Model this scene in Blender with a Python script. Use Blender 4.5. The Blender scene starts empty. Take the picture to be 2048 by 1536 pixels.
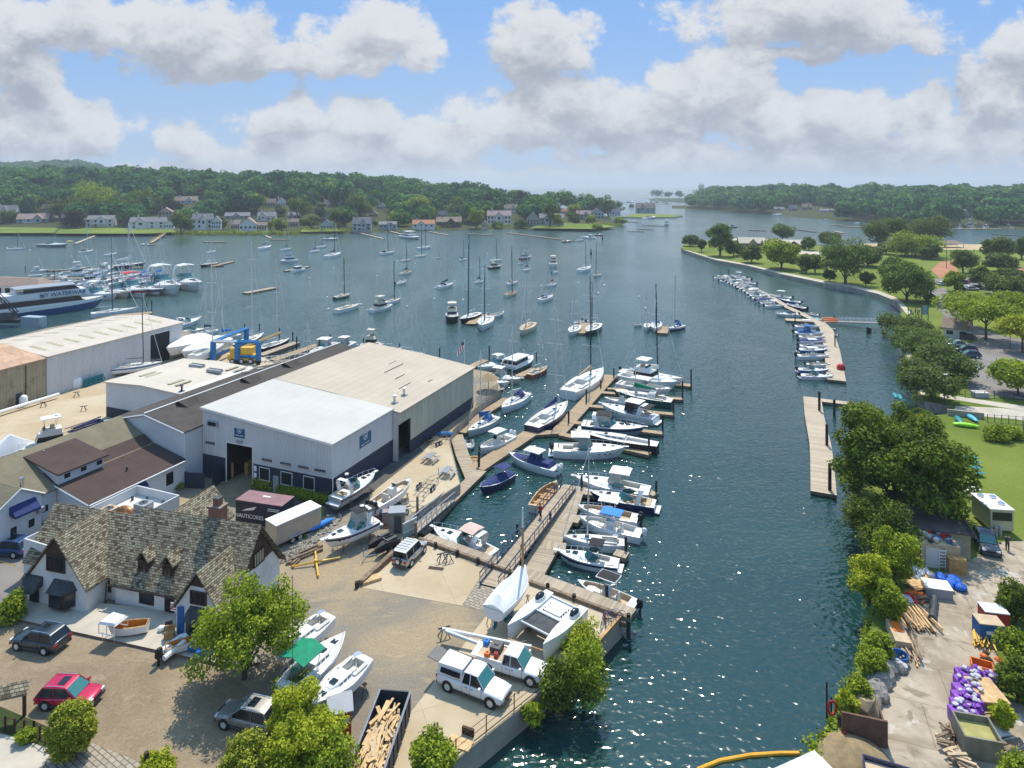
import bpy,math,random
import numpy as np
from mathutils import Vector,Matrix
SC = bpy.context.scene
COL = SC.collection
R = random.Random(11)
PI = math.pi
F,HOR,CAMZ,G = 1320.0,370.0,40.8,1.8      # focal length in photo pixels, horizon row, camera height, quay height
U = 39/34.0

# ---------------- camera
cam = bpy.data.cameras.new('camera'); camo = bpy.data.objects.new('camera',cam); COL.objects.link(camo)
camo.location = (0,0,CAMZ); camo.rotation_euler = (PI/2,0,0)
cam.sensor_width = 36; cam.lens = F/2048*36; cam.shift_y = -(768 - HOR)/2048
cam.clip_start = 0.5; cam.clip_end = 30000
SC.camera = camo
# ---------------- light and exposure
SUN_AZ,SUN_EL = math.radians(8),math.radians(60)
sun = bpy.data.lights.new('sun','SUN'); suno = bpy.data.objects.new('sun',sun); COL.objects.link(suno)
sun.energy = 4.4; sun.angle = math.radians(0.53); sun.color = (1,.915,.775)
sd = Vector((math.sin(SUN_AZ)*math.cos(SUN_EL),math.cos(SUN_AZ)*math.cos(SUN_EL),math.sin(SUN_EL)))
suno.rotation_euler = sd.to_track_quat('Z','Y').to_euler()
SC.view_settings.view_transform = 'Standard'; SC.view_settings.look = 'None'; SC.view_settings.exposure = 0.2; SC.view_settings.gamma = 1
SC.cycles.use_denoising = True
try: SC.cycles.denoiser = 'OPENIMAGEDENOISE'
except Exception: pass
SC.cycles.max_bounces = 6; SC.cycles.diffuse_bounces = 3; SC.cycles.glossy_bounces = 3; SC.cycles.transmission_bounces = 3
SC.cycles.transparent_max_bounces = 6; SC.cycles.volume_bounces = 0
SC.cycles.sample_clamp_indirect = 3; SC.cycles.sample_clamp_direct = 0
SC.cycles.caustics_reflective = False; SC.cycles.caustics_refractive = False
SC.cycles.use_adaptive_sampling = True; SC.cycles.adaptive_threshold = 0.02

class NT:
    """small helper to write node trees"""
    def __init__(s,t): s.t = t; s.n = t.nodes; s.l = t.links
    def add(s,ty,**k):
        n = s.n.new(ty)
        for a,b in k.items(): setattr(n,a,b)
        return n
    def put(s,sock,v):
        if v is None: return
        if isinstance(v,bpy.types.NodeSocket): s.l.new(v,sock)
        elif isinstance(v,(tuple,list)) and len(v)==3 and sock.type=='RGBA': sock.default_value = (*v,1)
        else: sock.default_value = v
    def math(s,op,a,b=None,c=None,clamp=False):
        n = s.add('ShaderNodeMath',operation=op,use_clamp=clamp)
        for i,v in enumerate((a,b,c)): s.put(n.inputs[i],v)
        return n.outputs[0]
    def mix(s,f,a,b,mode='MIX'):
        n = s.add('ShaderNodeMix',data_type='RGBA',blend_type=mode)
        s.put(n.inputs[0],f); s.put(n.inputs[6],a); s.put(n.inputs[7],b)
        return n.outputs[2]
    def noise(s,vec,scale,detail=4,rough=.55,dist=0):
        n = s.add('ShaderNodeTexNoise'); s.put(n.inputs['Vector'],vec)
        n.inputs['Scale'].default_value = scale; n.inputs['Detail'].default_value = detail
        n.inputs['Roughness'].default_value = rough; n.inputs['Distortion'].default_value = dist
        return n.outputs[0]
    def ramp(s,f,a,b,lo=0.,hi=1.):
        n = s.add('ShaderNodeMapRange',interpolation_type='SMOOTHSTEP')
        s.put(n.inputs[0],f); s.put(n.inputs[1],a); s.put(n.inputs[2],b); s.put(n.inputs[3],lo); s.put(n.inputs[4],hi)
        return n.outputs[0]
    def mapping(s,vec,scale=(1,1,1),rot=(0,0,0),loc=(0,0,0)):
        n = s.add('ShaderNodeMapping'); s.put(n.inputs[0],vec)
        n.inputs[1].default_value = loc; n.inputs[2].default_value = rot; n.inputs[3].default_value = scale
        return n.outputs[0]
    def xyz(s,vec):
        n = s.add('ShaderNodeSeparateXYZ'); s.put(n.inputs[0],vec); return n.outputs
    def comb(s,x,y,z):
        n = s.add('ShaderNodeCombineXYZ')
        for i,v in enumerate((x,y,z)): s.put(n.inputs[i],v)
        return n.outputs[0]

# ---------------- sky: clear blue with banks of cumulus
world = bpy.data.worlds.new('World'); SC.world = world; world.use_nodes = True
world.cycles.sampling_method = 'MANUAL'; world.cycles.sample_map_resolution = 256
wt = NT(world.node_tree); world.node_tree.nodes.clear()
# density group: (u, w) = direction as tangents of azimuth and elevation
CLOUDS = [(330,70,260,105,1),(90,40,260,85,.9),(450,110,140,60,1),(745,75,160,90,1),(700,125,190,42,.9),(830,120,90,60,.9),(60,150,120,130,.75),(1085,95,130,120,1.05),(1140,200,150,75,.9),
          (1640,30,340,98,1.1),(1580,110,210,34,.8),(1440,110,60,40,.5),(1440,185,150,80,1.05),(1340,165,90,50,.9),(1560,250,190,70,1),(1270,240,260,90,1),
          (90,260,190,90,1),(190,270,70,60,.9),(400,300,110,62,1),(560,240,150,62,.9),(720,235,105,62,1),(640,310,330,60,1),(870,290,160,60,1),
          (1030,250,180,80,1),(1650,230,100,62,1),(1740,250,120,70,1),(1860,210,75,70,.9),(1985,190,110,120,1.1),(1900,290,230,75,1),(1500,320,600,50,1),(500,345,620,32,.8),(2050,90,110,90,.9),
          (2250,200,260,190,1),(-200,180,230,160,.9),(600,-220,500,90,.7),(1500,-260,450,110,.8),(1000,350,1300,26,.75)]
grp = bpy.data.node_groups.new('cloud_density','ShaderNodeTree')
grp.interface.new_socket('Vector',in_out='INPUT',socket_type='NodeSocketVector')
grp.interface.new_socket('Value',in_out='OUTPUT',socket_type='NodeSocketFloat')
g = NT(grp); gi = g.add('NodeGroupInput'); go = g.add('NodeGroupOutput')
vec = gi.outputs[0]
warp = g.add('ShaderNodeTexNoise'); g.put(warp.inputs['Vector'],vec); warp.inputs['Scale'].default_value = 7; warp.inputs['Detail'].default_value = 6
wv = g.add('ShaderNodeVectorMath',operation='SUBTRACT'); g.put(wv.inputs[0],warp.outputs[1]); wv.inputs[1].default_value = (.5,.5,.5)
wv2 = g.add('ShaderNodeVectorMath',operation='SCALE'); g.put(wv2.inputs[0],wv.outputs[0]); wv2.inputs[3].default_value = .07
wv3 = g.add('ShaderNodeVectorMath',operation='ADD'); g.put(wv3.inputs[0],vec); g.put(wv3.inputs[1],wv2.outputs[0])
X,Y,_z = g.xyz(wv3.outputs[0])
acc = None
for (cx,cy,rx,ry,k) in CLOUDS:
    a = g.math('MULTIPLY',g.math('SUBTRACT',X,(cx - 1024)/F),F/rx)
    b = g.math('MULTIPLY',g.math('SUBTRACT',Y,(HOR - cy)/F),F/ry)
    d = g.math('MULTIPLY_ADD',b,b,g.math('MULTIPLY',a,a))
    v = g.math('MULTIPLY',g.math('SUBTRACT',1.0,g.math('SQRT',d)),k)
    acc = v if acc is None else g.math('SMOOTH_MAX',acc,v,.12)
nv = g.mapping(vec,(1,1.35,1))
n1 = g.noise(nv,6.5,10,.62); n2 = g.noise(nv,21,10,.72)
vor = g.add('ShaderNodeTexVoronoi',feature='SMOOTH_F1'); g.put(vor.inputs['Vector'],wv3.outputs[0]); vor.inputs['Scale'].default_value = 24; vor.inputs['Smoothness'].default_value = .6
puff = g.math('SUBTRACT',.45,vor.outputs['Distance'])
dens = g.math('MULTIPLY_ADD',g.math('SUBTRACT',n1,.5),2.1,acc)
dens = g.math('MULTIPLY_ADD',g.math('SUBTRACT',n2,.5),.85,dens)
dens = g.math('MULTIPLY_ADD',puff,.3,dens)
g.put(go.inputs[0],dens)

tc = wt.add('ShaderNodeTexCoord'); dx,dy,dz = wt.xyz(tc.outputs['Generated'])
ya = wt.math('MAXIMUM',wt.math('ABSOLUTE',dy),.22)
uu = wt.math('DIVIDE',dx,ya); ww = wt.math('DIVIDE',dz,ya)
def cden(du,dw):
    n = wt.add('ShaderNodeGroup'); n.node_tree = grp
    wt.put(n.inputs[0],wt.comb(wt.math('ADD',uu,du),wt.math('ADD',ww,dw),0.)); return n.outputs[0]
c0 = cden(0,0); c1 = cden(.006,.034); c2 = cden(.01,.05)
alpha = wt.ramp(c0,.03,.34)
c3 = cden(.002,.012); lit = wt.math('ADD',wt.math('MULTIPLY',wt.ramp(wt.math('SUBTRACT',c0,c1),-.30,.34),.68),wt.math('MULTIPLY',wt.ramp(wt.math('SUBTRACT',c0,c3),-.16,.18),.32))
body = wt.ramp(c2,-.25,.75)
low = wt.ramp(ww,0.,.13)
shade = wt.math('ADD',wt.math('MULTIPLY',lit,.5),wt.math('MULTIPLY',wt.math('SUBTRACT',1.,body),.45))
shade = wt.math('ADD',wt.math('MULTIPLY',shade,wt.math('MULTIPLY_ADD',low,.3,.7)),wt.math('MULTIPLY',wt.math('SUBTRACT',1.,low),.14))
tex = wt.noise(wt.comb(uu,wt.math('MULTIPLY',ww,1.5),3.),13,10,.68,.35); tex2 = wt.noise(wt.comb(uu,wt.math('MULTIPLY',ww,1.7),7.),4.5,6,.6)
shade = wt.math('ADD',shade,wt.math('MULTIPLY_ADD',wt.math('SUBTRACT',tex,.5),2.0,wt.math('MULTIPLY',wt.math('SUBTRACT',tex2,.5),1.2)))
ccol = wt.mix(wt.ramp(shade,-.4,1.05),(3.3,3.6,4.3),(6.5,6.7,7.05))
sky = wt.add('ShaderNodeTexSky',sky_type='NISHITA'); sky.sun_disc = False
sky.sun_elevation = SUN_EL; sky.sun_rotation = SUN_AZ; sky.altitude = 20; sky.air_density = 1.1; sky.dust_density = .6; sky.ozone_density = 2.0
sk = wt.mix(1.,sky.outputs[0],(1.02,1.06,1.12),'MULTIPLY')
sk = wt.mix(.72,sk,(1.75,3.75,7.6))
sk = wt.mix(wt.ramp(ww,0,.30,.5,0),sk,(4.6,5.5,6.6))
full = wt.mix(alpha,sk,ccol)
full = wt.mix(wt.ramp(ww,-.01,.05,.6,0),full,(4.4,4.85,5.5))
full = wt.mix(1.,full,wt.mix(wt.ramp(dz,.36,.75),(1,1,1),(2.0,1.8,1.5)),'MULTIPLY')   # unseen sky overhead brightened, as added fill light for the shadows
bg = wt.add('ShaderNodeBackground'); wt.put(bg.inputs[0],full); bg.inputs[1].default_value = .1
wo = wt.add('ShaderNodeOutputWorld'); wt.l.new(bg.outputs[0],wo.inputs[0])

# ---------------- pixel of the photograph -> point on a level plane
VW = dict(A1=(0,960,2.6672),A2=(560,1100,3.2),A3=(0,700,3.2),A4=(560,820,3.657),A5=(1500,1000,2.865),A6=(1000,860,3.49),
          A7=(900,640,4.096),A8=(1500,640,3.339),B1=(0,360,4),B2=(0,560,4),B3=(400,360,4),B4=(400,560,4),B5=(850,360,4),
          B6=(850,520,3.413),B7=(1350,340,2.934),B8=(1400,520,3.16),C1=(1120,540,6.827),C2=(1400,530,6.4),C3=(840,460,5.389),
          C4=(600,1080,5.12),C5=(180,1120,4.876),C6=(1780,1250,5.37),C7=(900,1120,4.876),C8=(0,1300,6.206),D1=(1120,340,6.827),
          D4=(0,300,5.12),D5=(0,480,4.876),D6=(300,600,5.12),D7=(1700,420,5.486),D8=(1380,370,5.12),P=(0,0,1))
def px(v,x,y):
    a,b,s = VW[v]; return a+x/s,b+y/s
def P(x,y,z=G,v='P'):
    x,y = px(v,x,y); d = F*(CAMZ - z)/(y - HOR)
    return Vector(((x - 1024)/F*d,d,z))
def ztop(p,y,v='P'):
    return CAMZ - (px(v,0,y)[1] - HOR)*p.y/F

# ---------------- mesh builder
class MB:
    def __init__(s): s.v = []; s.f = []; s.m = []; s.mats = []; s.T = None
    def mi(s,m):
        if m not in s.mats: s.mats.append(m)
        return s.mats.index(m)
    def pts(s,ps):
        i0 = len(s.v)
        for p in ps: s.v.append(tuple(s.T @ Vector(p)) if s.T else tuple(p))
        return i0
    def poly(s,ps,m):
        i = s.pts(ps); s.f.append(list(range(i,i+len(ps)))); s.m.append(s.mi(m)); return s
    def grid(s,rings,m,close=False,caps=False):
        k = s.mi(m); n = len(rings[0]); ix = [s.pts(r) for r in rings]
        for a,b in zip(ix,ix[1:]):
            for j in range(n if close else n - 1):
                j2 = (j+1) % n; s.f.append([a+j,a+j2,b+j2,b+j]); s.m.append(k)
        if caps:
            s.f.append([ix[0]+j for j in reversed(range(n))]); s.m.append(k)
            s.f.append([ix[-1]+j for j in range(n)]); s.m.append(k)
        return s
    def prism(s,poly,z0,z1,m,top=None,mt=None):
        if sum(a[0]*b[1] - b[0]*a[1] for a,b in zip(poly,poly[1:]+poly[:1]))<0: poly = poly[::-1]
        lo = [(p[0],p[1],z0) for p in poly]; hi = [(p[0],p[1],z1) for p in poly]
        for i in range(len(poly)):
            j = (i+1) % len(poly); s.poly([lo[i],lo[j],hi[j],hi[i]],m)
        s.poly(hi,mt or m); s.poly(lo[::-1],m); return s
    def box(s,cx,cy,cz,sx,sy,sz,m,rz=0,tilt=0):
        """centre of the base at cz"""
        M = Matrix.Translation((cx,cy,cz)) @ Matrix.Rotation(rz,4,'Z') @ Matrix.Rotation(tilt,4,'Y')
        a,b = sx/2,sy/2
        c = [M @ Vector(q) for q in [(-a,-b,0),(a,-b,0),(a,b,0),(-a,b,0),(-a,-b,sz),(a,-b,sz),(a,b,sz),(-a,b,sz)]]
        i = s.pts(c); k = s.mi(m)
        for q in ([0,3,2,1],[4,5,6,7],[0,1,5,4],[1,2,6,5],[2,3,7,6],[3,0,4,7]):
            s.f.append([i+t for t in q]); s.m.append(k)
        return s
    def tube(s,a,b,r,m,r2=None,n=6,caps=True):
        a,b = Vector(a),Vector(b); d = (b - a)
        if d.length<1e-6: return s
        q = d.to_track_quat('Z','Y'); r2 = r if r2 is None else r2
        ring = lambda c,rr: [c+q @ Vector((rr*math.cos(2*PI*i/n),rr*math.sin(2*PI*i/n),0)) for i in range(n)]
        return s.grid([ring(a,r),ring(b,r2)],m,True,caps)
    def path(s,ps,r,m,n=5):
        for a,b in zip(ps,ps[1:]): s.tube(a,b,r,m,n=n)
        return s
    def lathe(s,prof,c,m,n=12):
        return s.grid([[(c[0]+r*math.cos(2*PI*i/n),c[1]+r*math.sin(2*PI*i/n),c[2]+z) for i in range(n)] for r,z in prof],m,True,True)
    def blob(s,c,r,m,n=10,k=6,T=None,jit=0):
        rings = []
        for i in range(k+1):
            a = -PI/2+PI*i/k; rr = max(.02,math.cos(a))
            rings.append([(c[0]+r[0]*rr*math.cos(2*PI*j/n)*(1+R.uniform(-jit,jit)),c[1]+r[1]*rr*math.sin(2*PI*j/n)*(1+R.uniform(-jit,jit)),c[2]+r[2]*math.sin(a)*(1+R.uniform(-jit,jit))) for j in range(n)])
        return s.grid(rings,m,True,True)
    def frus(s,x0,x1,w0,z0,z1,m,rf=0,rb=0,tp=0,win=None,wm=None,cy=0):
        """box with raked ends and tapered sides (a cabin); optional window band (lo, hi) set proud of it"""
        def ring(t,o=0):
            a = x0+rb*t - o; b = x1 - rf*t+o; w = w0/2 - tp*t+o; z = z0+(z1 - z0)*t
            return [(a,cy - w,z),(b,cy - w*.86,z),(b,cy+w*.86,z),(a,cy+w,z)]
        s.grid([ring(0),ring(1)],m,True,False); s.poly(ring(1),m)
        if win: s.grid([ring(win[0],.015),ring(win[1],.015)],wm,True,False)
        return s
    def build(s,name,parent=None,smooth=False,loc=None,rz=0,bevel=0):
        me = bpy.data.meshes.new(name); me.from_pydata(s.v,[],s.f)
        for m in s.mats: me.materials.append(m)
        me.polygons.foreach_set('material_index',s.m)
        if smooth: me.polygons.foreach_set('use_smooth',[True]*len(s.f))
        me.update()
        o = bpy.data.objects.new(name,me); COL.objects.link(o)
        if smooth:
            try: me.set_sharp_from_angle(angle=math.radians(40))
            except Exception: pass
        if loc is not None: o.location = loc
        if rz: o.rotation_euler = (0,0,rz)
        if parent is not None: o.parent = parent
        if bevel:
            b = o.modifiers.new('bevel','BEVEL'); b.width = bevel; b.segments = 2; b.limit_method = 'ANGLE'
        return o

def tag(o,label=None,cat=None,group=None,kind=None):
    if label: o['label'] = label
    if cat: o['category'] = cat
    if group: o['group'] = group
    if kind: o['kind'] = kind
    return o
def thing(name,label,cat,loc=(0,0,0),rz=0,group=None,sc=1):
    o = bpy.data.objects.new(name,None); COL.objects.link(o); o.empty_display_size = .5
    o.location = loc; o.rotation_euler = (0,0,rz); o.scale = (sc,sc,sc) if not isinstance(sc,tuple) else sc
    return tag(o,label,cat,group)
KIDS = {}
def kids(o): return [c for c in o.children]
def dup(root,loc,rz,label,sc=None,group=None,mats=None):
    def cp(o,par):
        c = o.copy(); COL.objects.link(c)
        if par is not None: c.parent = par
        for ch in o.children: cp(ch,c)
        return c
    r = cp(root,None); r.location = loc; r.rotation_euler = (0,0,rz)
    if sc is not None: r.scale = (sc,sc,sc) if not isinstance(sc,tuple) else sc
    r['label'] = label
    if group: r['group'] = group
    return r

# ---------------- materials
MT = {}
def mat(name,col,rough=.6,metal=0,var=.12,scale=1.2,bump=0,bs=None,spec=.4,coat=0,dirt=None):
    if name in MT: return MT[name]
    m = bpy.data.materials.new(name); m.use_nodes = True; t = NT(m.node_tree); b = t.n['Principled BSDF']
    b.inputs['Roughness'].default_value = rough; b.inputs['Metallic'].default_value = metal; b.inputs['Specular IOR Level'].default_value = spec
    if coat: b.inputs['Coat Weight'].default_value = coat; b.inputs['Coat Roughness'].default_value = .05
    tc = t.add('ShaderNodeTexCoord').outputs['Object']
    lo = tuple(c*(1 - var) for c in col); hi = tuple(min(1,c*(1+var)) for c in col)
    if var:
        c = t.mix(t.ramp(t.noise(tc,scale,6,.6),.3,.7),lo,hi)
        if dirt: c = t.mix(t.ramp(t.noise(tc,scale*.37,8,.7),.52,.68,0,dirt[1]),c,dirt[0])
        t.put(b.inputs['Base Color'],c)
    else: t.put(b.inputs['Base Color'],(*col,1))
    if bump:
        bn = t.add('ShaderNodeBump'); bn.inputs['Strength'].default_value = bump; bn.inputs['Distance'].default_value = .05
        t.put(bn.inputs['Height'],t.noise(tc,bs or scale*12,4,.6)); t.put(b.inputs['Normal'],bn.outputs[0])
    MT[name] = m; return m
def hexc(r,g_,b_):
    f = lambda c: ((c/255+.055)/1.055) ** 2.4 if c>10 else c/255/12.92
    return (f(r),f(g_),f(b_))

WHITE = mat('white_gelcoat',(.74,.74,.72),.28,var=.04,scale=.6,spec=.5)
OFFW = mat('off_white_deck',(.62,.60,.55),.5,var=.07,scale=2)
CREAM = mat('cream_gelcoat',(.66,.58,.44),.4,var=.06)
TANW = mat('varnished_wood',(.42,.24,.09),.4,var=.3,scale=3)
TEAK = mat('teak_deck',(.36,.25,.15),.6,var=.25,scale=4)
NAVY = mat('navy_gelcoat',(.012,.02,.07),.2,var=.1,spec=.6)
NAVC = mat('navy_canvas',(.015,.03,.13),.8,var=.25,scale=2,bump=.3)
BLUC = mat('blue_canvas',(.02,.12,.33),.8,var=.25,scale=2,bump=.3)
BLUB = mat('bright_blue_canvas',(.02,.2,.62),.7,var=.1)
TEAL = mat('teal_paint',(.01,.22,.24),.5,var=.2)
GRNC = mat('green_canvas',(.0,.22,.11),.8,var=.15,scale=2,bump=.3)
GRNH = mat('green_gelcoat',(.008,.075,.065),.25,var=.1)
BLK = mat('black_rubber',(.012,.012,.013),.6,var=.2)
BLKC = mat('black_canvas',(.02,.02,.024),.85,var=.3,scale=2)
GRY = mat('grey_gelcoat',(.3,.32,.34),.35,var=.06)
DGRY = mat('dark_grey',(.06,.065,.07),.5,var=.2)
RED = mat('red_paint',(.45,.02,.02),.45,var=.15)
REDB = mat('red_antifoul',(.26,.07,.05),.7,var=.3)
BLUA = mat('blue_antifoul',(.01,.16,.28),.7,var=.2)
ORG = mat('orange_plastic',(.75,.17,.02),.5,var=.1)
YEL = mat('yellow_paint',(.72,.43,.05),.45,var=.15)
STEEL = mat('stainless_tube',(.62,.63,.65),.25,.9,var=.05)
ALU = mat('mast_aluminium',(.62,.63,.62),.4,.35,var=.05)
BLKM = mat('black_carbon_mast',(.015,.017,.02),.35,var=.1)
GLASS = mat('dark_glass',(.012,.018,.024),.12,var=.0,spec=.5)
TGLASS = mat('tinted_green_glass',(.03,.16,.15),.05,var=0,spec=1)
TANC = mat('tan_cushion',(.5,.38,.24),.8,var=.15)
PILE = mat('creosote_piling',(.035,.03,.026),.85,var=.4,scale=3,bump=.5)
WOODB = mat('weathered_timber',(.2,.145,.095),.85,var=.35,scale=2.5,bump=.5)
WOODL = mat('fresh_lumber',(.55,.36,.17),.7,var=.25,scale=2)
STONE = mat('stone_block',(.3,.27,.22),.9,var=.3,scale=.8,bump=.8,bs=3)
CONC = mat('concrete_pad',(.46,.39,.28),.85,var=.13,scale=.12,bump=.15,bs=2,dirt=((.3,.235,.15),.6))
CONC2 = mat('concrete_wall',(.36,.31,.24),.9,var=.2,scale=.4,bump=.3)
def pmat(name,fn,rough=.8,metal=0,spec=.3):
    """fn(nt, object coords) -> (colour socket/tuple, height socket or None, bump strength)"""
    if name in MT: return MT[name]
    m = bpy.data.materials.new(name); m.use_nodes = True; t = NT(m.node_tree); b = t.n['Principled BSDF']
    b.inputs['Roughness'].default_value = rough; b.inputs['Metallic'].default_value = metal; b.inputs['Specular IOR Level'].default_value = spec
    tc = t.add('ShaderNodeTexCoord').outputs['Object']
    c,h,s = fn(t,tc); t.put(b.inputs['Base Color'],c)
    if h is not None:
        bn = t.add('ShaderNodeBump'); bn.inputs['Strength'].default_value = s; bn.inputs['Distance'].default_value = .05
        t.put(bn.inputs['Height'],h); t.put(b.inputs['Normal'],bn.outputs[0])
    MT[name] = m; return m
def slate(axis):
    def fn(t,tc):
        x,y,z = t.xyz(tc)
        v = t.comb(x if axis=='x' else y,t.math('MULTIPLY',z,1.22),0.)
        br = t.add('ShaderNodeTexBrick',offset=.5); t.put(br.inputs['Vector'],v)
        for k,q in (('Scale',1.),('Brick Width',.3),('Row Height',.17),('Mortar Size',.018),('Mortar Smooth',.3),('Bias',0.)): br.inputs[k].default_value = q
        br.inputs['Color1'].default_value = (0,0,0,1); br.inputs['Color2'].default_value = (1,1,1,1); br.inputs['Mortar'].default_value = (.5,.5,.5,1)
        f = t.math('ADD',br.outputs['Color'],t.math('MULTIPLY',t.math('SUBTRACT',t.noise(tc,1.1,5),.5),.55))
        cr = t.add('ShaderNodeValToRGB'); t.put(cr.inputs[0],f); e = cr.color_ramp; e.interpolation = 'LINEAR'
        e.elements[0].position = 0; e.elements[0].color = (.08,.058,.038,1); e.elements[1].position = 1; e.elements[1].color = (.36,.32,.22,1)
        for p_,c_ in ((.2,(.15,.115,.075)),(.4,(.22,.185,.12)),(.7,(.29,.255,.17))):
            q = e.elements.new(p_); q.color = (*c_,1)
        c = t.mix(br.outputs['Fac'],cr.outputs[0],(.05,.042,.03))
        return c,t.math('ADD',t.math('MULTIPLY',br.outputs['Fac'],-1.),t.math('MULTIPLY',t.math('FRACT',t.math('DIVIDE',t.xyz(v)[1],.17)),-.8)),.9
    return fn
SLX = pmat('slate_shingles',slate('x'),.85); SLY = pmat('slate_shingles_across',slate('y'),.85)
def corr(col,axis,per=.3,var=.08,dirt=None):
    def fn(t,tc):
        q = dict(zip('xyz',t.xyz(tc)))[axis]
        s = t.math('SINE',t.math('MULTIPLY',q,2*PI/per))
        n = t.noise(t.mapping(tc,(1,1,.12)),.9,6,.65)
        c = t.mix(t.ramp(n,.3,.7),tuple(k*(1 - var) for k in col),tuple(min(1,k*(1+var)) for k in col))
        c = t.mix(t.ramp(s,-1.,-.55,.35,0.),c,tuple(k*.62 for k in col))
        if dirt: c = t.mix(t.ramp(t.noise(tc,.6,8,.7),.5,.66,0,.7),c,dirt)
        return c,s,.8
    return fn
def roofm(col,seam,var=.07,dirt=None,k=.15,axis='x'):
    def fn(t,tc):
        x,y,z = t.xyz(tc)
        a,b_ = (x,y) if axis=='x' else (y,x)
        s1 = t.math('LESS_THAN',t.math('FRACT',t.math('DIVIDE',a,seam)),.07)
        s2 = t.math('LESS_THAN',t.math('FRACT',t.math('DIVIDE',b_,seam*4.3)),.02)
        n = t.noise(tc,k,9,.65)
        c = t.mix(t.ramp(n,.3,.7),tuple(q*(1 - var) for q in col),tuple(min(1,q*(1+var)) for q in col))
        wn = t.add('ShaderNodeTexWhiteNoise',noise_dimensions='2D'); t.put(wn.inputs['Vector'],t.comb(t.math('FLOOR',t.math('DIVIDE',a,seam)),t.math('FLOOR',t.math('DIVIDE',b_,seam*4.3)),0.))
        c = t.mix(t.math('MULTIPLY',wn.outputs[0],.09),c,tuple(q*.5 for q in col))
        c = t.mix(t.math('MULTIPLY',t.math('MAXIMUM',s1,s2),.35),c,tuple(q*.55 for q in col))
        if dirt: c = t.mix(t.ramp(t.noise(tc,k*3,9,.75),.5,.7,0,dirt[1]),c,dirt[0])
        return c,s1,.4
    return fn
def planks(col,w=.16,var=.3):
    def fn(t,tc):
        x,y,z = t.xyz(tc)
        q = t.math('DIVIDE',x,w)
        wn = t.add('ShaderNodeTexWhiteNoise',noise_dimensions='1D'); t.put(wn.inputs['W'],t.math('FLOOR',q))
        n = t.noise(t.mapping(tc,(1,6,1)),1.5,5,.6)
        f = t.math('ADD',t.math('MULTIPLY',wn.outputs[0],.6),t.math('MULTIPLY',n,.5))
        c = t.mix(f,tuple(k*(1 - var) for k in col),tuple(k*(1+var) for k in col))
        c = t.mix(t.ramp(t.noise(tc,.25,6,.7),.5,.7,0,.35),c,tuple(k*.55 for k in col))
        gap = t.math('LESS_THAN',t.math('FRACT',q),.13)
        return t.mix(t.math('MULTIPLY',gap,.75),c,tuple(k*.25 for k in col)),gap,.3
    return fn
DOCKM = pmat('dock_planks',planks((.36,.265,.165),.19)); DOCKG = pmat('grey_dock_planks',planks((.37,.30,.215),.22,.36)); DOCKP = pmat('pale_dock_planks',planks((.45,.37,.27),.22))
def brickm(t,tc):
    x,y,z = t.xyz(tc); br = t.add('ShaderNodeTexBrick'); t.put(br.inputs['Vector'],t.comb(t.math('ADD',x,y),z,0.))
    for k,q in (('Scale',1.),('Brick Width',.24),('Row Height',.09),('Mortar Size',.012)): br.inputs[k].default_value = q
    br.inputs['Color1'].default_value = (.3,.09,.04,1); br.inputs['Color2'].default_value = (.16,.055,.03,1); br.inputs['Mortar'].default_value = (.25,.2,.16,1)
    return br.outputs['Color'],br.outputs['Fac'],-.4
BRICK = pmat('red_brick',brickm,.9)
def pavers(t,tc):
    br = t.add('ShaderNodeTexBrick'); t.put(br.inputs['Vector'],t.mapping(tc,rot=(0,0,.55)))
    for k,q in (('Scale',1.),('Brick Width',.62),('Row Height',.34),('Mortar Size',.035)): br.inputs[k].default_value = q
    br.inputs['Color1'].default_value = (.38,.33,.26,1); br.inputs['Color2'].default_value = (.3,.26,.2,1); br.inputs['Mortar'].default_value = (.12,.1,.07,1)
    return br.outputs['Color'],br.outputs['Fac'],-.4
PAV = pmat('concrete_pavers',pavers,.9)
def lotm(t,tc):
    a = t.noise(tc,.11,9,.62,.6); b = t.noise(tc,.8,8,.7,.4); c = t.noise(tc,9,4,.7)
    col = t.mix(t.ramp(a,.34,.66),(.23,.17,.105),(.34,.262,.17))
    col = t.mix(t.ramp(b,.52,.72,0,.55),col,(.4,.315,.21))
    st = t.noise(t.mapping(tc,(.5,2.4,1),(0,0,.9)),.9,6,.7,1.2)
    col = t.mix(t.ramp(st,.58,.74,0,.55),col,(.46,.37,.26))
    col = t.mix(t.ramp(t.noise(tc,.23,6,.7),.56,.72,0,.45),col,(.13,.095,.06))
    col = t.mix(t.ramp(t.noise(tc,4.5,5,.8),.35,.7,0,.45),col,(.11,.08,.05))
    return col,c,.35
LOT = pmat('worn_brown_asphalt',lotm,.95)
def gravel(t,tc):
    a = t.noise(tc,.09,9,.6,.8); b = t.noise(tc,3.2,6,.8); f = t.noise(tc,14,3,.8)
    col = t.mix(t.ramp(a,.42,.62),(.25,.22,.17),(.4,.305,.18))
    col = t.mix(t.ramp(t.noise(tc,5.5,5,.85),.35,.68,0,.6),col,(.13,.11,.085))
    col = t.mix(t.ramp(b,.55,.8,0,.4),col,(.42,.36,.26))
    tr = t.noise(t.mapping(tc,(.35,1.6,1),(0,0,-.5)),.5,4,.6,1.5)
    col = t.mix(t.ramp(tr,.56,.7,0,.45),col,(.42,.33,.19))
    return col,f,.5
GRAV = pmat('gravel_and_sand',gravel,.95)
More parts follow.
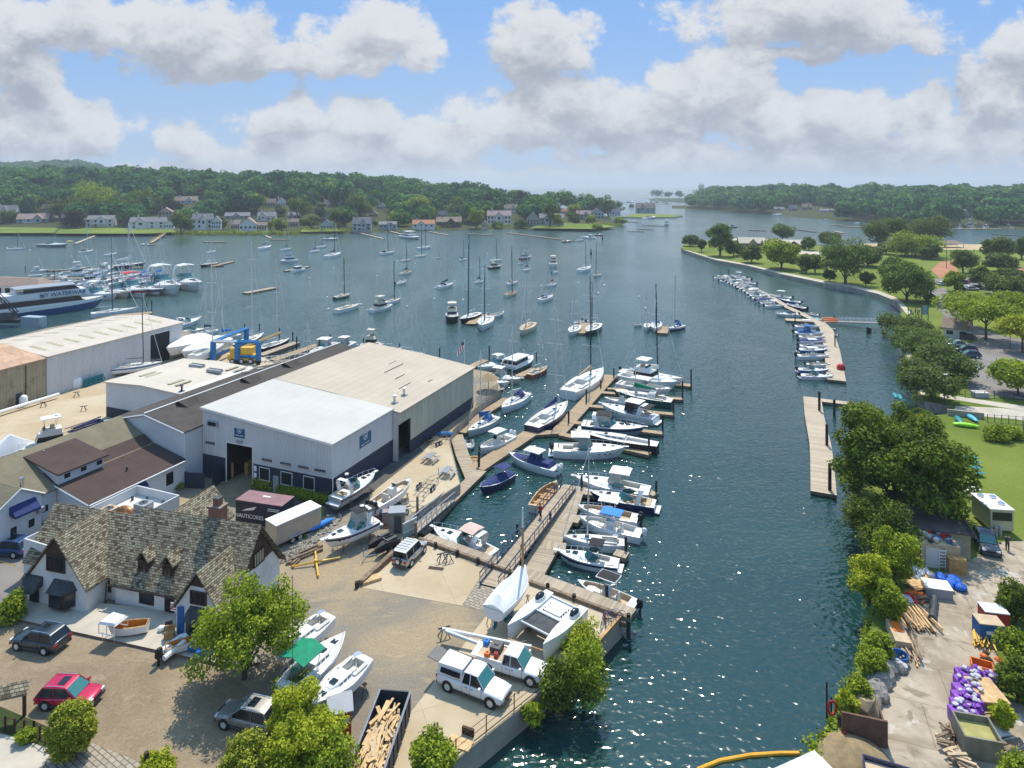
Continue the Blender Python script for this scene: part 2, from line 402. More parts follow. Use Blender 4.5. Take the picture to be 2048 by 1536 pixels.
def concpad(t,tc):
    a = t.noise(tc,.12,9,.6,.5); b = t.noise(tc,.6,8,.7)
    col = t.mix(t.ramp(a,.35,.65),(.42,.325,.2),(.5,.415,.29))
    col = t.mix(t.ramp(b,.5,.72,0,.35),col,(.34,.25,.14))
    col = t.mix(t.ramp(t.noise(tc,.05,6,.6),.5,.7,0,.4),col,(.47,.43,.36))
    br = t.add('ShaderNodeTexBrick',offset=0.); t.put(br.inputs['Vector'],t.mapping(tc,rot=(0,0,-.38)))
    for k,q in (('Scale',1.),('Brick Width',6.),('Row Height',6.),('Mortar Size',.04)): br.inputs[k].default_value = q
    col = t.mix(t.math('MULTIPLY',br.outputs['Fac'],.3),col,(.2,.16,.1))
    return col,b,.1
CONCP = pmat('stained_concrete',concpad,.9)
def mottled(t,tc):
    a = t.noise(tc,.13,9,.65,1.3); b = t.noise(tc,.5,9,.72,.6); d = t.noise(tc,.22,6,.6,2)
    col = t.mix(t.ramp(a,.38,.62),(.275,.222,.155),(.43,.36,.27))
    col = t.mix(t.ramp(b,.54,.66,0,.7),col,(.17,.13,.085))
    col = t.mix(t.ramp(d,.56,.66,0,.75),col,(.52,.48,.42))
    col = t.mix(t.ramp(t.noise(tc,.31,7,.6,1.5),.6,.66,0,.6),col,(.13,.105,.07))
    br = t.add('ShaderNodeTexBrick',offset=.3); t.put(br.inputs['Vector'],t.mapping(tc,rot=(0,0,.35)))
    for k,q in (('Scale',1.),('Brick Width',7.),('Row Height',4.4),('Mortar Size',.035)): br.inputs[k].default_value = q
    col = t.mix(t.math('MULTIPLY',br.outputs['Fac'],.6),col,(.14,.11,.07))
    return col,b,.4
MOTT = pmat('muddy_concrete',mottled,.95)
def grassm(c1,c2,k=.06):
    def fn(t,tc):
        a = t.noise(tc,k,8,.6); b = t.noise(tc,2.2,6,.8)
        col = t.mix(t.ramp(a,.35,.65),c1,c2); col = t.mix(t.ramp(b,.35,.75,0,.5),col,tuple(q*.55 for q in c1))
        col = t.mix(t.ramp(t.noise(tc,.17,6,.7),.58,.75,0,.45),col,(.2,.19,.06))
        return col,b,.6
    return fn
GRASS = pmat('mown_grass',grassm((.12,.165,.026),(.2,.24,.045),.03),.95,spec=.1)
GRASSF = pmat('far_meadow_grass',grassm((.12,.175,.03),(.2,.25,.05),.02),.95,spec=.1)
DIRT = pmat('woodland_floor',grassm((.04,.06,.018),(.07,.075,.03)),.95,spec=.1)
ASPH = mat('grey_asphalt',(.2,.18,.165),.92,var=.16,scale=.25,bump=.2,bs=20)
ASPD = mat('dark_asphalt',(.095,.09,.085),.9,var=.2,scale=.3,bump=.2,bs=20)
SAND = mat('beach_sand',(.46,.35,.2),.95,var=.12,scale=.1)
CLAY = mat('infield_clay',(.38,.17,.085),.95,var=.12,scale=.1)
PATH = mat('pale_path',(.48,.42,.33),.9,var=.1,scale=.3)
LINE = mat('line_paint',(.6,.57,.5),.8,var=.1)
LINEY = mat('yellow_line_paint',(.55,.36,.06),.8,var=.1)
SIDE = mat('pale_sidewalk',(.46,.41,.33),.9,var=.12,scale=.4)

def leafm(name,c1,c2,k=.5,trans=.35,rnd=.0):
    if name in MT: return MT[name]
    m = bpy.data.materials.new(name); m.use_nodes = True; t = NT(m.node_tree); b = t.n['Principled BSDF']
    tc = t.add('ShaderNodeTexCoord').outputs['Object']; oi = t.add('ShaderNodeObjectInfo').outputs['Random']
    n = t.noise(tc,k,3,.6)
    wn = t.add('ShaderNodeNewGeometry').outputs['Random Per Island']
    f = t.math('ADD',t.math('MULTIPLY',n,.75),t.math('MULTIPLY',wn,.45))
    c = t.mix(t.ramp(f,.3,.85),c1,c2)
    if rnd:
        hs = t.add('ShaderNodeHueSaturation'); t.put(hs.inputs['Color'],c)
        t.put(hs.inputs['Hue'],t.math('ADD',.5 - rnd*.03,t.math('MULTIPLY',oi,rnd*.06))); t.put(hs.inputs['Value'],t.math('ADD',1 - rnd*.3,t.math('MULTIPLY',oi,rnd*.6)))
        c = hs.outputs[0]
    t.put(b.inputs['Base Color'],c); b.inputs['Roughness'].default_value = .65; b.inputs['Specular IOR Level'].default_value = .18
    tr = t.add('ShaderNodeBsdfTranslucent'); t.put(tr.inputs[0],t.mix(1.,c,(1.1,1.15,.5),'MULTIPLY'))
    ms = t.add('ShaderNodeMixShader'); ms.inputs[0].default_value = trans
    t.l.new(b.outputs[0],ms.inputs[1]); t.l.new(tr.outputs[0],ms.inputs[2]); t.l.new(ms.outputs[0],t.n['Material Output'].inputs[0])
    MT[name] = m; return m
LF_OAK = leafm('oak_leaves',(.036,.072,.008),(.22,.28,.028),.35,rnd=.25)
LF_BRI = leafm('bright_leaves',(.085,.135,.01),(.4,.47,.035),.6)
LF_YEL = leafm('yellow_green_leaves',(.17,.22,.01),(.5,.53,.035),.6)
LF_CED = leafm('cedar_leaves',(.12,.15,.012),(.42,.44,.04),2.4,.25)
def farleaf():
    m = bpy.data.materials.new('distant_leaves'); m.use_nodes = True; t = NT(m.node_tree); b = t.n['Principled BSDF']
    tc = t.add('ShaderNodeNewGeometry'); pos = tc.outputs['Position']
    v = t.add('ShaderNodeTexVoronoi'); t.put(v.inputs['Vector'],t.mapping(pos,(1,1,.15))); v.inputs['Scale'].default_value = .045
    f = t.math('ADD',t.math('MULTIPLY',t.xyz(v.outputs['Color'])[0],.75),t.math('MULTIPLY',tc.outputs['Random Per Island'],.3))
    cr = t.add('ShaderNodeValToRGB'); t.put(cr.inputs[0],f); e = cr.color_ramp; e.elements[0].position = 0; e.elements[0].color = (.035,.09,.035,1); e.elements[1].position = 1; e.elements[1].color = (.25,.4,.08,1)
    for p_,c_ in ((.25,(.03,.095,.045)),(.45,(.06,.16,.04)),(.65,(.13,.26,.055)),(.8,(.05,.14,.055))): q = e.elements.new(p_); q.color = (*c_,1)
    t.put(b.inputs['Base Color'],cr.outputs[0]); b.inputs['Roughness'].default_value = .8; b.inputs['Specular IOR Level'].default_value = .1
    tr = t.add('ShaderNodeBsdfTranslucent'); t.put(tr.inputs[0],cr.outputs[0]); ms = t.add('ShaderNodeMixShader'); ms.inputs[0].default_value = .3
    t.l.new(b.outputs[0],ms.inputs[1]); t.l.new(tr.outputs[0],ms.inputs[2]); t.l.new(ms.outputs[0],t.n['Material Output'].inputs[0]); return m
LF_FAR = farleaf()
LF_RED = leafm('copper_beech_leaves',(.02,.012,.014),(.06,.032,.03),.3)
LF_PARK = leafm('park_tree_leaves',(.04,.08,.014),(.2,.26,.04),.25,rnd=.4)
LF_LIGHT = leafm('pale_shrub_leaves',(.06,.1,.02),(.17,.22,.055),.4,rnd=.3)
BARK = mat('tree_bark',(.09,.07,.05),.95,var=.3,scale=2,bump=.5)

def leaves(clumps,n,size,m,name,parent=None,seed=1,up=.7,flat=1.):
    """n leaf-sized faces spread over the skins of the clumps [(centre, radius xyz)]"""
    rg = np.random.default_rng(seed)
    cs = np.array([c for c,r in clumps]); rs = np.array([r for c,r in clumps])
    w = (rs.prod(axis=1)) ** .67; idx = rg.choice(len(cs),n,p=w/w.sum())
    d = rg.normal(size=(n,3)); d /= np.linalg.norm(d,axis=1)[:,None]
    rad = (rg.uniform(.25,1,n) ** .45*rg.uniform(.85,1.18,n))[:,None]
    c = cs[idx]+d*rs[idx]*rad
    nrm = d*.8+rg.normal(size=(n,3))*.7; nrm[:,2] = nrm[:,2]*flat+up
    nrm /= np.linalg.norm(nrm,axis=1)[:,None]
    t = np.cross(nrm,rg.normal(size=(n,3))); t /= np.linalg.norm(t,axis=1)[:,None]+1e-9
    b = np.cross(nrm,t); s = (size*rg.uniform(.55,1.35,n))[:,None]
    v = np.stack([c - t*s*.5,c+b*s*.32,c+t*s*.5,c - b*s*.32],1).reshape(-1,3)
    me = bpy.data.meshes.new(name); me.vertices.add(4*n); me.loops.add(4*n); me.polygons.add(n)
    me.vertices.foreach_set('co',v.ravel()); me.loops.foreach_set('vertex_index',np.arange(4*n)); me.polygons.foreach_set('loop_start',np.arange(n)*4)
    me.update(calc_edges=True); me.materials.append(m)
    o = bpy.data.objects.new(name,me); COL.objects.link(o)
    if parent is not None: o.parent = parent
    return o
def crown_clumps(rx,ry,rz,cz,n,cr,seed,base=-.55,jit=.22):
    rg = random.Random(seed); out = [((0,0,cz),(rx*.55,ry*.55,rz*.55))]
    for i in range(n):
        z = rg.uniform(base,1); a = i*2.399+rg.uniform(-.4,.4); q = math.sqrt(max(0,1 - z*z)); k = rg.uniform(1 - jit*2,1+jit*.3)
        r = cr*rg.uniform(.6,1.3)
        out.append(((rx*.78*q*math.cos(a)*k,ry*.78*q*math.sin(a)*k,cz+rz*.8*z*k),(r,r,r*.72)))
    return out
def tree(label,loc,rx,h,m,n=3500,size=.5,seed=1,name='tree',cat='tree',nc=26,cbase=.32,ry=None,group=None,trunk_r=None,th=None,cr=None,base=-.55,lean=(0,0),crown='crown',jit=.22):
    """thing > trunk (with limbs), crown.  rx: crown radius, h: full height, cbase: share of the height below the crown"""
    rg = random.Random(seed); ry = ry or rx
    t = thing(name,label,cat,loc,group=group)
    cz = h*(cbase+(1 - cbase)/2); rz = h*(1 - cbase)/2
    cl = crown_clumps(rx,ry,rz,cz,nc,cr or rx*.36,seed,base,jit)
    cl = [((c[0]+lean[0],c[1]+lean[1],c[2]),r) for c,r in cl]
    leaves(cl,n,size,m,crown,t,seed)
    mb = MB(); r0 = trunk_r or max(.12,h*.028)
    mb.tube((0,0,-.3),(lean[0]*.5,lean[1]*.5,h*cbase+rz*.3),r0*1.25,BARK,r0*.75,8)
    for i in range(7):
        c = cl[1+rg.randrange(len(cl) - 1)][0]; z = h*cbase*rg.uniform(.7,1.1)
        mb.tube((lean[0]*.3,lean[1]*.3,z),(c[0]*.8,c[1]*.8,c[2]),r0*.5,BARK,r0*.12,5)
    mb.build('trunk',t)
    return t

# ---------------- water
def waterm():
    m = bpy.data.materials.new('harbour_water'); m.use_nodes = True; t = NT(m.node_tree); b = t.n['Principled BSDF']
    tc = t.add('ShaderNodeTexCoord').outputs['Object']
    big = t.noise(tc,.012,5,.6,.8)
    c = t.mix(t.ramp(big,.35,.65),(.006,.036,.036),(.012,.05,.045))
    yy = t.xyz(tc)[1]; c = t.mix(t.ramp(yy,60,330),c,t.mix(t.ramp(big,.35,.65),(.042,.092,.084),(.056,.112,.1)))  # base colour lightened with distance, standing in for reflected sky
    t.put(b.inputs['Base Color'],c); b.inputs['IOR'].default_value = 1.6
    patch = t.ramp(t.noise(t.mapping(tc,(1,.45,1)),.02,5,.6,1),.38,.66)
    b.inputs['Roughness'].default_value = .12; b.inputs['Specular IOR Level'].default_value = .5
    h1 = t.noise(t.mapping(tc,(.75,1.5,1),(0,0,.35)),.7,1,.5,.4)
    h2 = t.noise(t.mapping(tc,(1,1.3,1),(0,0,-.3)),1.7,0,.5,.5)
    h3 = t.noise(t.mapping(tc,(.5,1.4,1),(0,0,.1)),.16,2,.5)
    h = t.math('ADD',t.math('MULTIPLY',h1,1.),t.math('ADD',t.math('MULTIPLY',h2,.75),t.math('MULTIPLY',h3,1.2)))
    bn = t.add('ShaderNodeBump'); bn.inputs['Distance'].default_value = .185
    t.put(bn.inputs['Strength'],t.math('MULTIPLY_ADD',patch,.55,.5)); t.put(bn.inputs['Height'],h); t.put(b.inputs['Normal'],bn.outputs[0])
    return m
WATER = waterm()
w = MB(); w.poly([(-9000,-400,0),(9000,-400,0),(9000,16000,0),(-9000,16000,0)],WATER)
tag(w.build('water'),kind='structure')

# ---------------- land masses with bulkhead sides
def land(name,pts,top,side,v='P',z=G,extra=None):
    q = [P(x,y,z,v) for x,y in pts]; q = [(p.x,p.y) for p in q]+(extra or [])
    m = MB(); m.prism(q,-2,z,side,mt=top); return tag(m.build(name),kind='structure')
WEST = [(815,1600),(913,1520),(1082,1384),(1195,1284),(1244,1234),(1181,1211),(1056,1164),(836,1079),(812,1070),(833,1025),(921,968),(899,879),(906,860),(952,815),
        (1002,778),(985,745),(930,735),(800,702),(690,706),(542,722),(520,713),(470,693),(420,676),(345,655),(300,640),(235,629),(200,636),(95,656),(5,678),(-120,700),(-700,800),(-2000,1000),(-2000,1600)]
land('ground',WEST,GRAV,CONC2)
EAST = [(1592,1600),(1629,1524),(1654,1478),(1675,1429),(1709,1366),(1727,1314),(1744,1244),(1758,1195),(1748,1130),(1728,1060),(1712,1014),(1700,960),(1690,900),(1700,860),(1780,838),(1895,828),
        (1905,812),(1850,803),(1838,790),(1829,750),(1792,673),(1787,660),(1793,640),(1806,622),(1797,608),(1784,599),(1757,588),(1704,575),(1653,567),(1558,547),(1495,531),(1432,520),
        (1400,511),(1366,499),(1362,494),(1372,487),(1400,482),(1470,481),(1560,486),(1700,493),(1800,491),(1960,497),(2048,496),(2400,500),(3300,530),(3900,1600)]
land('park_ground',EAST,GRASS,STONE)
def hills(name,shore,hfun,m,back,step=28,rows=16,z=1.2,cols=44):
    """terrain that rises behind a shoreline given in photo pixels"""
    xs = [shore[0][0]+(shore[-1][0] - shore[0][0])*i/(cols - 1) for i in range(cols)]
    mb = MB(); ring = []
    def sy(x):
        for (a,b),(c,d) in zip(shore,shore[1:]):
            if a <= x <= c: return b+(d - b)*(x - a)/(c - a)
        return shore[-1][1]
    for i in range(rows):
        r = []
        for x in xs:
            p = P(x,sy(x),z); D = p.y*(1+(back - 1)*(i/(rows - 1)) ** 1.3); X = (x - 1024)/F*D
            r.append((X,D,(-1.5 if i==0 else hfun(x,D,p.y))))
        if i==1: pass
        ring.append(r)
    mb.grid(ring,m); o = mb.build(name,smooth=True); tag(o,kind='structure'); return sy
def interp(t,x):
    if x <= t[0][0]: return t[0][1]
    for (a,b),(c,d) in zip(t,t[1:]):
        if x <= c: return b+(d - b)*(x - a)/(c - a)
    return t[-1][1]
SHL = [(-500,466),(0,468),(110,470),(217,470),(350,470),(512,470),(600,471),(695,467),(850,461),(1050,457),(1187,460),(1225,457),(1246,449)]
SHR = [(1344,417),(1435,420),(1554,430),(1640,439),(1725,442),(1895,456),(2048,459),(2500,466)]
HL = [(-500,46),(0,43),(400,37),(700,32),(900,25),(1100,12),(1246,2)]
def sm(x): x = max(0,min(1,x)); return x*x*(3 - 2*x)
def hl(x,D,D0):
    z = 1.3+interp(HL,x)*sm((D - D0 - 45)/330)*(1 - interp([(800,0),(1000,1)],x)*sm((D - D0 - 260)/260))
    if x>900: z -= 7*sm((D - D0 - interp([(900,900),(1100,420),(1246,120)],x))/90)
    return z+interp([(-500,60),(0,42),(150,56),(240,22),(330,26),(350,8),(450,0)],x)*sm((D - 1250)/900)
def hr(x,D,D0): return 1.3 - (7*sm((D - D0 - 160)/90) if x<1420 else 0)+interp([(1344,0),(1385,3),(1430,12),(1600,15),(1800,14),(2300,16)],x)*sm((D - D0 - 25)/300)*(1 - sm((D - D0 - 480)/300)*interp([(1400,1),(1700,0)],x))
syl = hills('hills',SHL,hl,DIRT,4.2,rows=26); syr = hills('far_shore',SHR,hr,DIRT,2.6,rows=14)
# narrow shore lawns and the point
def sheet(name,pts,m,z,v='P',kind='structure',zb=G):
    q = [P(x,y,zb,v) for x,y in pts]; mb = MB(); mb.poly([(p.x,p.y,zb+z) for p in q],m); o = mb.build(name)
    if sum(a.x*b.y - b.x*a.y for a,b in zip(q,q[1:]+q[:1]))<0: o.data.flip_normals()
    return tag(o,kind=kind)
def lawn(pts): return sheet('grass',pts,GRASSF,.0,'P',zb=2.3)
lawn([(-200,466),(-200,452),(0,451),(60,452),(118,455),(108,466)])
lawn([(110,467),(120,456),(215,455),(345,458),(352,464),(300,467)])
lawn([(600,464),(605,459),(670,458),(692,462)])
lawn([(1060,456),(1075,450),(1130,446),(1210,449),(1232,453),(1185,458)])
for nm,pts in (('island',[(1298,399),(1310,396.5),(1370,396.5),(1400,401),(1460,403),(1440,407),(1360,404)]),('spit',[(1245,434),(1268,427),(1320,428),(1366,431),(1350,434),(1290,435)])):
    land(nm,pts,GRASSF if nm=='spit' else DIRT,STONE,z=1.2)
# ---------------- paving and yards (sheets a little above the ground)
sheet('parking_lot',[(-400,1240),(26,1246),(450,1339),(530,1405),(560,1480),(520,1640),(-500,1640)],LOT,.012)
sheet('side_parking',[(-300,1120),(0,1062),(60,1050),(150,1012),(200,1020),(160,1180),(60,1205),(26,1242),(-300,1232)],ASPH,.012)
sheet('driveway',[(375,968),(470,962),(665,1010),(640,1062),(570,1040),(430,1005)],LOT,.016)
sheet('asphalt_apron',[(505,988),(665,1009),(735,957),(790,915),(812,893),(830,885),(850,905),(740,990),(660,1052),(600,1030)],ASPD,.02)
sheet('concrete_yard',[(738,990),(848,903),(870,872),(897,882),(919,968),(832,1022),(790,1048),(745,1030)],CONCP,.024)
sheet('boat_ramp',[(721,1175),(836,1081),(970,1140),(923.6,1212)],CONCP,.02)
sheet('paver_strip',[(924,1212),(971,1140),(1010,1160),(979,1224)],PAV,.024)
sheet('quay_slab',[(979,1224),(1010,1162),(1056,1166),(1181,1213),(1242,1235),(1193,1284),(1080,1384),(911,1520),(812,1610),(760,1610),(804,1447)],CONCP,.016)
sheet('hardstand',[(-200,960),(-200,850),(0,812),(94,795),(325,722),(420,700),(530,715),(560,735),(470,780),(215,850),(40,905)],CONCP,.016)
sheet('grass_verge',[(570,1022),(650,1012),(640,1062),(600,1085),(575,1060)],GRASSF,.026)
sheet('sidewalk',[(-300,1640),(-300,1400),(16,1472),(105,1500),(66,1570),(20,1640)],SIDE,.03)
sheet('paver_walk',[(105,1503),(185,1487),(290,1530),(420,1600),(380,1660),(20,1660)],PAV,.034)
sheet('planting_bed',[(-40,1425),(0,1413),(98,1455),(190,1490),(105,1498),(16,1470),(-60,1450)],DIRT,.022)
mb = MB()
for (a,b) in (((34,1078),(60,1095)),((0,1122),(30,1132))):
    p,q = P(*a),P(*b); mb.tube(p+Vector((0,0,.02)),q+Vector((0,0,.02)),.07,LINEY,n=4)
tag(mb.build('parking_line'),kind='structure')

# ---------------- facades
WALLW = mat('white_siding',(.60,.61,.61),.7,var=.05,scale=.4,dirt=((.4,.4,.38),.25))
WALLC = pmat('white_corrugated',corr((.62,.62,.61),'x',.3,.05)); WALLCY = pmat('white_corrugated_side',corr((.62,.62,.61),'y',.3,.05))
WALLG = pmat('cream_ribbed_side',corr((.47,.46,.35),'y',.62,.14)); WALLT = pmat('tan_corrugated_side',corr((.38,.32,.21),'y',.5,.1,(.2,.12,.06)))
BAND = mat('charcoal_blue_wall',(.022,.032,.055),.7,var=.15)
ROOFW = pmat('white_metal_roof',roofm((.5,.485,.44),.55,.06,((.5,.48,.44),.5)),.5)
ROOFC = pmat('cream_membrane_roof',roofm((.46,.39,.3),1.3,.07,((.42,.36,.28),.5)),.7)
ROOFD = pmat('white_coated_roof',roofm((.55,.49,.4),.9,.05,((.5,.42,.32),.4)),.7)
ROOFK = pmat('charcoal_shingles',roofm((.075,.065,.058),.35,.15,((.13,.11,.095),.5),k=.5,axis='y'),.95)
ROOFT = pmat('weathered_tan_shingles',roofm((.205,.175,.115),.3,.14,((.14,.11,.07),.6),k=.4,axis='y'),.95)
ROOFB = pmat('brown_shingles',roofm((.075,.05,.042),.3,.14,((.11,.075,.06),.4),k=.5,axis='y'),.95)
ROOFR = pmat('rusted_metal_roof',roofm((.5,.33,.22),.5,.2,((.34,.12,.04),.95),k=.5,axis='y'),.8)
ROOFS = pmat('aged_metal_roof',roofm((.55,.48,.4),.8,.08,((.42,.33,.24),.6),k=.25,axis='y'),.7)
STUCCO = mat('white_stucco',(.66,.66,.63),.9,var=.06,scale=.5,bump=.3,dirt=((.4,.37,.3),.5))
BROWNW = mat('dark_brown_boards',(.055,.028,.018),.8,var=.3,scale=2)
TRIMW = mat('white_trim',(.7,.7,.68),.6,var=.03)
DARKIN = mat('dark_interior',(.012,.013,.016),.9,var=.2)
SIGNB = mat('blue_sign',(.01,.1,.2),.5,var=.05)
LAMPM = mat('signal_white',(.8,.8,.78),.5,var=0)
def bld(name,label,cat,ox,oy,rz,z=0):
    return thing(name,label,cat,(ox*U,oy*U,G+z),rz,sc=U)
def window(par,face,a,b,z0,z1,at,fr=TRIMW,gl=GLASS,fw=.06,bars=0,name='window'):
    """face 'f': wall facing -y at y=at, spans x a..b; face 'r': wall facing +x at x=at, spans y a..b"""
    def bx(mb,u0,u1,w0,w1,d,m,th=.05):
        if face=='f': mb.box((u0+u1)/2,at - d/2 - .003,w0,u1 - u0,d,w1 - w0,m)
        else: mb.box(at+d/2+.003,(u0+u1)/2,w0,d,u1 - u0,w1 - w0,m)
    f = MB()
    for q in ((a,a+fw,z0,z1),(b - fw,b,z0,z1),(a+fw,b - fw,z0,z0+fw),(a+fw,b - fw,z1 - fw,z1)): bx(f,*q,.07,fr)
    for i in range(bars):
        c = a+(b - a)*(i+1)/(bars+1); bx(f,c - fw*.35,c+fw*.35,z0+fw,z1 - fw,.06,fr)
    o = f.build(name,par)
    g_ = MB(); bx(g_,a+fw,b - fw,z0+fw,z1 - fw,.025,gl); g_.build('pane',o)
    return o
def gable(par,x0,x1,xr,y0,y1,ze0,ze1,zr,wm,rm,oh=.25,th=.14,wall=True,name='roof',base=0):
    """ridge along y at x=xr; eaves at x0 (height ze0) and x1 (ze1)"""
    if wall:
        m = MB(); m.grid([[(x0,y,base),(x0,y,ze0),(xr,y,zr),(x1,y,ze1),(x1,y,base)] for y in (y0,y1)],wm,True,True); m.build('wall',par)
    m = MB(); sl0 = (zr - ze0)/(xr - x0); sl1 = (zr - ze1)/(x1 - xr)
    A = (x0 - oh,ze0 - sl0*oh+.02); B = (xr,zr+.02); Cc = (x1+oh,ze1 - sl1*oh+.02)
    m.grid([[(q[0],y,q[1]+d) for q in (A,B,Cc) for d in (0,)]+[(q[0],y,q[1]+th) for q in (Cc,B,A)] for y in (y0 - oh,y1+oh)],rm,True,True)
    return m.build(name,par)

RZ = math.atan2(-.372,.928)
# --- white boatyard warehouse, nearest of the complex
A = bld('warehouse','white metal boatyard warehouse with charcoal base, open bay door and blue emblem signs','building',-19.1,70.2,RZ)
W_,L_ = 18.3,11.9
m = MB()
def wall_f(m,y,segs,zl,zr,mt,x0=-W_,x1=0):
    for a,b,z0,z1 in segs:
        t = lambda x: zl+(zr - zl)*(x - x0)/(x1 - x0)
        m.poly([(a,y,z0),(b,y,z0),(b,y,z1 if z1<90 else t(b)),(a,y,z1 if z1<90 else t(a))],mt)
wall_f(m,0,[(-W_,-14.75,2.7,99),(-14.75,-10.73,4.5,99),(-10.73,0,2.7,99)],7.95,6.35,WALLC)
m.poly([(0,0,2.7),(0,L_,2.7),(0,L_,6.35),(0,0,6.35)],WALLCY); m.poly([(-W_,L_,0),(-W_,0,0),(-W_,0,7.95),(-W_,L_,7.95)],WALLCY)
m.build('wall',A)
m = MB(); wall_f(m,.004,[(-W_,-14.75,0,2.69),(-10.73,0,0,2.69)],0,0,BAND); m.poly([(-.004,0,0),(-.004,L_,0),(-.004,L_,2.69),(-.004,0,2.69)],BAND); m.build('base_band',A)
m = MB(); m.grid([[(-W_ - .2,y,8.0),(.2,y,6.38),(.2,y,6.52),(-W_ - .2,y,8.14)] for y in (-.2,L_+.05)],ROOFW,True,True); m.build('roof',A)
m = MB(); m.box(-.02,-.22,6.2,.16,.1,.3,TRIMW); m.grid([[(-W_ - .22,-.24,7.9),(.24,-.24,6.26),(.24,-.24,6.46),(-W_ - .22,-.24,8.1)],[(-W_ - .22,-.205,7.9),(.24,-.205,6.26),(.24,-.205,6.46),(-W_ - .22,-.205,8.1)]],TRIMW,True,True)
m.box(.03,.02,0,.08,.08,6.2,TRIMW); m.build('trim',A)
m = MB()   # bay interior
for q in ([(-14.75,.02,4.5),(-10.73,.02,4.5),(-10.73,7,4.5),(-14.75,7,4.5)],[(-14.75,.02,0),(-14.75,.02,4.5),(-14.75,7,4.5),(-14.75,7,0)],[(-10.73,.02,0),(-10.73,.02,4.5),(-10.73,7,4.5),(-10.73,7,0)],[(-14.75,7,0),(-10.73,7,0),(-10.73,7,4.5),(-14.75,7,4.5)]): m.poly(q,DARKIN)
m.box(-12.5,4.5,.6,1.6,4,1.4,GRY); m.box(-13.7,3,0,.5,2,1.5,TANW); m.build('bay',A)
m = MB()
for q in ((-14.75,-14.62,0,4.5),(-10.86,-10.73,0,4.5),(-14.75,-10.73,4.5,4.62)): m.box((q[0]+q[1])/2,-.04,q[2],q[1] - q[0],.08,q[3] - q[2],TRIMW)
m.build('door_frame',A)
for a,b in ((-9.87,-8.39),(-6.85,-5.28),(-3.8,-2.3)): window(A,'f',a,b,1.05,2.5,0)
m = MB(); m.box(-7.55,-.03,0,.75,.05,1.85,GRY); o = m.build('door',A); m = MB(); m.blob((-7.3,-.09,.95),(.04,.04,.04),STEEL,6,4); m.build('handle',o)
for x in (-17.5,-9.2,-6.6,-4.2,-2.0):
    m = MB(); m.box(x+.4,-.06,3.3+(.0 if x>-15 else .7),1.35,.12,.2,DGRY)
    for k in range(5): m.box(x - .1+k*.25,-.13,3.34+(.0 if x>-15 else .7),.04,.03,.12,STEEL)
    m.build('wall_light' if x<-15 else 'vent',A)
m = MB(); m.box(-16.7,-.1,6.1,1.6,.2,.62,GRY); m.box(-16.7,-.215,6.2,1.2,.03,.4,DARKIN); m.build('fan_vent',A)
def emblem(par,face,a,b,z0,z1,at):
    m = MB(); M = (lambda u,d,z: (u,at - d,z)) if face=='f' else (lambda u,d,z: (at+d,u,z))
    def plate(p,d,mt): m.poly([M(u,d,z) for u,z in p],mt)
    plate([(a,z0),(b,z0),(b,z1),(a,z1)] if face=='f' else [(a,z0),(b,z0),(b,z1),(a,z1)],.04,SIGNB)
    c = (a+b)/2; zc = z1 - (z1 - z0)*.22; r = (z1 - z0)*.3
    plate([(c+r*math.cos(i*PI/10),zc+r*math.sin(i*PI/10)) for i in range(20)],.055,TRIMW)
    plate([(c+r*.78*math.cos(i*PI/10),zc+r*.78*math.sin(i*PI/10)) for i in range(20)],.065,SIGNB)
    plate([(c - r*.5,zc - r*.35),(c+r*.5,zc - r*.35),(c+r*.1,zc+r*.55)],.075,TRIMW)
    w = b - a
    for i,(f0,f1) in enumerate(((.12,.45),(.5,.88))): plate([(a+w*f0,z0+.22),(a+w*f1,z0+.22),(a+w*f1,z0+.3),(a+w*f0,z0+.3)],.05,TRIMW)
    return m.build('emblem_sign',par)
emblem(A,'f',-13.5,-12.0,5.3,6.35,0); emblem(A,'r',4.9,7.2,4.1,5.5,0)
m = MB(); m.box(-12.75,-.07,4.72,.9,.12,.3,GRY); m.build('fixture',A)
m = MB(); m.box(-10.45,-.03,1.9,.35,.05,.6,LAMPM); m.box(-10.45,-.03,1.2,.35,.05,.5,LAMPM); m.box(-10.45,-.03,.7,.35,.05,.4,ORG); m.build('notice_board',A)
# --- long cream-roofed shed behind it
B = bld('storage_shed','large cream roofed boat storage shed with ribbed cream side wall','building',-19.1,70.2,RZ)
x1 = .75; y0,y1 = L_+.06,33.6
m = MB(); m.poly([(x1,y0+2.9,1.65),(x1,y1,1.65),(x1,y1,5.95),(x1,y0+2.9,5.95)],WALLG); m.poly([(x1,y0,4.5),(x1,y0+2.9,4.5),(x1,y0+2.9,5.95),(x1,y0,5.95)],WALLG)
m.poly([(x1,y0,5.95),(-W_,y0,8.0),(-W_,y0,0),(x1,y0,0)],WALLC); m.poly([(x1,y1,0),(-W_,y1,0),(-W_,y1,8.0),(x1,y1,5.95)],WALLC); m.poly([(-W_,y0,0),(-W_,y0,8),(-W_,y1,8),(-W_,y1,0)],WALLCY); m.build('wall',B)
m = MB(); m.poly([(x1 - .004,y0+2.9,0),(x1 - .004,y1,0),(x1 - .004,y1,1.65),(x1 - .004,y0+2.9,1.65)],BAND); m.box(x1 - .1,y0+2.9,0,.2,.3,4.5,BAND); m.build('base_band',B)
m = MB(); m.poly([(x1 - .01,y0,0),(x1 - 6,y0+.02,0),(x1 - 6,y0+.02,4.5),(x1 - .01,y0,4.5)],DARKIN); m.poly([(x1 - 6,y0+.02,0),(x1 - 6,y0+6,0),(x1 - 6,y0+6,4.5),(x1 - 6,y0+.02,4.5)],DARKIN); m.build('bay',B)
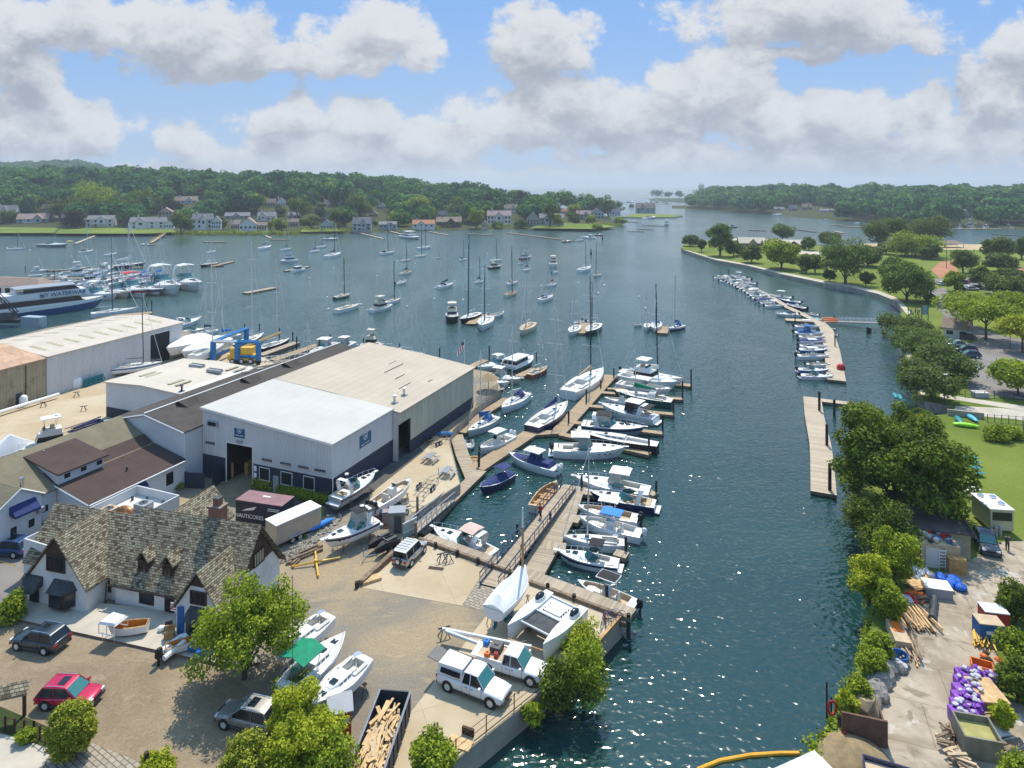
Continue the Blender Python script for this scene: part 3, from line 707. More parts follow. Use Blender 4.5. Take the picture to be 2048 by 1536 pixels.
m = MB(); m.grid([[(-W_ - .1,y,8.02),(-9,y,7.25),(x1+.25,y,5.95),(x1+.25,y,6.08),(-9,y,7.38),(-W_ - .1,y,8.15)] for y in (y0,y1+.3)],ROOFC,True,True); m.build('roof',B)
for (x,y,l) in ((-8,25,5),(-5.5,22.5,2.5),(-3.2,20,3),(-9.5,27,2),(-1.5,24,1.2)): m = MB(); m.box(x,y,7.4 - (x+9)*.133 if x>-9 else 7.4,.12,l,.05,DGRY); m.build('roof_patch',B)
for x,y in ((-1.6,17.2),(-1.2,14.2)):
    m = MB(); z = 6.35 - (x - x1)*.13 - .25; m.box(x,y,z - .1,.8,.6,.18,GRY); m.lathe([(.16,0),(.16,.8),(.3,.8),(.3,.95),(.05,1.05)],(x,y,z),ALU,8); m.build('roof_vent',B)
# --- black-roofed link building
Cb = bld('link_building','low white gabled building with a black shingle roof beside the white warehouse','building',-19.1,70.2,RZ)
gable(Cb,-30.9,-18.36,-24.5,-2.5,22.5,5.6,5.95,7.2,WALLW,ROOFK,.15)
gable(Cb,-27.6,-18.4,-24.5,22.7,34.5,6.2,5.95,7.2,WALLW,ROOFK,.1)
m = MB(); m.path([(-24.5,-2.7,7.42),(-24.5,34.5,7.42)],.09,TRIMW,4); m.build('ridge_cap',Cb)
m = MB()
for a,b in (((-31.1,5.7),(-24.5,7.25)),((-24.5,7.25),(-18.2,6.0))): m.tube((a[0],-2.72,a[1]),(b[0],-2.72,b[1]),.09,TRIMW,n=4)
m.tube((-18.25,-2.6,0),(-18.25,-2.6,5.8),.06,TRIMW); m.build('trim',Cb)
for y in (1.8,12.2,20.4):
    m = MB(); m.grid([[(-24.9,y,7.2),(-23.6,y - .6,7.75),(-22.2,y,6.75)],[(-24.9,y+1.6,7.2),(-23.6,y+2.1,7.75),(-22.2,y+1.6,6.75)]],ROOFK,True,True); m.build('roof_ventilator',Cb)
m = MB(); m.box(-28.4,17.4,6.62,1.2,.9,.1,CREAM,tilt=-.2); m.box(-27,18.6,6.85,1.0,.45,.1,CREAM,tilt=-.2); m.build('skylight',Cb)
# --- low white-roofed workshop
Db = bld('workshop','low workshop with white coated roof, skylight strips and two long ridge vents','building',-19.1,70.2,RZ)
m = MB(); m.grid([[(-47.5,y,0),(-31.2,y,0),(-31.2,y,4.7),(-32.8,y,5.2),(-40,y,5.35),(-47.5,y,5.0)] for y in (9.7,23.3)],WALLW,True,True); m.build('wall',Db)
m = MB(); m.box(-39.3,9.68,0,16.2,.05,1.5,BAND); m.build('base_band',Db)
m = MB(); m.grid([[(-47.7,y,5.02),(-40,y,5.37),(-31.3,y,4.95),(-31.3,y,5.1),(-40,y,5.52),(-47.7,y,5.17)] for y in (9.4,23.5)],ROOFD,True,True); m.build('roof',Db)
for x,y in ((-40.6,19.7),(-35.8,18.6)): m = MB(); m.box(x,y,5.45,2.6,.8,.4,GRY,.0); m.box(x,y+.25,5.85,2.7,.25,.05,DGRY); m.build('ridge_vent',Db)
SKYL = mat('yellowed_fiberglass',(.36,.31,.2),.6,var=.15)
for x,y in ((-44.6,14.2),(-43.3,14.2),(-37,12.7),(-35.6,12.7),(-42,22),(-40.5,22),(-35,21.3),(-33.4,21.3)): m = MB(); m.box(x,y,5.42 if x>-42 else 5.36,.55,2.6,.06,SKYL); m.build('skylight',Db)
m = MB(); m.box(-33.2,10.3,5.1,.6,.6,.2,DGRY); m.lathe([(.14,0),(.14,.7),(.28,.75),(.05,.95)],(-33.2,10.3,5.2),DGRY,8); m.build('roof_vent',Db)
# --- brown and tan roofed office range
E = bld('office_building','long white office building with tan and brown shingle roof and shed dormer','building',-19.1,70.2,RZ)
m = MB(); m.grid([[(-18.06,y,0),(-18.06,y,3.0),(-22.7,y,3.9),(-28.3,y,6.5),(-38,y,2.2),(-38,y,0)] for y in (-13.9,-2.75)],WALLW,True,True); m.grid([[(-22.7,y,0),(-22.7,y,3.7),(-28.3,y,6.45),(-38,y,2.2),(-38,y,0)] for y in (-34,-13.95)],WALLW,True,True); m.build('wall',E)
m = MB(); m.grid([[(-22.3,y,3.85),(-28.3,y,6.52),(-38.3,y,2.1),(-38.3,y,2.25),(-28.3,y,6.68),(-22.3,y,4.0)] for y in (-34,-2.72)],ROOFT,True,True); m.build('roof',E)
m = MB(); m.grid([[(-17.8,y,2.98),(-22.85,y,4.12),(-24.5,y,4.95),(-24.5,y,5.07),(-22.85,y,4.24),(-17.8,y,3.12)] for y in (-14.1,-2.73)],ROOFB,True,True); m.build('lower_roof',E)
m = MB(); m.tube((-17.8,-14.14,3.05),(-22.85,-14.14,4.15),.08,TRIMW,n=4); m.tube((-17.74,-14.1,3.02),(-17.74,-2.8,3.02),.08,TRIMW,n=4); m.build('trim',E)
m = MB(); m.grid([[(-22.5,y,4.0),(-22.5,y,5.25),(-26.8,y,5.95),(-26.8,y,5.6)] for y in (-13.9,-9.1)],WALLW,True,True); d_ = m.build('dormer',E)
m = MB(); m.grid([[(-22.1,y,5.2),(-27.4,y,6.2),(-27.4,y,6.32),(-22.1,y,5.34)] for y in (-14.2,-8.8)],ROOFB,True,True); m.build('roof',d_)
for y in (-13.4,-11.7,-10.0): window(d_,'r',y,y+.75,4.45,5.05,-22.5)
for y,w_,z_ in ((-12.4,1.6,1.0),(-9.0,.9,1.3),(-5.3,1.1,1.0)): window(E,'r',y,y+w_,z_,2.5,-18.06)
def awning(par,x,y,w,z,mt=NAVC):
    m = MB(); m.grid([[(x,y,z),(x+.9,y,z - .75),(x+.9,y,z - .95),(x,y,z - .8)],[(x,y+w,z),(x+.9,y+w,z - .75),(x+.9,y+w,z - .95),(x,y+w,z - .8)]],mt,True,True); m.build('awning',par)
awning(E,-18.06,-9.3,1.6,2.75)
m = MB(); m.box(-26,-19.3,5.5,1.1,1.2,.14,TRIMW,tilt=.43); m.box(-25.98,-19.3,5.62,.9,1.0,.05,GLASS,tilt=.43); m.build('skylight',E)
m = MB(); m.lathe([(.15,0),(.15,1.4),(.22,1.4),(.22,1.6)],(-23.7,-16.6,4.2),STEEL,8); m.build('flue',E)
m = MB(); m.lathe([(.1,0),(.1,.5)],(-20.2,-8.2,3.6),DGRY,8); m.build('vent_pipe',E); m = MB(); m.lathe([(.09,0),(.09,.45)],(-27,-12.4,5.9),GRY,8); m.build('vent_pipe',E)
for y in (-15.6,): window(E,'r',y,y+.9,1.9,2.7,-22.7)
m = MB(); m.box(-22.66,-14.7,0,.06,1.3,1.7,WALLW); m.build('garage_door',E)
# gabled wing at the left edge
Fw = bld('white_cottage','small white gabled cottage with a navy awning at the left edge','building',-19.1,70.2,RZ)
m = MB(); m.grid([[(x,-19.9,0),(x,-19.9,4.0),(x,-17.7,5.35),(x,-15.7,4.1),(x,-15.7,0)] for x in (-27,-22.2)],WALLW,True,True); m.build('wall',Fw)
m = MB(); m.grid([[(x,-20.1,3.9),(x,-17.7,5.4),(x,-15.5,4.05),(x,-15.5,4.18),(x,-17.7,5.55),(x,-20.1,4.05)] for x in (-27,-22.0)],ROOFT,True,True); m.build('roof',Fw)
m = MB(); m.tube((-21.98,-20.1,3.98),(-21.98,-17.7,5.48),.08,TRIMW,n=4); m.tube((-21.98,-17.7,5.48),(-21.98,-15.5,4.1),.08,TRIMW,n=4); m.build('trim',Fw)
for y in (-18.6,-17.0): window(Fw,'r',y,y+.7,1.3,2.2,-22.2)
window(Fw,'r',-18.5,-16.4,2.9,3.6,-22.2); awning(Fw,-22.2,-18.6,2.3,4.1)
m = MB(); m.box(-21.95,-15.95,2.5,.45,.6,.45,GRY); m.build('air_conditioner',Fw)
# --- flat-roofed parapet building behind the slate house
Gx = thing('flat_roof_annex','white flat roofed annex with a parapet and rooftop air conditioners behind the slate house','building',(-38.2*U,67.3*U,G),RZ,sc=U)
m = MB()
for q in ((2.9,-.06,5.8,.12),(.06,-5.5,.12,10.8),(5.74,-5.5,.12,10.8),(2.9,-10.9,5.8,.12)): m.box(q[0],q[1],0,q[2],q[3],3.4,WALLW)
m.build('wall',Gx)
m = MB(); m.box(2.9,-5.5,2.35,5.55,10.7,.15,OFFW); m.build('roof',Gx)
for i,(x,y) in enumerate(((3.6,-2.2),(1.5,-4.2))):
    m = MB(); m.box(x,y,2.5,1.3,1.2,.75,TANC if i else GRY); m.lathe([(.42,0),(.42,.06)],(x,y,3.25),DGRY,12); m.lathe([(.1,0),(.1,.1)],(x,y,3.3),BLK,8); m.build('air_conditioner',Gx,bevel=.03)
m = MB(); m.blob((3.0,-3.6,2.95),(1.0,.45,.5),mat('rusty_copper',(.42,.17,.07),.4,.6,var=.5,scale=2),10,6); m.blob((3.6,-4.6,2.8),(.6,.35,.35),LAMPM,10,6); m.build('duct',Gx,True)
for x,y in ((.8,-1.2),(2.2,-.7),(4.4,-.7),(4.9,-2.4)): m = MB(); m.lathe([(.12,0),(.14,.35),(.1,.45)],(x,y,2.5),DGRY,7); m.build('vent_pipe',Gx)

# --- slate-roofed half-timber house
RT = math.atan2(-.26,.966)
T = bld('slate_roof_house','white stucco half timbered house with steep mottled slate roof and brick chimney','house',-21.15,50.2,RT)
def slope_roof(par,x0,x1,yf,yb,yr,zf,zb,zr,m_,name,oh=.0,th=.16):
    m = MB(); m.grid([[(x,yf,zf),(x,yr,zr),(x,yb,zb),(x,yb,zb+th),(x,yr,zr+th),(x,yf,zf+th)] for x in (x0,x1)],m_,True,True); return m.build(name,par)
# main body walls
m = MB(); m.grid([[(x,.45,0),(x,.45,1.95),(x,3.38,5.95),(x,6.3,1.95),(x,6.3,0)] for x in (-11.6,-.35)],STUCCO,True,True)
m.grid([[(x,.75,0),(x,.75,2.0),(x,3.4,5.2),(x,6.2,2.0),(x,6.2,0)] for x in (-20.6,-11.65)],STUCCO,True,True); m.build('wall',T)
m = MB(); m.poly([(-.32,1.75,3.7),(-.32,5.0,3.75),(-.32,3.38,5.9)],BROWNW)
m.poly([(-.32,1.4,3.2),(-.32,5.3,3.3),(-.32,5.0,3.75),(-.32,1.75,3.7)],BROWNW); m.build('gable_boards',T)
window(T,'r',2.75,4.1,3.2,4.35,-.31,BROWNW,SKYL,.08,3)
slope_roof(T,-11.7,0,0,6.75,3.38,1.75,1.75,6.3,SLX,'roof')
slope_roof(T,-21.3,-11.72,.35,6.75,3.4,1.85,1.85,5.5,SLX,'side_roof')
def front_gable(xa,xb,yf,ze,zr,zw,yback,label=None,name='front_gable'):
    xm = (xa+xb)/2
    m = MB(); m.grid([[(xa+.25,y,0),(xa+.25,y,ze+.1),(xm,y,zr - .15),(xb - .25,y,ze+.1),(xb - .25,y,0)] for y in (yf,yf+2.5)],STUCCO,True,True); w_ = m.build(name,T)
    t = (zw - ze)/(zr - ze); m = MB(); m.poly([(xa+.25+(xm - xa - .25)*t,yf - .02,zw),(xb - .25 - (xb - .25 - xm)*t,yf - .02,zw),(xm,yf - .02,zr - .12)],BROWNW); m.build('gable_boards',w_)
    m = MB(); m.grid([[(xa,y0_,ze),(xm,y0_,zr),(xb,y0_,ze),(xb,y0_,ze+.15),(xm,y0_,zr+.16),(xa,y0_,ze+.15)] for y0_ in (yf - .25,yback)],SLY,True,True); m.build('roof',w_)
    return w_
g1 = front_gable(-18.9,-12.4,-1.3,1.9,5.75,4.2,3.4); g2 = front_gable(-4.3,.2,-1.35,2.0,5.0,3.9,2.6)
window(g1,'f',-16.6,-14.7,2.95,4.25,-1.33,BROWNW,DARKIN,.09,3); window(g2,'f',-2.75,-1.3,2.6,3.6,-1.38,BROWNW,DARKIN,.09,2)
def bay(par,xc,w,yf,z0,z1):
    m = MB(); pl = [(xc - w/2,yf),(xc - w*.3,yf - .7),(xc+w*.3,yf - .7),(xc+w/2,yf)]
    m.prism(pl,z0,z1,BROWNW); o = m.build('bay_window',par)
    m = MB(); q = [(xc - w/2 - .2,yf),(xc - w*.33,yf - .95),(xc+w*.33,yf - .95),(xc+w/2+.2,yf)]
    m.grid([[(*p,z1) for p in q],[(xc - w*.4,yf,z1+.65),(xc - w*.25,yf - .15,z1+.62),(xc+w*.25,yf - .15,z1+.62),(xc+w*.4,yf,z1+.65)]],ROOFS2); m.poly([(*p,z1) for p in q],ROOFS2); m.poly([(xc - w*.4,yf,z1+.65),(xc - w*.25,yf - .15,z1+.62),(xc+w*.25,yf - .15,z1+.62),(xc+w*.4,yf,z1+.65)],ROOFS2); m.build('roof',o)
    m = MB()
    for (a,b) in zip(pl,pl[1:]):
        a,b = Vector((*a,0)),Vector((*b,0)); n_ = Vector(((b - a).y,-(b - a).x,0)).normalized()*.02
        p,q2 = a.lerp(b,.12)+n_,a.lerp(b,.88)+n_
        m.poly([(p.x,p.y,z0+.15),(q2.x,q2.y,z0+.15),(q2.x,q2.y,z1 - .15),(p.x,p.y,z1 - .15)],GLASS)
    m.build('pane',o)
ROOFS2 = mat('dark_slate',(.05,.055,.06),.8,var=.3,scale=4,bump=.4)
bay(g1,-14.9,2.4,-1.3,.5,1.75); bay(g2,-1.9,2.2,-1.35,.4,1.75)
# entrance canopy and doors
m = MB(); m.grid([[(-18.9,-1.3,2.35),(-18.95,-2.3,1.55),(-18.95,-2.3,1.45),(-18.9,-1.3,1.6)],[(-17.0,-1.3,2.35),(-16.95,-2.3,1.55),(-16.95,-2.3,1.45),(-17.0,-1.3,1.6)]],ROOFS2,True,True); m.build('canopy',T)
for x,y,w_ in ((-17.9,-1.33,.8),(-6.3,.42,.75)):
    m = MB(); m.box(x,y,.12,w_+.15,.06,1.7,BROWNW); o = m.build('door',T); m = MB(); m.box(x,y - .035,.15,w_ - .06,.02,1.55,DARKIN); m.build('pane',o)
window(T,'f',-9.2,-7.8,.45,1.65,.45,BROWNW,GLASS,.08); window(T,'f',-12.75,-12.3,.6,1.5,.74,BROWNW,DARKIN); window(T,'f',-5.3,-4.85,.9,1.6,.45,BROWNW,GLASS)
m = MB(); m.box(-6.6,.2,1.68,2.9,.06,.2,mat('red_sign_board',(.42,.05,.03),.6,var=.1))
for i in range(9): m.box(-7.8+i*.3,.16,1.73,.14,.02,.1,OFFW)
m.build('shop_sign',T)
for xc in (-9.15,-6.75):
    m = MB(); m.grid([[(xc - .5,y,2.3),(xc - .5,y,3.7),(xc+.5,y,3.7),(xc+.5,y,2.3)] for y in (.7,2.6)],BROWNW,True,True); d_ = m.build('dormer',T)
    m = MB(); m.grid([[(xc - .66,y,3.6),(xc,y,4.4),(xc+.66,y,3.6),(xc+.66,y,3.72),(xc,y,4.56),(xc - .66,y,3.72)] for y in (.55,2.8)],SLY,True,True); m.build('roof',d_)
    window(d_,'f',xc - .36,xc+.36,2.6,3.5,.7,BROWNW,GLASS,.05,1)
m = MB(); m.box(-4.6,3.9,4.5,1.15,.9,2.6,BRICK); m.box(-4.6,3.9,7.1,1.3,1.05,.18,BRICK); m.box(-4.6,3.9,7.28,.55,.55,.55,BRICK); c_ = m.build('chimney',T)
m = MB(); m.box(-4.6,3.9,7.84,.65,.6,.08,DGRY); m.build('chimney_cap',c_)
m = MB(); m.grid([[(x,5,0),(x,11.6,0),(x,11.6,2.0),(x,5,2.0)] for x in (-13.3,-9.6)],STUCCO,True,True); w_ = m.build('rear_wing',T)
m = MB(); m.grid([[(-13.9,y,1.9),(-11.5,y,4.5),(-9.1,y,1.9),(-9.1,y,2.05),(-11.5,y,4.66),(-13.9,y,2.05)] for y in (3.0,11.8)],SLY,True,True); m.build('roof',w_)
m = MB()
m.tube((-12.15,-.02,.1),(-12.15,.1,1.8),.05,BROWNW); m.tube((-11.9,-.06,1.72),(-4.4,-.06,1.7),.06,BROWNW,n=5); m.build('downpipe',T)
# patio with kerb in front of it
q = [P(26,1241),P(450,1335),P(520,1330),P(470,1240),P(60,1195)]
m = MB(); m.prism([(p.x,p.y) for p in q],G - .1,G+.22,mat('brown_kerb',(.2,.12,.09),.9,var=.2),mt=SIDE); tag(m.build('pavement'),kind='structure')

# --- big white shed, rusty-roofed shed and the brown-roofed hut at the left
RH = math.atan2(-.306,.952)
Hs = bld('boat_shed','long white corrugated boat shed with patched metal roof and a tall open doorway','building',-74.4,105.6,RH)
m = MB(); m.grid([[(0,y,0),(0,y,6.4),(-9.3,y,7.4),(-18.6,y,6.4),(-18.6,y,0)] for y in (0,27.7)],WALLCY,True,True); m.build('wall',Hs)
m = MB(); m.grid([[(.2,y,6.4),(-9.3,y,7.42),(-18.8,y,6.4),(-18.8,y,6.55),(-9.3,y,7.57),(.2,y,6.55)] for y in (-.1,28)],ROOFS,True,True); m.build('roof',Hs)
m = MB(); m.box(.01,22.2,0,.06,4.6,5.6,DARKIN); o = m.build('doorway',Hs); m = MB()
for yy in (19.85,24.55): m.box(.03,yy,0,.1,.12,5.7,TRIMW)
m.box(.03,22.2,5.6,.1,4.8,.14,TRIMW); m.build('frame',o)
for i in range(9):
    for s_ in (-1,1):
        m = MB(); x = -4.6 if s_>0 else -13; z = 6.4+(-x if s_>0 else 18.6+x)/9.3*1.0+.16; m.box(x,2+i*2.9,z,3.6,.7,.03,SKYL,tilt=.107*(1 if s_>0 else -1)); m.build('skylight',Hs)
m = MB(); m.box(.04,8,0,.06,.9,2,OFFW); m.build('door',Hs)
Hr = bld('rusty_roof_shed','tan corrugated shed with a streaked rusty metal roof at the left edge','building',-74.4,105.6,RH)
m = MB(); m.grid([[(-.1,y,0),(-.1,y,6.3),(-9,y,7.9),(-18,y,6.3),(-18,y,0)] for y in (-34,-.1)],WALLT,True,True); m.build('wall',Hr)
m = MB(); m.grid([[(.1,y,6.2),(-9,y,7.85),(-18,y,6.2),(-18,y,6.36),(-9,y,8.0),(.1,y,6.36)] for y in (-34,-.12)],ROOFR,True,True); m.build('roof',Hr)
for y,z0,z1 in ((-8.6,3.4,5.0),(-8.9,.5,2.2)): window(Hr,'r',y,y+1.3,z0,z1,-.09,BROWNW,DARKIN)
m = MB(); m.box(-.05,-4.4,0,.06,.9,2.0,DGRY); m.build('door',Hr); m = MB(); m.tube((.05,-3.4,.2),(.05,-3.4,6),.07,BROWNW); m.build('downpipe',Hr)
# ---------------- boats
def hb(u,B,sw,p): return B/2*(sw+(1 - sw)*math.sin(PI/2*u/.45)) if u<.45 else B/2*max(.012,1 - ((u - .45)/.55) ** p)
def hull(root,L,B,fb,mh=WHITE,md=OFFW,ml=None,mbot=None,ms=None,rise=.35,sw=.82,p=2.3,rake=.1,cock=(),draft=.35,n=13,depth=.5,tumble=0,wlk=.86):
    us = sorted(set([i/n for i in range(n+1)]))
    st = []
    for c in cock: us += [c[0],c[1]]
    us = sorted(set(round(u,4) for u in us))
    inside = lambda u: next((c for c in cock if c[0] - 1e-6<u<c[1]+1e-6),None)
    for u in us:
        edge = [c for c in cock if abs(c[0] - u)<1e-4 or abs(c[1] - u)<1e-4]
        if edge:
            c = edge[0]; first = abs(c[0] - u)<1e-4
            st += [(u,None),(u,c)] if first else [(u,c),(u,None)]
        else: st.append((u,inside(u)))
    mbot = mbot or mh; ms = ms or mh; ml = ml or md
    zs = lambda u: fb*(.92+rise*u*u)
    def sec(u):
        h = hb(u,B,sw,p); z = zs(u); w = h*(wlk - .34*u ** 3); X = lambda zz: -L/2+L*u - rake*L*u ** 5*(1 - max(-.5,zz/z))+(.03*L*(1 - u) ** 8*(zz/z if tumble else 0))
        dr = draft*(1 - u ** 4*.9)
        pr = [(h,z),(h*.99,z*.84),(h*.965,z*.58),(w,.0),(w*.62,-dr*.72),(0,-dr)]
        return [(X(zz),y,zz) for y,zz in pr]+[(X(zz),-y,zz) for y,zz in pr[-2::-1]]
    m = MB(); R_ = [sec(u) for u in [i/n for i in range(n+1)]]
    for j in range(10):
        k = j if j<5 else 9 - j
        mt = mh if k in (0,2) else ms if k==1 else mbot
        m.grid([[r[j],r[j+1]] for r in R_][::-1],mt)
    m.poly(R_[0][:4]+R_[0][7:],mh); m.poly(R_[0][3:8],mbot)
    o = m.build('hull',root,True)
    m = MB(); rings = []
    for u,c in st:
        h = hb(u,B,sw,p); z = zs(u); x = -L/2+L*u; g_ = min(.1,h*.3)
        if c: d = c[2] if len(c)>2 else depth; k = (c[3] if len(c)>3 else 1); hi = max(.02,(h - g_*1.6)*k); r = [(h,z),(h - g_,z+.03),(hi+.02,z+.03),(hi,z - d),(0,z - d)]
        else: r = [(h,z),(h - g_,z+.03),(max(.01,(h - g_)*.7),z+.05),(max(.008,(h - g_)*.66),z+.05),(0,z+.075)]
        rings.append(([(x,y,zz) for y,zz in r],c))
    for (a,ca),(b,cb) in zip(rings,rings[1:]):
        for j in range(4):
            mt = (ml if (ca or cb) and j >= 2 else md)
            for s in (1,-1):
                q = [a[j],a[j+1],b[j+1],b[j]]; q = [(x,s*y,z) for x,y,z in q]
                m.poly(q[::-1] if s>0 else q,mt)
    m.build('deck',root)
    return zs
def rail(root,L,B,zs,u0=.5,u1=.97,h=.55,sw=.82,p=2.3,name='bow_rail',r=.022):
    m = MB(); us = [u0+(u1 - u0)*i/5 for i in range(6)]
    P_ = lambda u,s: (-L/2+L*u,s*max(.05,hb(u,B,sw,p) - .06),zs(u))
    for s in (1,-1):
        pts = [P_(u,s) for u in us]; m.path([(x,y,z+h) for x,y,z in pts],r,STEEL,4)
        for x,y,z in pts[::1]: m.tube((x,y,z),(x,y,z+h),r*.8,STEEL,n=3)
    a,b = P_(u1,1),P_(u1,-1); m.tube((a[0],a[1],a[2]+h),(b[0],b[1],b[2]+h),r,STEEL,n=4)
    return m.build(name,root)
def outboard(root,x,ys,z,mt=BLK):
    for y in ys:
        m = MB(); m.box(x - .3,y,z - .1,.5,.36,.3,mt); m.blob((x - .3,y,z+.35),(.36,.24,.36),mt,8,5); m.box(x - .34,y,z - .75,.16,.1,.8,mt); m.box(x,y,z - .3,.3,.3,.3,DGRY); m.build('outboard_motor',root)
def top(root,x0,x1,w,z,zb,mt=WHITE,posts=True,name='hardtop',th=.09,rim=None,rr=.03,cam=.06):
    m = MB(); k = 5; xs = [x0+(x1 - x0)*i/k for i in range(k+1)]
    rg = lambda x,zz: [(x,w/2*c_,zz+cam*(1 - abs(c_)) - (0.04 if x in (xs[0],xs[-1]) else 0)) for c_ in (-1,-.85,0,.85,1)]
    m.grid([rg(x,z)+rg(x,z+th)[::-1] for x in xs],mt,True,True); o = m.build(name,root,True)
    if rim:
        m = MB(); m.path([(x0,-w/2,z+.05),(x1,-w/2,z+.05),(x1,w/2,z+.05),(x0,w/2,z+.05),(x0,-w/2,z+.05)],.05,rim,5); m.build('rim',o)
    if posts:
        m = MB()
        for x,xb in ((x0+.15*(x1 - x0),x0+.3*(x1 - x0)),(x1 - .15*(x1 - x0),x1 - .22*(x1 - x0))):
            for s in (1,-1): m.tube((xb,s*w*.34,zb),(x,s*w*.42,z+.02),rr,STEEL,n=4)
        m.build('top_frame',root)
    return o
def shield(root,x0,x1,w,z,h,gm=TGLASS,name='windshield',fm=STEEL):
    """wrap-round windscreen: x1 front, x0 rear ends of the side wings"""
    lo = [(x0,w/2),(x0+(x1 - x0)*.55,w*.46),(x1,w*.25),(x1+.12,0),(x1,-w*.25),(x0+(x1 - x0)*.55,-w*.46),(x0,-w/2)]
    m = MB(); a = [(x,y,z) for x,y in lo]; b = [(x - h*.75,y*.86,z+h*(1 if 0<i<6 else .6)) for i,(x,y) in enumerate(lo)]
    m.grid([a,b],gm); m.grid([b,[(x - .03,y*.97,zz) for x,y,zz in b]],gm); o = m.build(name,root); m = MB(); m.path(b,.025,fm,4); m.build('frame',o); return o
def seat(m,x,y,z,w=.5,d=.5,mt=OFFW): m.box(x,y,z,d,w,.42,mt); m.box(x - d/2+.06,y,z+.42,.12,w,.45,mt)
def dome(root,x,y,z,r=.25): m = MB(); m.lathe([(r*.8,0),(r,r*.25),(r,r*.55),(r*.6,r*.8),(.02,r*.85)],(x,y,z),WHITE,10); m.build('radar_dome',root,True)
def place(v,st,bw,z,base,sc_fb=None):
    a,b = P(*st,base+1.0,v),P(*bw,base+1.0,v); L = (b - a).length
    fb = sc_fb or max(.35,min(1.75,.09*L+.28))
    a,b = P(*st,base+fb,v),P(*bw,base+fb,v); L = (b - a).length; c = (a+b)/2; d = b - a
    return Vector((c.x,c.y,base)),math.atan2(d.y,d.x),L,fb
NB = []
def boat(kind,label,v,st,bw,base=0.,br=None,grp=None,fb=None,name=None,cat=None,**o):
    loc,rz,L,fb = place(v,st,bw,0,base,fb)
    if 'L' in o: L = o['L']
    br = br or {'sail': .3,'cc': .33,'skiff': .36,'cruiser': .33,'sport': .33,'fly': .36,'covered': .34,'rib': .5,'pilot': .34}.get(kind,.33)
    B = o.get('B') or max(1.3,L*br)
    nm = name or {'sail': 'sailboat','skiff': 'skiff','rib': 'inflatable_dinghy'}.get(kind,'motorboat')
    t = thing(nm,label,cat or {'sailboat': 'sailboat','skiff': 'rowing boat','inflatable_dinghy': 'dinghy'}.get(nm,'motorboat'),loc,rz,grp)
    KB[kind](t,L,B,fb,o,loc); NB.append((t,loc,rz,L,B)); return t
SLATEM = mat('weathered_dark_mast',(.07,.08,.1),.4,.2,var=.1)
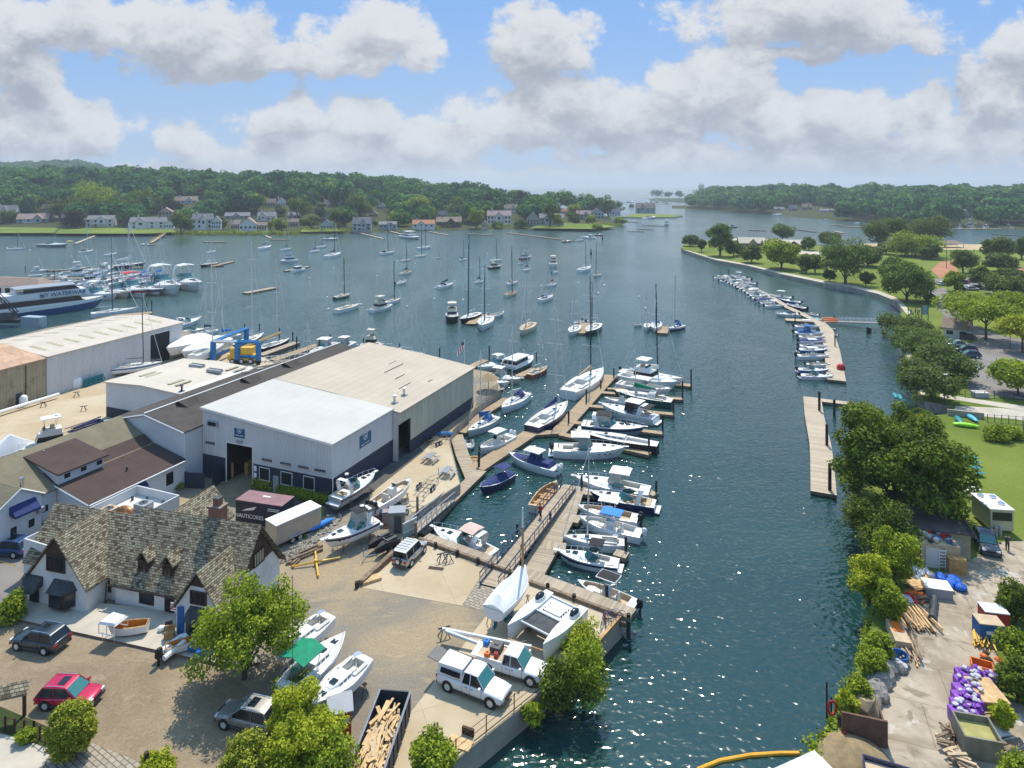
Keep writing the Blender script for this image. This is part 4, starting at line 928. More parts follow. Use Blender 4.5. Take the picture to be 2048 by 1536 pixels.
def k_sail(t,L,B,fb,o,loc):
    sw,p,rise = o.get('sw',.66),1.75,.22
    zs = hull(t,L,B,fb,o.get('h',WHITE),o.get('d',OFFW),o.get('l',OFFW),o.get('bot',o.get('h',WHITE)),o.get('s'),rise,sw,p,.08,((.1,.36,.4,.6),),o.get('draft',.35),wlk=.9)
    zc = fb*.95
    m = MB(); x0,x1 = -L*.13,L*.24; w = B*.5
    ring = lambda f,q: [(x0,-w/2*q,zc+f),(x0+(x1 - x0)*.5,-w/2*q,zc+f*1.02),(x1 - f,-w*.26*q,zc+f*.75),(x1 - f,w*.26*q,zc+f*.75),(x0+(x1 - x0)*.5,w/2*q,zc+f*1.02),(x0,w/2*q,zc+f)]
    hh = .16+.02*L; m.grid([ring(-.1,1.05),ring(hh,.88)],o.get('d',WHITE),True); m.poly(ring(hh,.88),o.get('d',WHITE)); cb = m.build('cabin_top',t)
    m = MB()
    for s in (1,-1):
        for i in range(3): m.box(x0+L*(.05+.075*i),s*w*.475,zc+hh*.42,L*.05,.04,hh*.3,GLASS)
    m.build('cabin_window',cb)
    m = MB(); m.box(L*.3,0,zc+fb*.12,.5,.5,.07,GLASS); m.box(L*.1,0,zc+hh,.5,.5,.05,GLASS); m.build('hatch',t)
    if not o.get('far'):
        m = MB(); m.box(-L*.25,B*.3,fb+.02,L*.24,B*.12,.1,OFFW); m.box(-L*.25,-B*.3,fb+.02,L*.24,B*.12,.1,OFFW); m.box(-L*.33,0,fb*.55,.12,.12,.9,STEEL)
        m.lathe([(.32,0),(.34,.03),(.3,.04)],(-L*.33 - .1,0,fb+.6),STEEL,10); m.build('helm',t)
        rail(t,L,B,zs,.04,.98,.5,sw,p,'guard_rail',.016)
    mx = L*o.get('mx',.08); mt_ = o.get('mast',SLATEM if o.get('far') and int(loc.x*3) % 3 else ALU)
    if 'top' in o: H = (CAMZ - (o['top'] - HOR)*(loc.y)/F)
    else: H = L*1.25 if o.get('mast',1) else 0
    if o.get('nomast'): return
    H = max(L*.9,min(H - loc.z,L*2.1)); r = (.045+.0045*H) if not o.get('far') else .075+.0065*H; lx,ly = o.get('lean',(0,0))
    mp = lambda z: (mx - .02*z+lx*z,ly*z,z)
    m = MB(); m.tube(mp(fb),mp(H),r,mt_,r*.7,6); ms_ = m.build('mast',t)
    m = MB()
    for f in (.36,.62,.82) if H>13 else (.45,.72):
        a = mp(H*f); w_ = B*(.42 - .12*f); m.tube((a[0] - .1,a[1] - w_,a[2]+.1),a,.035,ALU,n=4); m.tube(a,(a[0] - .1,a[1]+w_,a[2]+.1),.035,ALU,n=4)
    m.build('spreader',ms_)
    bl = L*.36; zb = fb+1.15+L*.02
    if o.get('boom',1):
        m = MB(); m.tube((mx - .1,0,zb),(mx - bl,0,zb+.1),.07,o.get('mast',ALU),n=6); bo = m.build('boom',t)
        sc = o.get('cover')
        if sc:
            m = MB(); m.grid([[(mx - bl*f,.16*k*math.cos(a),zb+.1+.5*(1 - f) ** 1.5*(1 if math.sin(a)>0 else 0)+.2*k*math.sin(a)) for a in [i*PI/4 for i in range(8)]] for f,k in ((-.03,1.1),(.05,1.3),(.3,1.1),(.6,.95),(.95,.6))],sc,True,True); m.build('sail_cover',t,True)
    m = MB(); rr = .016 if not o.get('far') else .028
    tp = mp(H*.98); bowp = (L*.485,0,zs(.97)); m.tube(tp,bowp,rr*2.2 if o.get('furl',1) else rr,o.get('furlm',LAMPM),n=4); m.tube(tp,(-L*.49,0,fb),rr,STEEL,n=3)
    for s in (1,-1): m.path([tp,(mp(H*.62)[0] - .1,s*B*.34,H*.62),(mx,s*B*.46,fb)],rr,STEEL,3)
    m.build('rigging',t)
    dg = o.get('dodger')
    if dg: m = MB(); m.grid([[(x,B*.3*math.cos(a),fb+.1+hgt*math.sin(a)) for a in [i*PI/6 for i in range(7)]] for x,hgt in ((-L*.1,.5),(-L*.14,1.0),(-L*.24,1.05))],dg); m.build('dodger',t,True)
    if o.get('keel'):
        m = MB(); km = o['keel']; m.grid([[(-L*.1,-.12,-.2),(L*.1,-.12,-.2),(L*.1,.12,-.2),(-L*.1,.12,-.2)],[(-L*.12,-.09,-1.15),(L*.03,-.09,-1.15),(L*.03,.09,-1.15),(-L*.12,.09,-1.15)]],km,True,True); m.build('keel',t)
        m = MB(); m.grid([[(-L*.47,-.03,.1),(-L*.41,-.03,.1),(-L*.41,.03,.1),(-L*.47,.03,.1)],[(-L*.46,-.03,-1.0),(-L*.42,-.03,-1.0),(-L*.42,.03,-1.0),(-L*.46,.03,-1.0)]],km,True,True); m.build('rudder',t)
def k_cc(t,L,B,fb,o,loc):
    zs = hull(t,L,B,fb,o.get('h',WHITE),o.get('d',WHITE),o.get('l',OFFW),o.get('bot'),o.get('s'),cock=((.04,.88,fb*.55),))
    z0 = fb*.42; m = MB(); m.frus(-L*.08,L*.06,B*.36,z0,z0+1.15,WHITE,.15,0,.04); m.poly([(L*.06 - .1,-B*.14,z0+1.1),(L*.06 - .1,B*.14,z0+1.1),(L*.01,B*.12,z0+1.55),(L*.01,-B*.12,z0+1.55)],GLASS); m.build('console',t)
    m = MB(); seat(m,-L*.17,0,z0,B*.42,.5); m.box(L*.14,0,z0,.8,B*.3,.4,OFFW); m.box(-L*.42,0,z0,.6,B*.7,.5,OFFW); m.box(L*.26,0,z0,L*.14,B*.45,.38,o.get('cush',OFFW)); m.build('seat',t)
    if o.get('top',WHITE): top(t,-L*.2,L*.12,B*.72,z0+2.15,z0+.2,o.get('top',WHITE),rim=o.get('rim'))
    if o.get('canvas'): m = MB(); m.frus(-L*.4,L*.06,B*.8,fb*.95,fb+.5,o['canvas'],.3,.3,.25); m.frus(-L*.15,L*.04,B*.5,fb+.5,fb+1.3,o['canvas'],.3,.1,.1); m.frus(L*.1,L*.4,B*.55,fb*1.05,fb*1.05+.15,o['canvas'],.3,.1,.2); m.build('boat_cover',t)
    n = o.get('eng',1); outboard(t,-L/2,[0] if n==1 else [-.35,.35] if n==2 else [-.6,0,.6],fb*.9,o.get('em',BLK))
    if L>7: rail(t,L,B,zs,.6,.97,.3)
def k_skiff(t,L,B,fb,o,loc):
    zs = hull(t,L,B,fb,o.get('h',WHITE),o.get('d',WHITE),o.get('l',OFFW),n=8,draft=.2,cock=((.05,.9,fb*.75),),rise=.25)
    m = MB()
    for f in (-.28,0,.25): m.box(L*f,0,fb*.62,.28,hb(f+.5,B,.82,2.3)*1.7,.05,o.get('th',TANW))
    m.build('thwart',t)
    if o.get('eng'): outboard(t,-L/2,[0],fb,o.get('em',BLK))
def k_cruiser(t,L,B,fb,o,loc):
    hard = o.get('hard'); H = o.get('h',WHITE)
    zs = hull(t,L,B,fb,H,o.get('d',WHITE),o.get('l',OFFW),o.get('bot'),o.get('s'),rise=.3,cock=((.06,.46,fb*.42,.92),),draft=.5)
    m = MB(); z0 = fb*1.0   # cambered foredeck / cuddy
    ux = [.46,.52,.62,.74,.86,.94]; hs = [.42,.5,.42,.28,.14,.04]
    m.grid([[(-L/2+L*u,hb(u,B,.82,2.3)*.8*c_,zs(u) - .02+h*fb*.75*(1 - c_*c_) ** .6) for c_ in (-1,-.8,-.45,0,.45,.8,1)] for u,h in zip(ux,hs)],o.get('d',WHITE)); m.poly([(-L/2+L*.46,hb(.46,B,.82,2.3)*.8*c_,zs(.46) - .02+.42*fb*.75*(1 - c_*c_) ** .6) for c_ in (1,.8,.45,0,-.45,-.8,-1)],o.get('d',WHITE)); m.build('foredeck',t,True)
    m = MB(); m.box(L*.2,0,zs(.7)+.36*fb*.66,.55,.55,.05,GLASS); m.box(L*.32,0,zs(.82)+.14*fb*.8,.45,.4,.05,GLASS); m.build('hatch',t)
    if o.get('oval'): m = MB(); m.blob((L*.17,0,zs(.67)+.2*fb),(L*.11,B*.2,.16),GLASS,14,6); m.build('deck_window',t,True)
    shield(t,-L*.14,L*.05,B*.8,fb*1.18,.75 if L<11 else .95,o.get('gm',TGLASS))
    m = MB(); seat(m,-L*.12,B*.2,fb*.55,.6,.55,o.get('cush',OFFW)); seat(m,-L*.12,-B*.2,fb*.55,.6,.55,o.get('cush',OFFW)); m.box(-L*.4,0,fb*.55,.6,B*.72,.45,o.get('cush',OFFW)); m.box(-L*.3,B*.3,fb*.55,L*.15,.5,.42,o.get('cush',OFFW)); m.build('seat',t)
    m = MB(); m.frus(-L*.57,-L*.49,B*.8,.2,.32,WHITE); m.build('swim_platform',t)
    m = MB()
    for s in (1,-1):
        for f in (.12,.2,.27): m.blob((L*f,s*(hb(f+.5,B,.82,2.3)*.965),fb*.66),(.22,.03,.09),GLASS,8,4)
    m.build('porthole',t)
    if o.get('arch'):
        a = o['arch']; m = MB(); prof = [(-B*.44,fb),(-B*.4,fb+1.1),(-B*.28,fb+1.6),(B*.28,fb+1.6),(B*.4,fb+1.1),(B*.44,fb)]
        m.grid([[(x - (z - fb)*.35,y*k,z) for y,z in prof] for x,k in ((-L*.2,1),(-L*.2,.9),(-L*.28,.9),(-L*.28,1))],a,True); m.build('radar_arch',t)
    zt = fb+1.75
    if hard: top(t,-L*.26,L*.0,B*.74,zt+.1,fb+.2,hard); m = MB(); m.frus(-L*.16,L*.02,B*.72,fb+.3,zt,GLASS if o.get('dark') else mat('clear_curtain',(.35,.36,.33),.15,var=.1,spec=.8),.35,0,.06); m.build('side_window',t)
    if o.get('bim'): top(t,-L*.27,-L*.04,B*.72,zt,fb,o['bim'],name='bimini_top',th=.05,cam=.15)
    if o.get('bim2'): top(t,-L*.44,-L*.27,B*.74,zt - .3,fb,o['bim2'],name='cockpit_cover',th=.05,cam=.1)
    if o.get('encl'): m = MB(); m.frus(-L*.25,-L*.02,B*.74,fb+.25,zt,mat('clear_curtain',(.35,.36,.33),.15,var=.1,spec=.8),.45,.1,.08); m.build('clear_curtain',t)
    if o.get('dome'): dome(t,-L*.22,0,zt+.15)
    if o.get('eng'): outboard(t,-L/2,[-.35,.35] if o['eng']==2 else [0],fb*.85,o.get('em',BLK))
    rail(t,L,B,zs,.5,.985,.5)
    if o.get('pulpit',1): m = MB(); m.box(L*.5,0,zs(1) - .02,.8,.4,.07,WHITE); m.build('bow_pulpit',t)
def k_fly(t,L,B,fb,o,loc):
    zs = hull(t,L,B,fb,o.get('h',WHITE),o.get('d',WHITE),o.get('l',OFFW),o.get('bot'),o.get('s'),rise=.4,cock=((.04,.24,fb*.45,.9),),draft=.6)
    cm = o.get('cabin',WHITE); x0,x1 = o.get('hx',(-.26,.16))
    m = MB(); m.frus(L*x0,L*x1,B*.78,fb*.95,fb+1.55,cm,.55,.0,.08,(.42,.86),GLASS); m.frus(L*x1 - .3,L*(x1+.16),B*.6,fb*1.05,fb+.55,cm,.5,0,.08); m.build('cabin',t)
    if o.get('bridge',1):
        m = MB(); m.frus(L*x0+.1,L*(x1 - .1),B*.7,fb+1.56,fb+2.15,cm,.25,0,.02); m.box(L*x0+1.2,0,fb+2.1,.5,B*.3,.5,TANC); m.build('flybridge',t)
        m = MB(); m.poly([(L*(x1 - .1) - .25,-B*.3,fb+2.15),(L*(x1 - .1) - .25,B*.3,fb+2.15),(L*(x1 - .1) - .55,B*.28,fb+2.5),(L*(x1 - .1) - .55,-B*.28,fb+2.5)],GLASS); m.build('windscreen',t)
        if o.get('bt'): top(t,L*x0+.2,L*(x1 - .1),B*.66,fb+3.7,fb+2.1,o['bt'],name='bimini_top')
    else: top(t,L*x0 - .3,L*x1+.1,B*.8,fb+1.58,fb,o.get('bt',WHITE),posts=False,name='cabin_roof')
    if o.get('dome',1): dome(t,L*(x0+.08),0,fb+(3.85 if o.get('bt') and o.get('bridge',1) else 2.2 if o.get('bridge',1) else 1.7))
    rail(t,L,B,zs,.45,.98,.6)
def k_covered(t,L,B,fb,o,loc):
    zs = hull(t,L,B,fb,o.get('h',WHITE),o.get('d',WHITE),s_ := None or o.get('l',OFFW),o.get('bot'),o.get('s'))
    c = o['c']; m = MB(); pk = o.get('peaks',[(.0,.25),(.2,.55),(.42,.75),(.6,.5),(.8,.28),(.97,.06)])
    m.grid([[(-L/2+L*u,hb(u,B,.82,2.3)*1.0*c_,zs(u)+.02 - (.1 if abs(c_)==1 else 0)+h*(1 - abs(c_) ** 1.3)*(1+.12*math.sin(u*31+c_*7))) for c_ in (-1,-.92,-.6,-.3,0,.3,.6,.92,1)] for u,h in pk],c,False,True); m.build('boat_cover',t,True)
    if o.get('bim'): top(t,-L*.36,-L*.06,B*.84,fb+1.35,fb,o['bim'],name='bimini_top',th=.06,cam=.2)
    if o.get('em'): outboard(t,-L/2,[0],fb,o['em'])
def k_rib(t,L,B,fb,o,loc):
    m = MB(); r = .22; c = o.get('h',GRY)
    pts = [(-L/2,B/2 - r,.3),(L*.15,B/2 - r,.33),(L*.38,B*.26,.38),(L*.5,0,.42),(L*.38,-B*.26,.38),(L*.15,-B/2+r,.33),(-L/2,-B/2+r,.3)]
    m.path(pts,r,c,8); m.build('tube',t,True); m = MB(); m.prism([(-L*.42,-B*.3),(L*.2,-B*.3),(L*.42,0),(L*.2,B*.3),(-L*.42,B*.3)],.0,.15,OFFW); m.box(-L*.05,0,.3,.25,B*.7,.05,OFFW); m.box(-L*.43,0,.1,.06,B*.6,.45,GRY); m.build('floor',t)
    outboard(t,-L*.43,[0],.45,BLK)
KB = dict(sail=k_sail,cc=k_cc,skiff=k_skiff,cruiser=k_cruiser,sport=k_cruiser,fly=k_fly,covered=k_covered,rib=k_rib)
GS,GW = 'boats in the east slips of the main dock','boats berthed west of the main dock'
b = boat
# basin and lower dock slips
b('covered','navy bowrider under a full navy canvas cover beside the grey walkway','A4',(1690,455),(1458,575),c=NAVC,bim=NAVC,h=NAVY,s=NAVY,bot=WHITE)
b('cc','center console with white hardtop and navy canvas, bow at the dock corner','A6',(405,262),(60,165),canvas=NAVC,eng=2,em=WHITE,grp=GS)
b('cruiser','white express boat with twin black outboards, topmost of the lower slips','A6',(375,112),(880,128),eng=2,grp=GS,hard=WHITE)
b('sail','long dark hulled sloop without a mast, rafted behind the white express boat','A7',(1705,1010),(1010,905),h=BLK,d=OFFW,nomast=1,br=.22,grp=GS,far=1)
b('cruiser','grey hulled express cruiser with black bimini and bow to the right','A7',(1085,835),(1600,885),h=mat('pale_blue_gelcoat',(.4,.44,.5),.3,var=.04),s=NAVY,bim=BLKC,encl=1,arch=WHITE,oval=1,grp=GS)
b('cruiser','white sports cruiser with dark wrap windows and teak swim platform','A7',(1690,790),(1235,690),gm=GLASS,arch=WHITE,bim2=BLKC,hard=WHITE,dark=1,grp=GS)
b('cc','small white center console with cream top behind the sports cruiser','A7',(1545,668),(1262,640),top=CREAM,eng=2,grp=GS)
b('sail','green hulled sloop with a green sail cover in the upper slips','A7',(1825,655),(1335,575),h=GRNH,bot=GRNH,d=OFFW,cover=GRNC,top=706,mx=.12,grp=GS,dodger=OFFW)
b('cc','white walkaround with white top and open bow next above the green sloop','A7',(1380,500),(1815,575),grp=GS,eng=0)
b('fly','white flybridge motor yacht with dark oval foredeck window','A7',(1400,430),(1870,520),bt=WHITE,hx=(-.2,.12),grp=GS)
b('sail','white racing sloop with thick black mast and white boom cover','A7',(1400,405),(1915,485),mast=BLKM,top=567,cover=WHITE,mx=.1,grp=GS,furl=1,lean=(0,0))
b('rib','grey inflatable tender at the north end of the dock','A7',(1395,400),(1500,425),grp=GS)
b('sail','white racing sloop with black mast and beige boom cover west of the dock','A7',(965,575),(1258,395),mast=BLKM,top=555,cover=TANC,s=WHITE,bot=DGRY,mx=.12,grp=GW)
b('sail','navy hulled sloop with tall navy mainsail cover west of the dock','A7',(665,865),(965,670),h=NAVY,s=NAVY,bot=NAVY,cover=NAVC,top=600,mx=.16,grp=GW)
b('sail','white sloop with navy dodger pointing toward the warehouse wall','A7',(630,590),(418,725),cover=ALU,dodger=NAVC,top=652,mx=.1,bot=WHITE,grp=GW)
b('sail','pale sloop with blue boom cover berthed beside the ribbed wall','A7',(380,785),(140,915),cover=BLUC,dodger=BLUC,top=700,h=mat('pale_grey_gelcoat',(.5,.51,.49),.35,var=.04),grp=GW)
b('cc','white center console with white T-top pointing at the small yellow skiff','A7',(505,935),(240,1060),bot=NAVY,top=WHITE,eng=2,em=WHITE,grp=GW)
b('rib','small grey inflatable dinghy with black motor beside the walkway','A7',(155,975),(158,1045),h=GRY,grp=GW)
b('skiff','small yellow rowing skiff tied to the walkway','A7',(195,1115),(195,1190),h=YEL,d=YEL,l=TANC,grp=GW,fb=.4,br=.5)
b('sail','small dark hulled daysailer with teak deck and bare white boom','A7',(650,445),(803,375),h=REDB,d=TANC,bot=BLK,top=668,cover=0,grp=GW)
b('fly','white pilothouse launch with green curtained wheelhouse','A7',(475,395),(682,300),bridge=0,dome=0,h=GRNH,bot=GRNH,cabin=WHITE,hx=(-.42,.1),grp=GW)
b('cruiser','white sportfisher with cream hull top crossing in front of the launch','A7',(290,445),(592,485),h=CREAM,hard=WHITE,s=CREAM,grp=GW)
b('cruiser','white cruiser with open canopy frames at the far dock corner','A7',(470,325),(240,390),arch=STEEL,bim=WHITE,grp=GW)
b('cruiser','white runabout half hidden behind the thatched umbrella','A7',(215,480),(490,515),pulpit=0,grp=GW)
b('skiff','little red hulled skiff below the thatched umbrella','A7',(375,565),(445,560),h=RED,d=WHITE,grp=GW)
GL = 'boats along the timber finger dock'
b('cruiser','white express cruiser with hardtop, topmost along the timber dock','A6',(1045,415),(515,330),hard=WHITE,grp=GL,cush=TANC)
b('cruiser','dark hulled open sport boat with teak cockpit and green windshield','A6',(1085,510),(625,435),h=NAVY,d=OFFW,l=TANC,cush=TANC,arch=WHITE,grp=GL)
b('cc','white center console with white hardtop and two black outboards','A6',(965,610),(535,535),l=TANC,eng=2,grp=GL)
b('cc','white center console with bright blue canvas top','A6',(990,715),(548,612),top=BLUB,em=WHITE,grp=GL)
b('sail','small white sloop with slim mast between blue top and black bimini boats','A6',(875,780),(433,742),top=897,mx=.1,cover=0,boom=0,grp=GL,bot=NAVY)
b('cruiser','white cuddy cruiser with black bimini and dark hull stripe','A6',(828,925),(400,850),bim=BLKC,s=NAVY,grp=GL)
b('cc','white open fishing boat with black T-top, nearest along the boardwalk','A6',(955,1215),(540,1060),top=BLKC,rim=WHITE,bot=NAVY,l=TANC)
b('skiff','varnished wooden daysailer moored beside the gangway','A6',(250,530),(395,360),h=CREAM,d=TANC,l=TANW)
b('cruiser','white cruiser with pale pink bimini and radar arch against the boardwalk','A4',(1560,1050),(1118,865),bim=mat('faded_pink_canvas',(.55,.4,.34),.8,var=.1),arch=WHITE,l=OFFW,cush=TANC)
# ashore
def stands(t,n=2,h=1.0,mt=DGRY):
    _,loc,rz,L,B = NB[-1]
    for i in range(n):
        for s in (1,-1):
            x = L*(-.28+.5*i/max(1,n - 1)); y = s*B*.42; c,sn = math.cos(rz),math.sin(rz)
            p = Vector((loc.x+x*c - y*sn,loc.y+x*sn+y*c,G))
            m = MB(); tp = Vector((0,0,h))
            for a in (0,2.1,4.2): m.tube((.35*math.cos(a),.35*math.sin(a),0),tp,.035,mt,n=4)
            m.box(0,0,h,.3,.3,.05,WOODB); o = m.build('boat_stand',loc=p,rz=rz); tag(o,'steel jack stand propping up a hauled out boat on the yard','boat stand','jack stands under the hauled out boats')
b('cruiser','white and navy express cruiser with black canopy on the gravel yard','A4',(700,790),(322,955),G+1.0,h=WHITE,s=NAVY,bot=WHITE,bim=BLKC,encl=1,bim2=BLKC,arch=WHITE,dome=1,br=.33,draft=.6); stands(0,2,.85)
b('cruiser','white and grey cruiser parked bow out beside the warehouse side wall','A4',(400,640),(697,462),G+.9,h=GRY,arch=WHITE,s=NAVY,dome=1,cush=TANC); stands(0)
b('cc','white deck boat with tan seats standing on the concrete yard','A4',(680,690),(958,512),G+.8,top=None,eng=0,cush=TANC,l=TANC); stands(0)
t_ = b('covered','sailboat shrouded in white tarpaulin with blue keel on the quay','C7',(420,470),(745,120),G+1.75,h=WHITE,c=LAMPM,fb=.75,br=.42,peaks=[(.0,.3),(.12,.95),(.25,.6),(.45,1.15),(.62,.9),(.8,1.0),(.97,.7)])
_,loc_,rz_,L_b,B_b = NB[-1]
m = MB(); m.grid([[(-1.2,-.14,-.2),(.9,-.14,-.2),(.9,.14,-.2),(-1.2,.14,-.2)],[(-1.0,-.1,-1.6),(.3,-.1,-1.6),(.3,.1,-1.6),(-1.0,.1,-1.6)]],BLUA,True,True); m.build('keel',t_)
m = MB(); m.box(-L_b*.44,0,-1.2,.5,.08,1.5,BLUA); m.build('rudder',t_); stands(0,2,1.5)
m = MB(); H_ = ztop(P(1056,1145,G+2),1000) - (G+1.75); m.tube((L_b*.38,0,.6),(L_b*.38,0,H_*.74),.13,mat('oiled_spruce_mast',(.4,.2,.08),.5,var=.2),.11,8); m.tube((L_b*.38,0,H_*.74),(L_b*.38,0,H_),.1,WHITE,.06,8); m.build('mast',t_)
GT = 'sailboats hauled out beside the tree'
b('sail','white sloop on the gravel, rearmost of the three beside the tree','A2',(312,405),(-40,675),G+1.3,nomast=1,bot=WHITE,keel=REDB,grp=GT,br=.43); stands(0)
b('sail','white sloop with green dodger, middle one of the three beside the tree','A2',(30,880),(420,530),G+1.3,nomast=1,bot=WHITE,keel=REDB,dodger=GRNC,grp=GT,br=.43); stands(0)
t_ = NB[-1][0]; L_b,B_b = NB[-1][3:]; top(t_,-L_b*.4,-L_b*.05,B_b*.85,2.3,1.0,GRNC,name='bimini_top',th=.06,cam=.35)
b('sail','white sloop with red bottom paint, nearest of the three beside the tree','A2',(545,672),(195,1000),G+1.3,nomast=1,bot=REDB,keel=REDB,grp=GT,br=.43); stands(0)
b('fly','white flybridge motor yacht hauled out behind the tan shingle roof','A3',(500,560),(60,650),G+.9,bt=WHITE,cabin=OFFW,bot=WHITE)
b('sail','white sloop with red and blue stripes along the shed wall','B2',(895,700),(1300,655),G+.7,bot=CREAM,s=BLUC,mast=BLKM,top=582,mx=.12,keel=REDB,fb=1.1)
b('covered','white shrink wrapped hull, left of the pair behind the workshop','B2',(1640,440),(1330,560),G+1.2,c=LAMPM,bot=WHITE,peaks=[(0,.5),(.2,1.2),(.5,1.5),(.8,.9),(.97,.3)])
b('covered','white shrink wrapped hull, right of the pair behind the workshop','B2',(1800,460),(1450,590),G+1.2,c=LAMPM,bot=WHITE,peaks=[(0,.5),(.2,1.3),(.5,1.5),(.8,.9),(.97,.3)])
b('sail','white sloop hanging in the blue travel lift','B2',(1540,600),(1810,490),G+1.4,bot=WHITE,top=480,h=WHITE,mast=ALU,keel=BLUA)
GN = 'boats at the piers beyond the sheds'
b('sail','black hulled racing sloop alongside the far service pier','D6',(1120,490),(1435,395),h=BLK,bot=REDB,d=OFFW,grp=GN,top=420)
b('sail','navy hulled cruising sloop behind the travel lift','D6',(880,455),(1165,340),h=NAVY,bot=NAVY,d=OFFW,top=478,grp=GN,cover=WHITE)
b('sail','white sloop with long blue boom cover left of the travel lift','D6',(920,345),(600,400),cover=BLUB,top=500,grp=GN)
b('cruiser','white motor cruiser moored farthest left beyond the white shed','B2',(1400,360),(1605,300),grp=GN,arch=WHITE)
b('cruiser','cream topped motor cruiser just off the white shed corner','B2',(1460,410),(1660,385),h=WHITE,d=CREAM,grp=GN)
b('sail','white sloop with dark boom cover near the white shed corner','B2',(1740,395),(1560,430),cover=NAVC,top=556,grp=GN)
b('cruiser','white hardtop sportfisher alongside the ramp behind the cream roof','B4',(1060,495),(880,590),hard=WHITE,grp=GN)
b('cruiser','white convertible with green glass behind the cream roof','B4',(1220,490),(1040,560),hard=WHITE,grp=GN)
b('fly','cream topped trawler peeking over the cream roof ridge','B4',(1290,510),(1480,520),cabin=CREAM,grp=GN,bt=CREAM)
b('sail','white sloop with tall bare mast behind the right end of the cream roof','B4',(1560,580),(1800,590),top=555,grp=GN)
b('sail','white sloop with tall silver mast just beyond the cream roof ridge','B4',(1440,560),(1620,545),top=600,grp=GN)
b('sail','slender silver masted sloop lying at the inner ramp pier','B4',(800,640),(900,570),top=640,grp=GN)
b('covered','big white shrink wrapped boat peaked like a tent at the left edge','A3',(-140,700),(215,600),G+1.2,c=LAMPM,bot=WHITE,br=.4,peaks=[(0,.8),(.2,2.2),(.35,1.6),(.55,2.6),(.75,1.4),(.97,.3)])
# catamaran on the quay
def catamaran():
    a,c = P(580,665,G+1.5,'C7'),P(960,345,G+1.5,'C7'); L = (c - a).length*1.08; rz = math.atan2(a.y - c.y,a.x - c.x)
    q = P(925,850,G+1.5,'C7'); W = abs((q.x - a.x)*-math.sin(rz)+(q.y - a.y)*math.cos(rz)); W = min(W,6.2)
    side = 1 if ((q.x - a.x)*-math.sin(rz)+(q.y - a.y)*math.cos(rz))>0 else -1
    t = thing('catamaran','white sailing catamaran with dark trampoline parked on the quay','catamaran',(*(((a+c)/2).xy),G+.55),rz)
    for yy in (0,side*W):
        r = MB(); secs = []
        for i in range(11):
            u = i/10; w = .52*(.8+.2*math.sin(PI*min(1,u*1.2)))*(1 if u<.6 else max(.04,1 - ((u - .6)/.4) ** 1.8)); x = -L/2+L*u; zt = 1.25+.1*u
            secs.append([(x,yy+w,zt),(x,yy+w*.9,.5),(x - .2*u,yy+w*.3,-.1),(x - .2*u,yy - w*.3,-.1),(x,yy - w*.9,.5),(x,yy - w,zt)])
        r.grid(secs[::-1],WHITE,True,True); r.build('hull',t,True)
        m = MB(); m.blob((-L*.26,yy,1.35),(L*.12,.42,.42),WHITE,10,6); m.blob((-L*.25,yy,1.5),(L*.1,.36,.35),GLASS,10,6); m.build('cabin',t,True)
    m = MB(); y0,y1 = sorted((0,side*W)); m.box(-L*.26,(y0+y1)/2,.75,L*.36,y1 - y0 - .9,.3,WHITE); m.box(-L*.2,(y0+y1)/2,1.05,L*.16,(y1 - y0)*.45,.12,OFFW)
    for k in range(8): m.lathe([(.06,0),(.05,.12)],(-L*(.12+.03*k),(y0+y1)/2+(.9 if k % 2 else -.9),1.05),BLK,6)
    m.build('bridge_deck',t)
    m = MB(); m.box(L*.12,(y0+y1)/2,1.0,L*.3,y1 - y0 - .8,.03,mat('black_trampoline_net',(.05,.055,.06),.8,var=.35,scale=1.5)); m.build('trampoline',t)
    m = MB()
    for x in (-L*.05,L*.28,-L*.44): m.tube((x,y0,1.12),(x,y1,1.12),.1,ALU,n=8)
    m.build('crossbeam',t)
    m = MB(); m.box(0,y0,-.55,1,.6,.45,WOODB); m.box(0,y1,-.55,1,.6,.45,WOODB); m.box(-3,y0,-.55,1,.6,.45,WOODB); m.box(-3,y1,-.55,1,.6,.45,WOODB); 
    for k,(x,y) in enumerate(((0,y0),(0,y1),(-3,y0),(-3,y1))): mm = MB(); mm.box(0,0,0,1,.5,.46,WOODB); p = Matrix.Rotation(rz,3,'Z') @ Vector((x,y,0)); tag(mm.build('keel_block',loc=(t.location.x+p.x,t.location.y+p.y,G),rz=rz),'weathered timber block under the catamaran hulls','timber block','timber blocks under the catamaran')
catamaran()
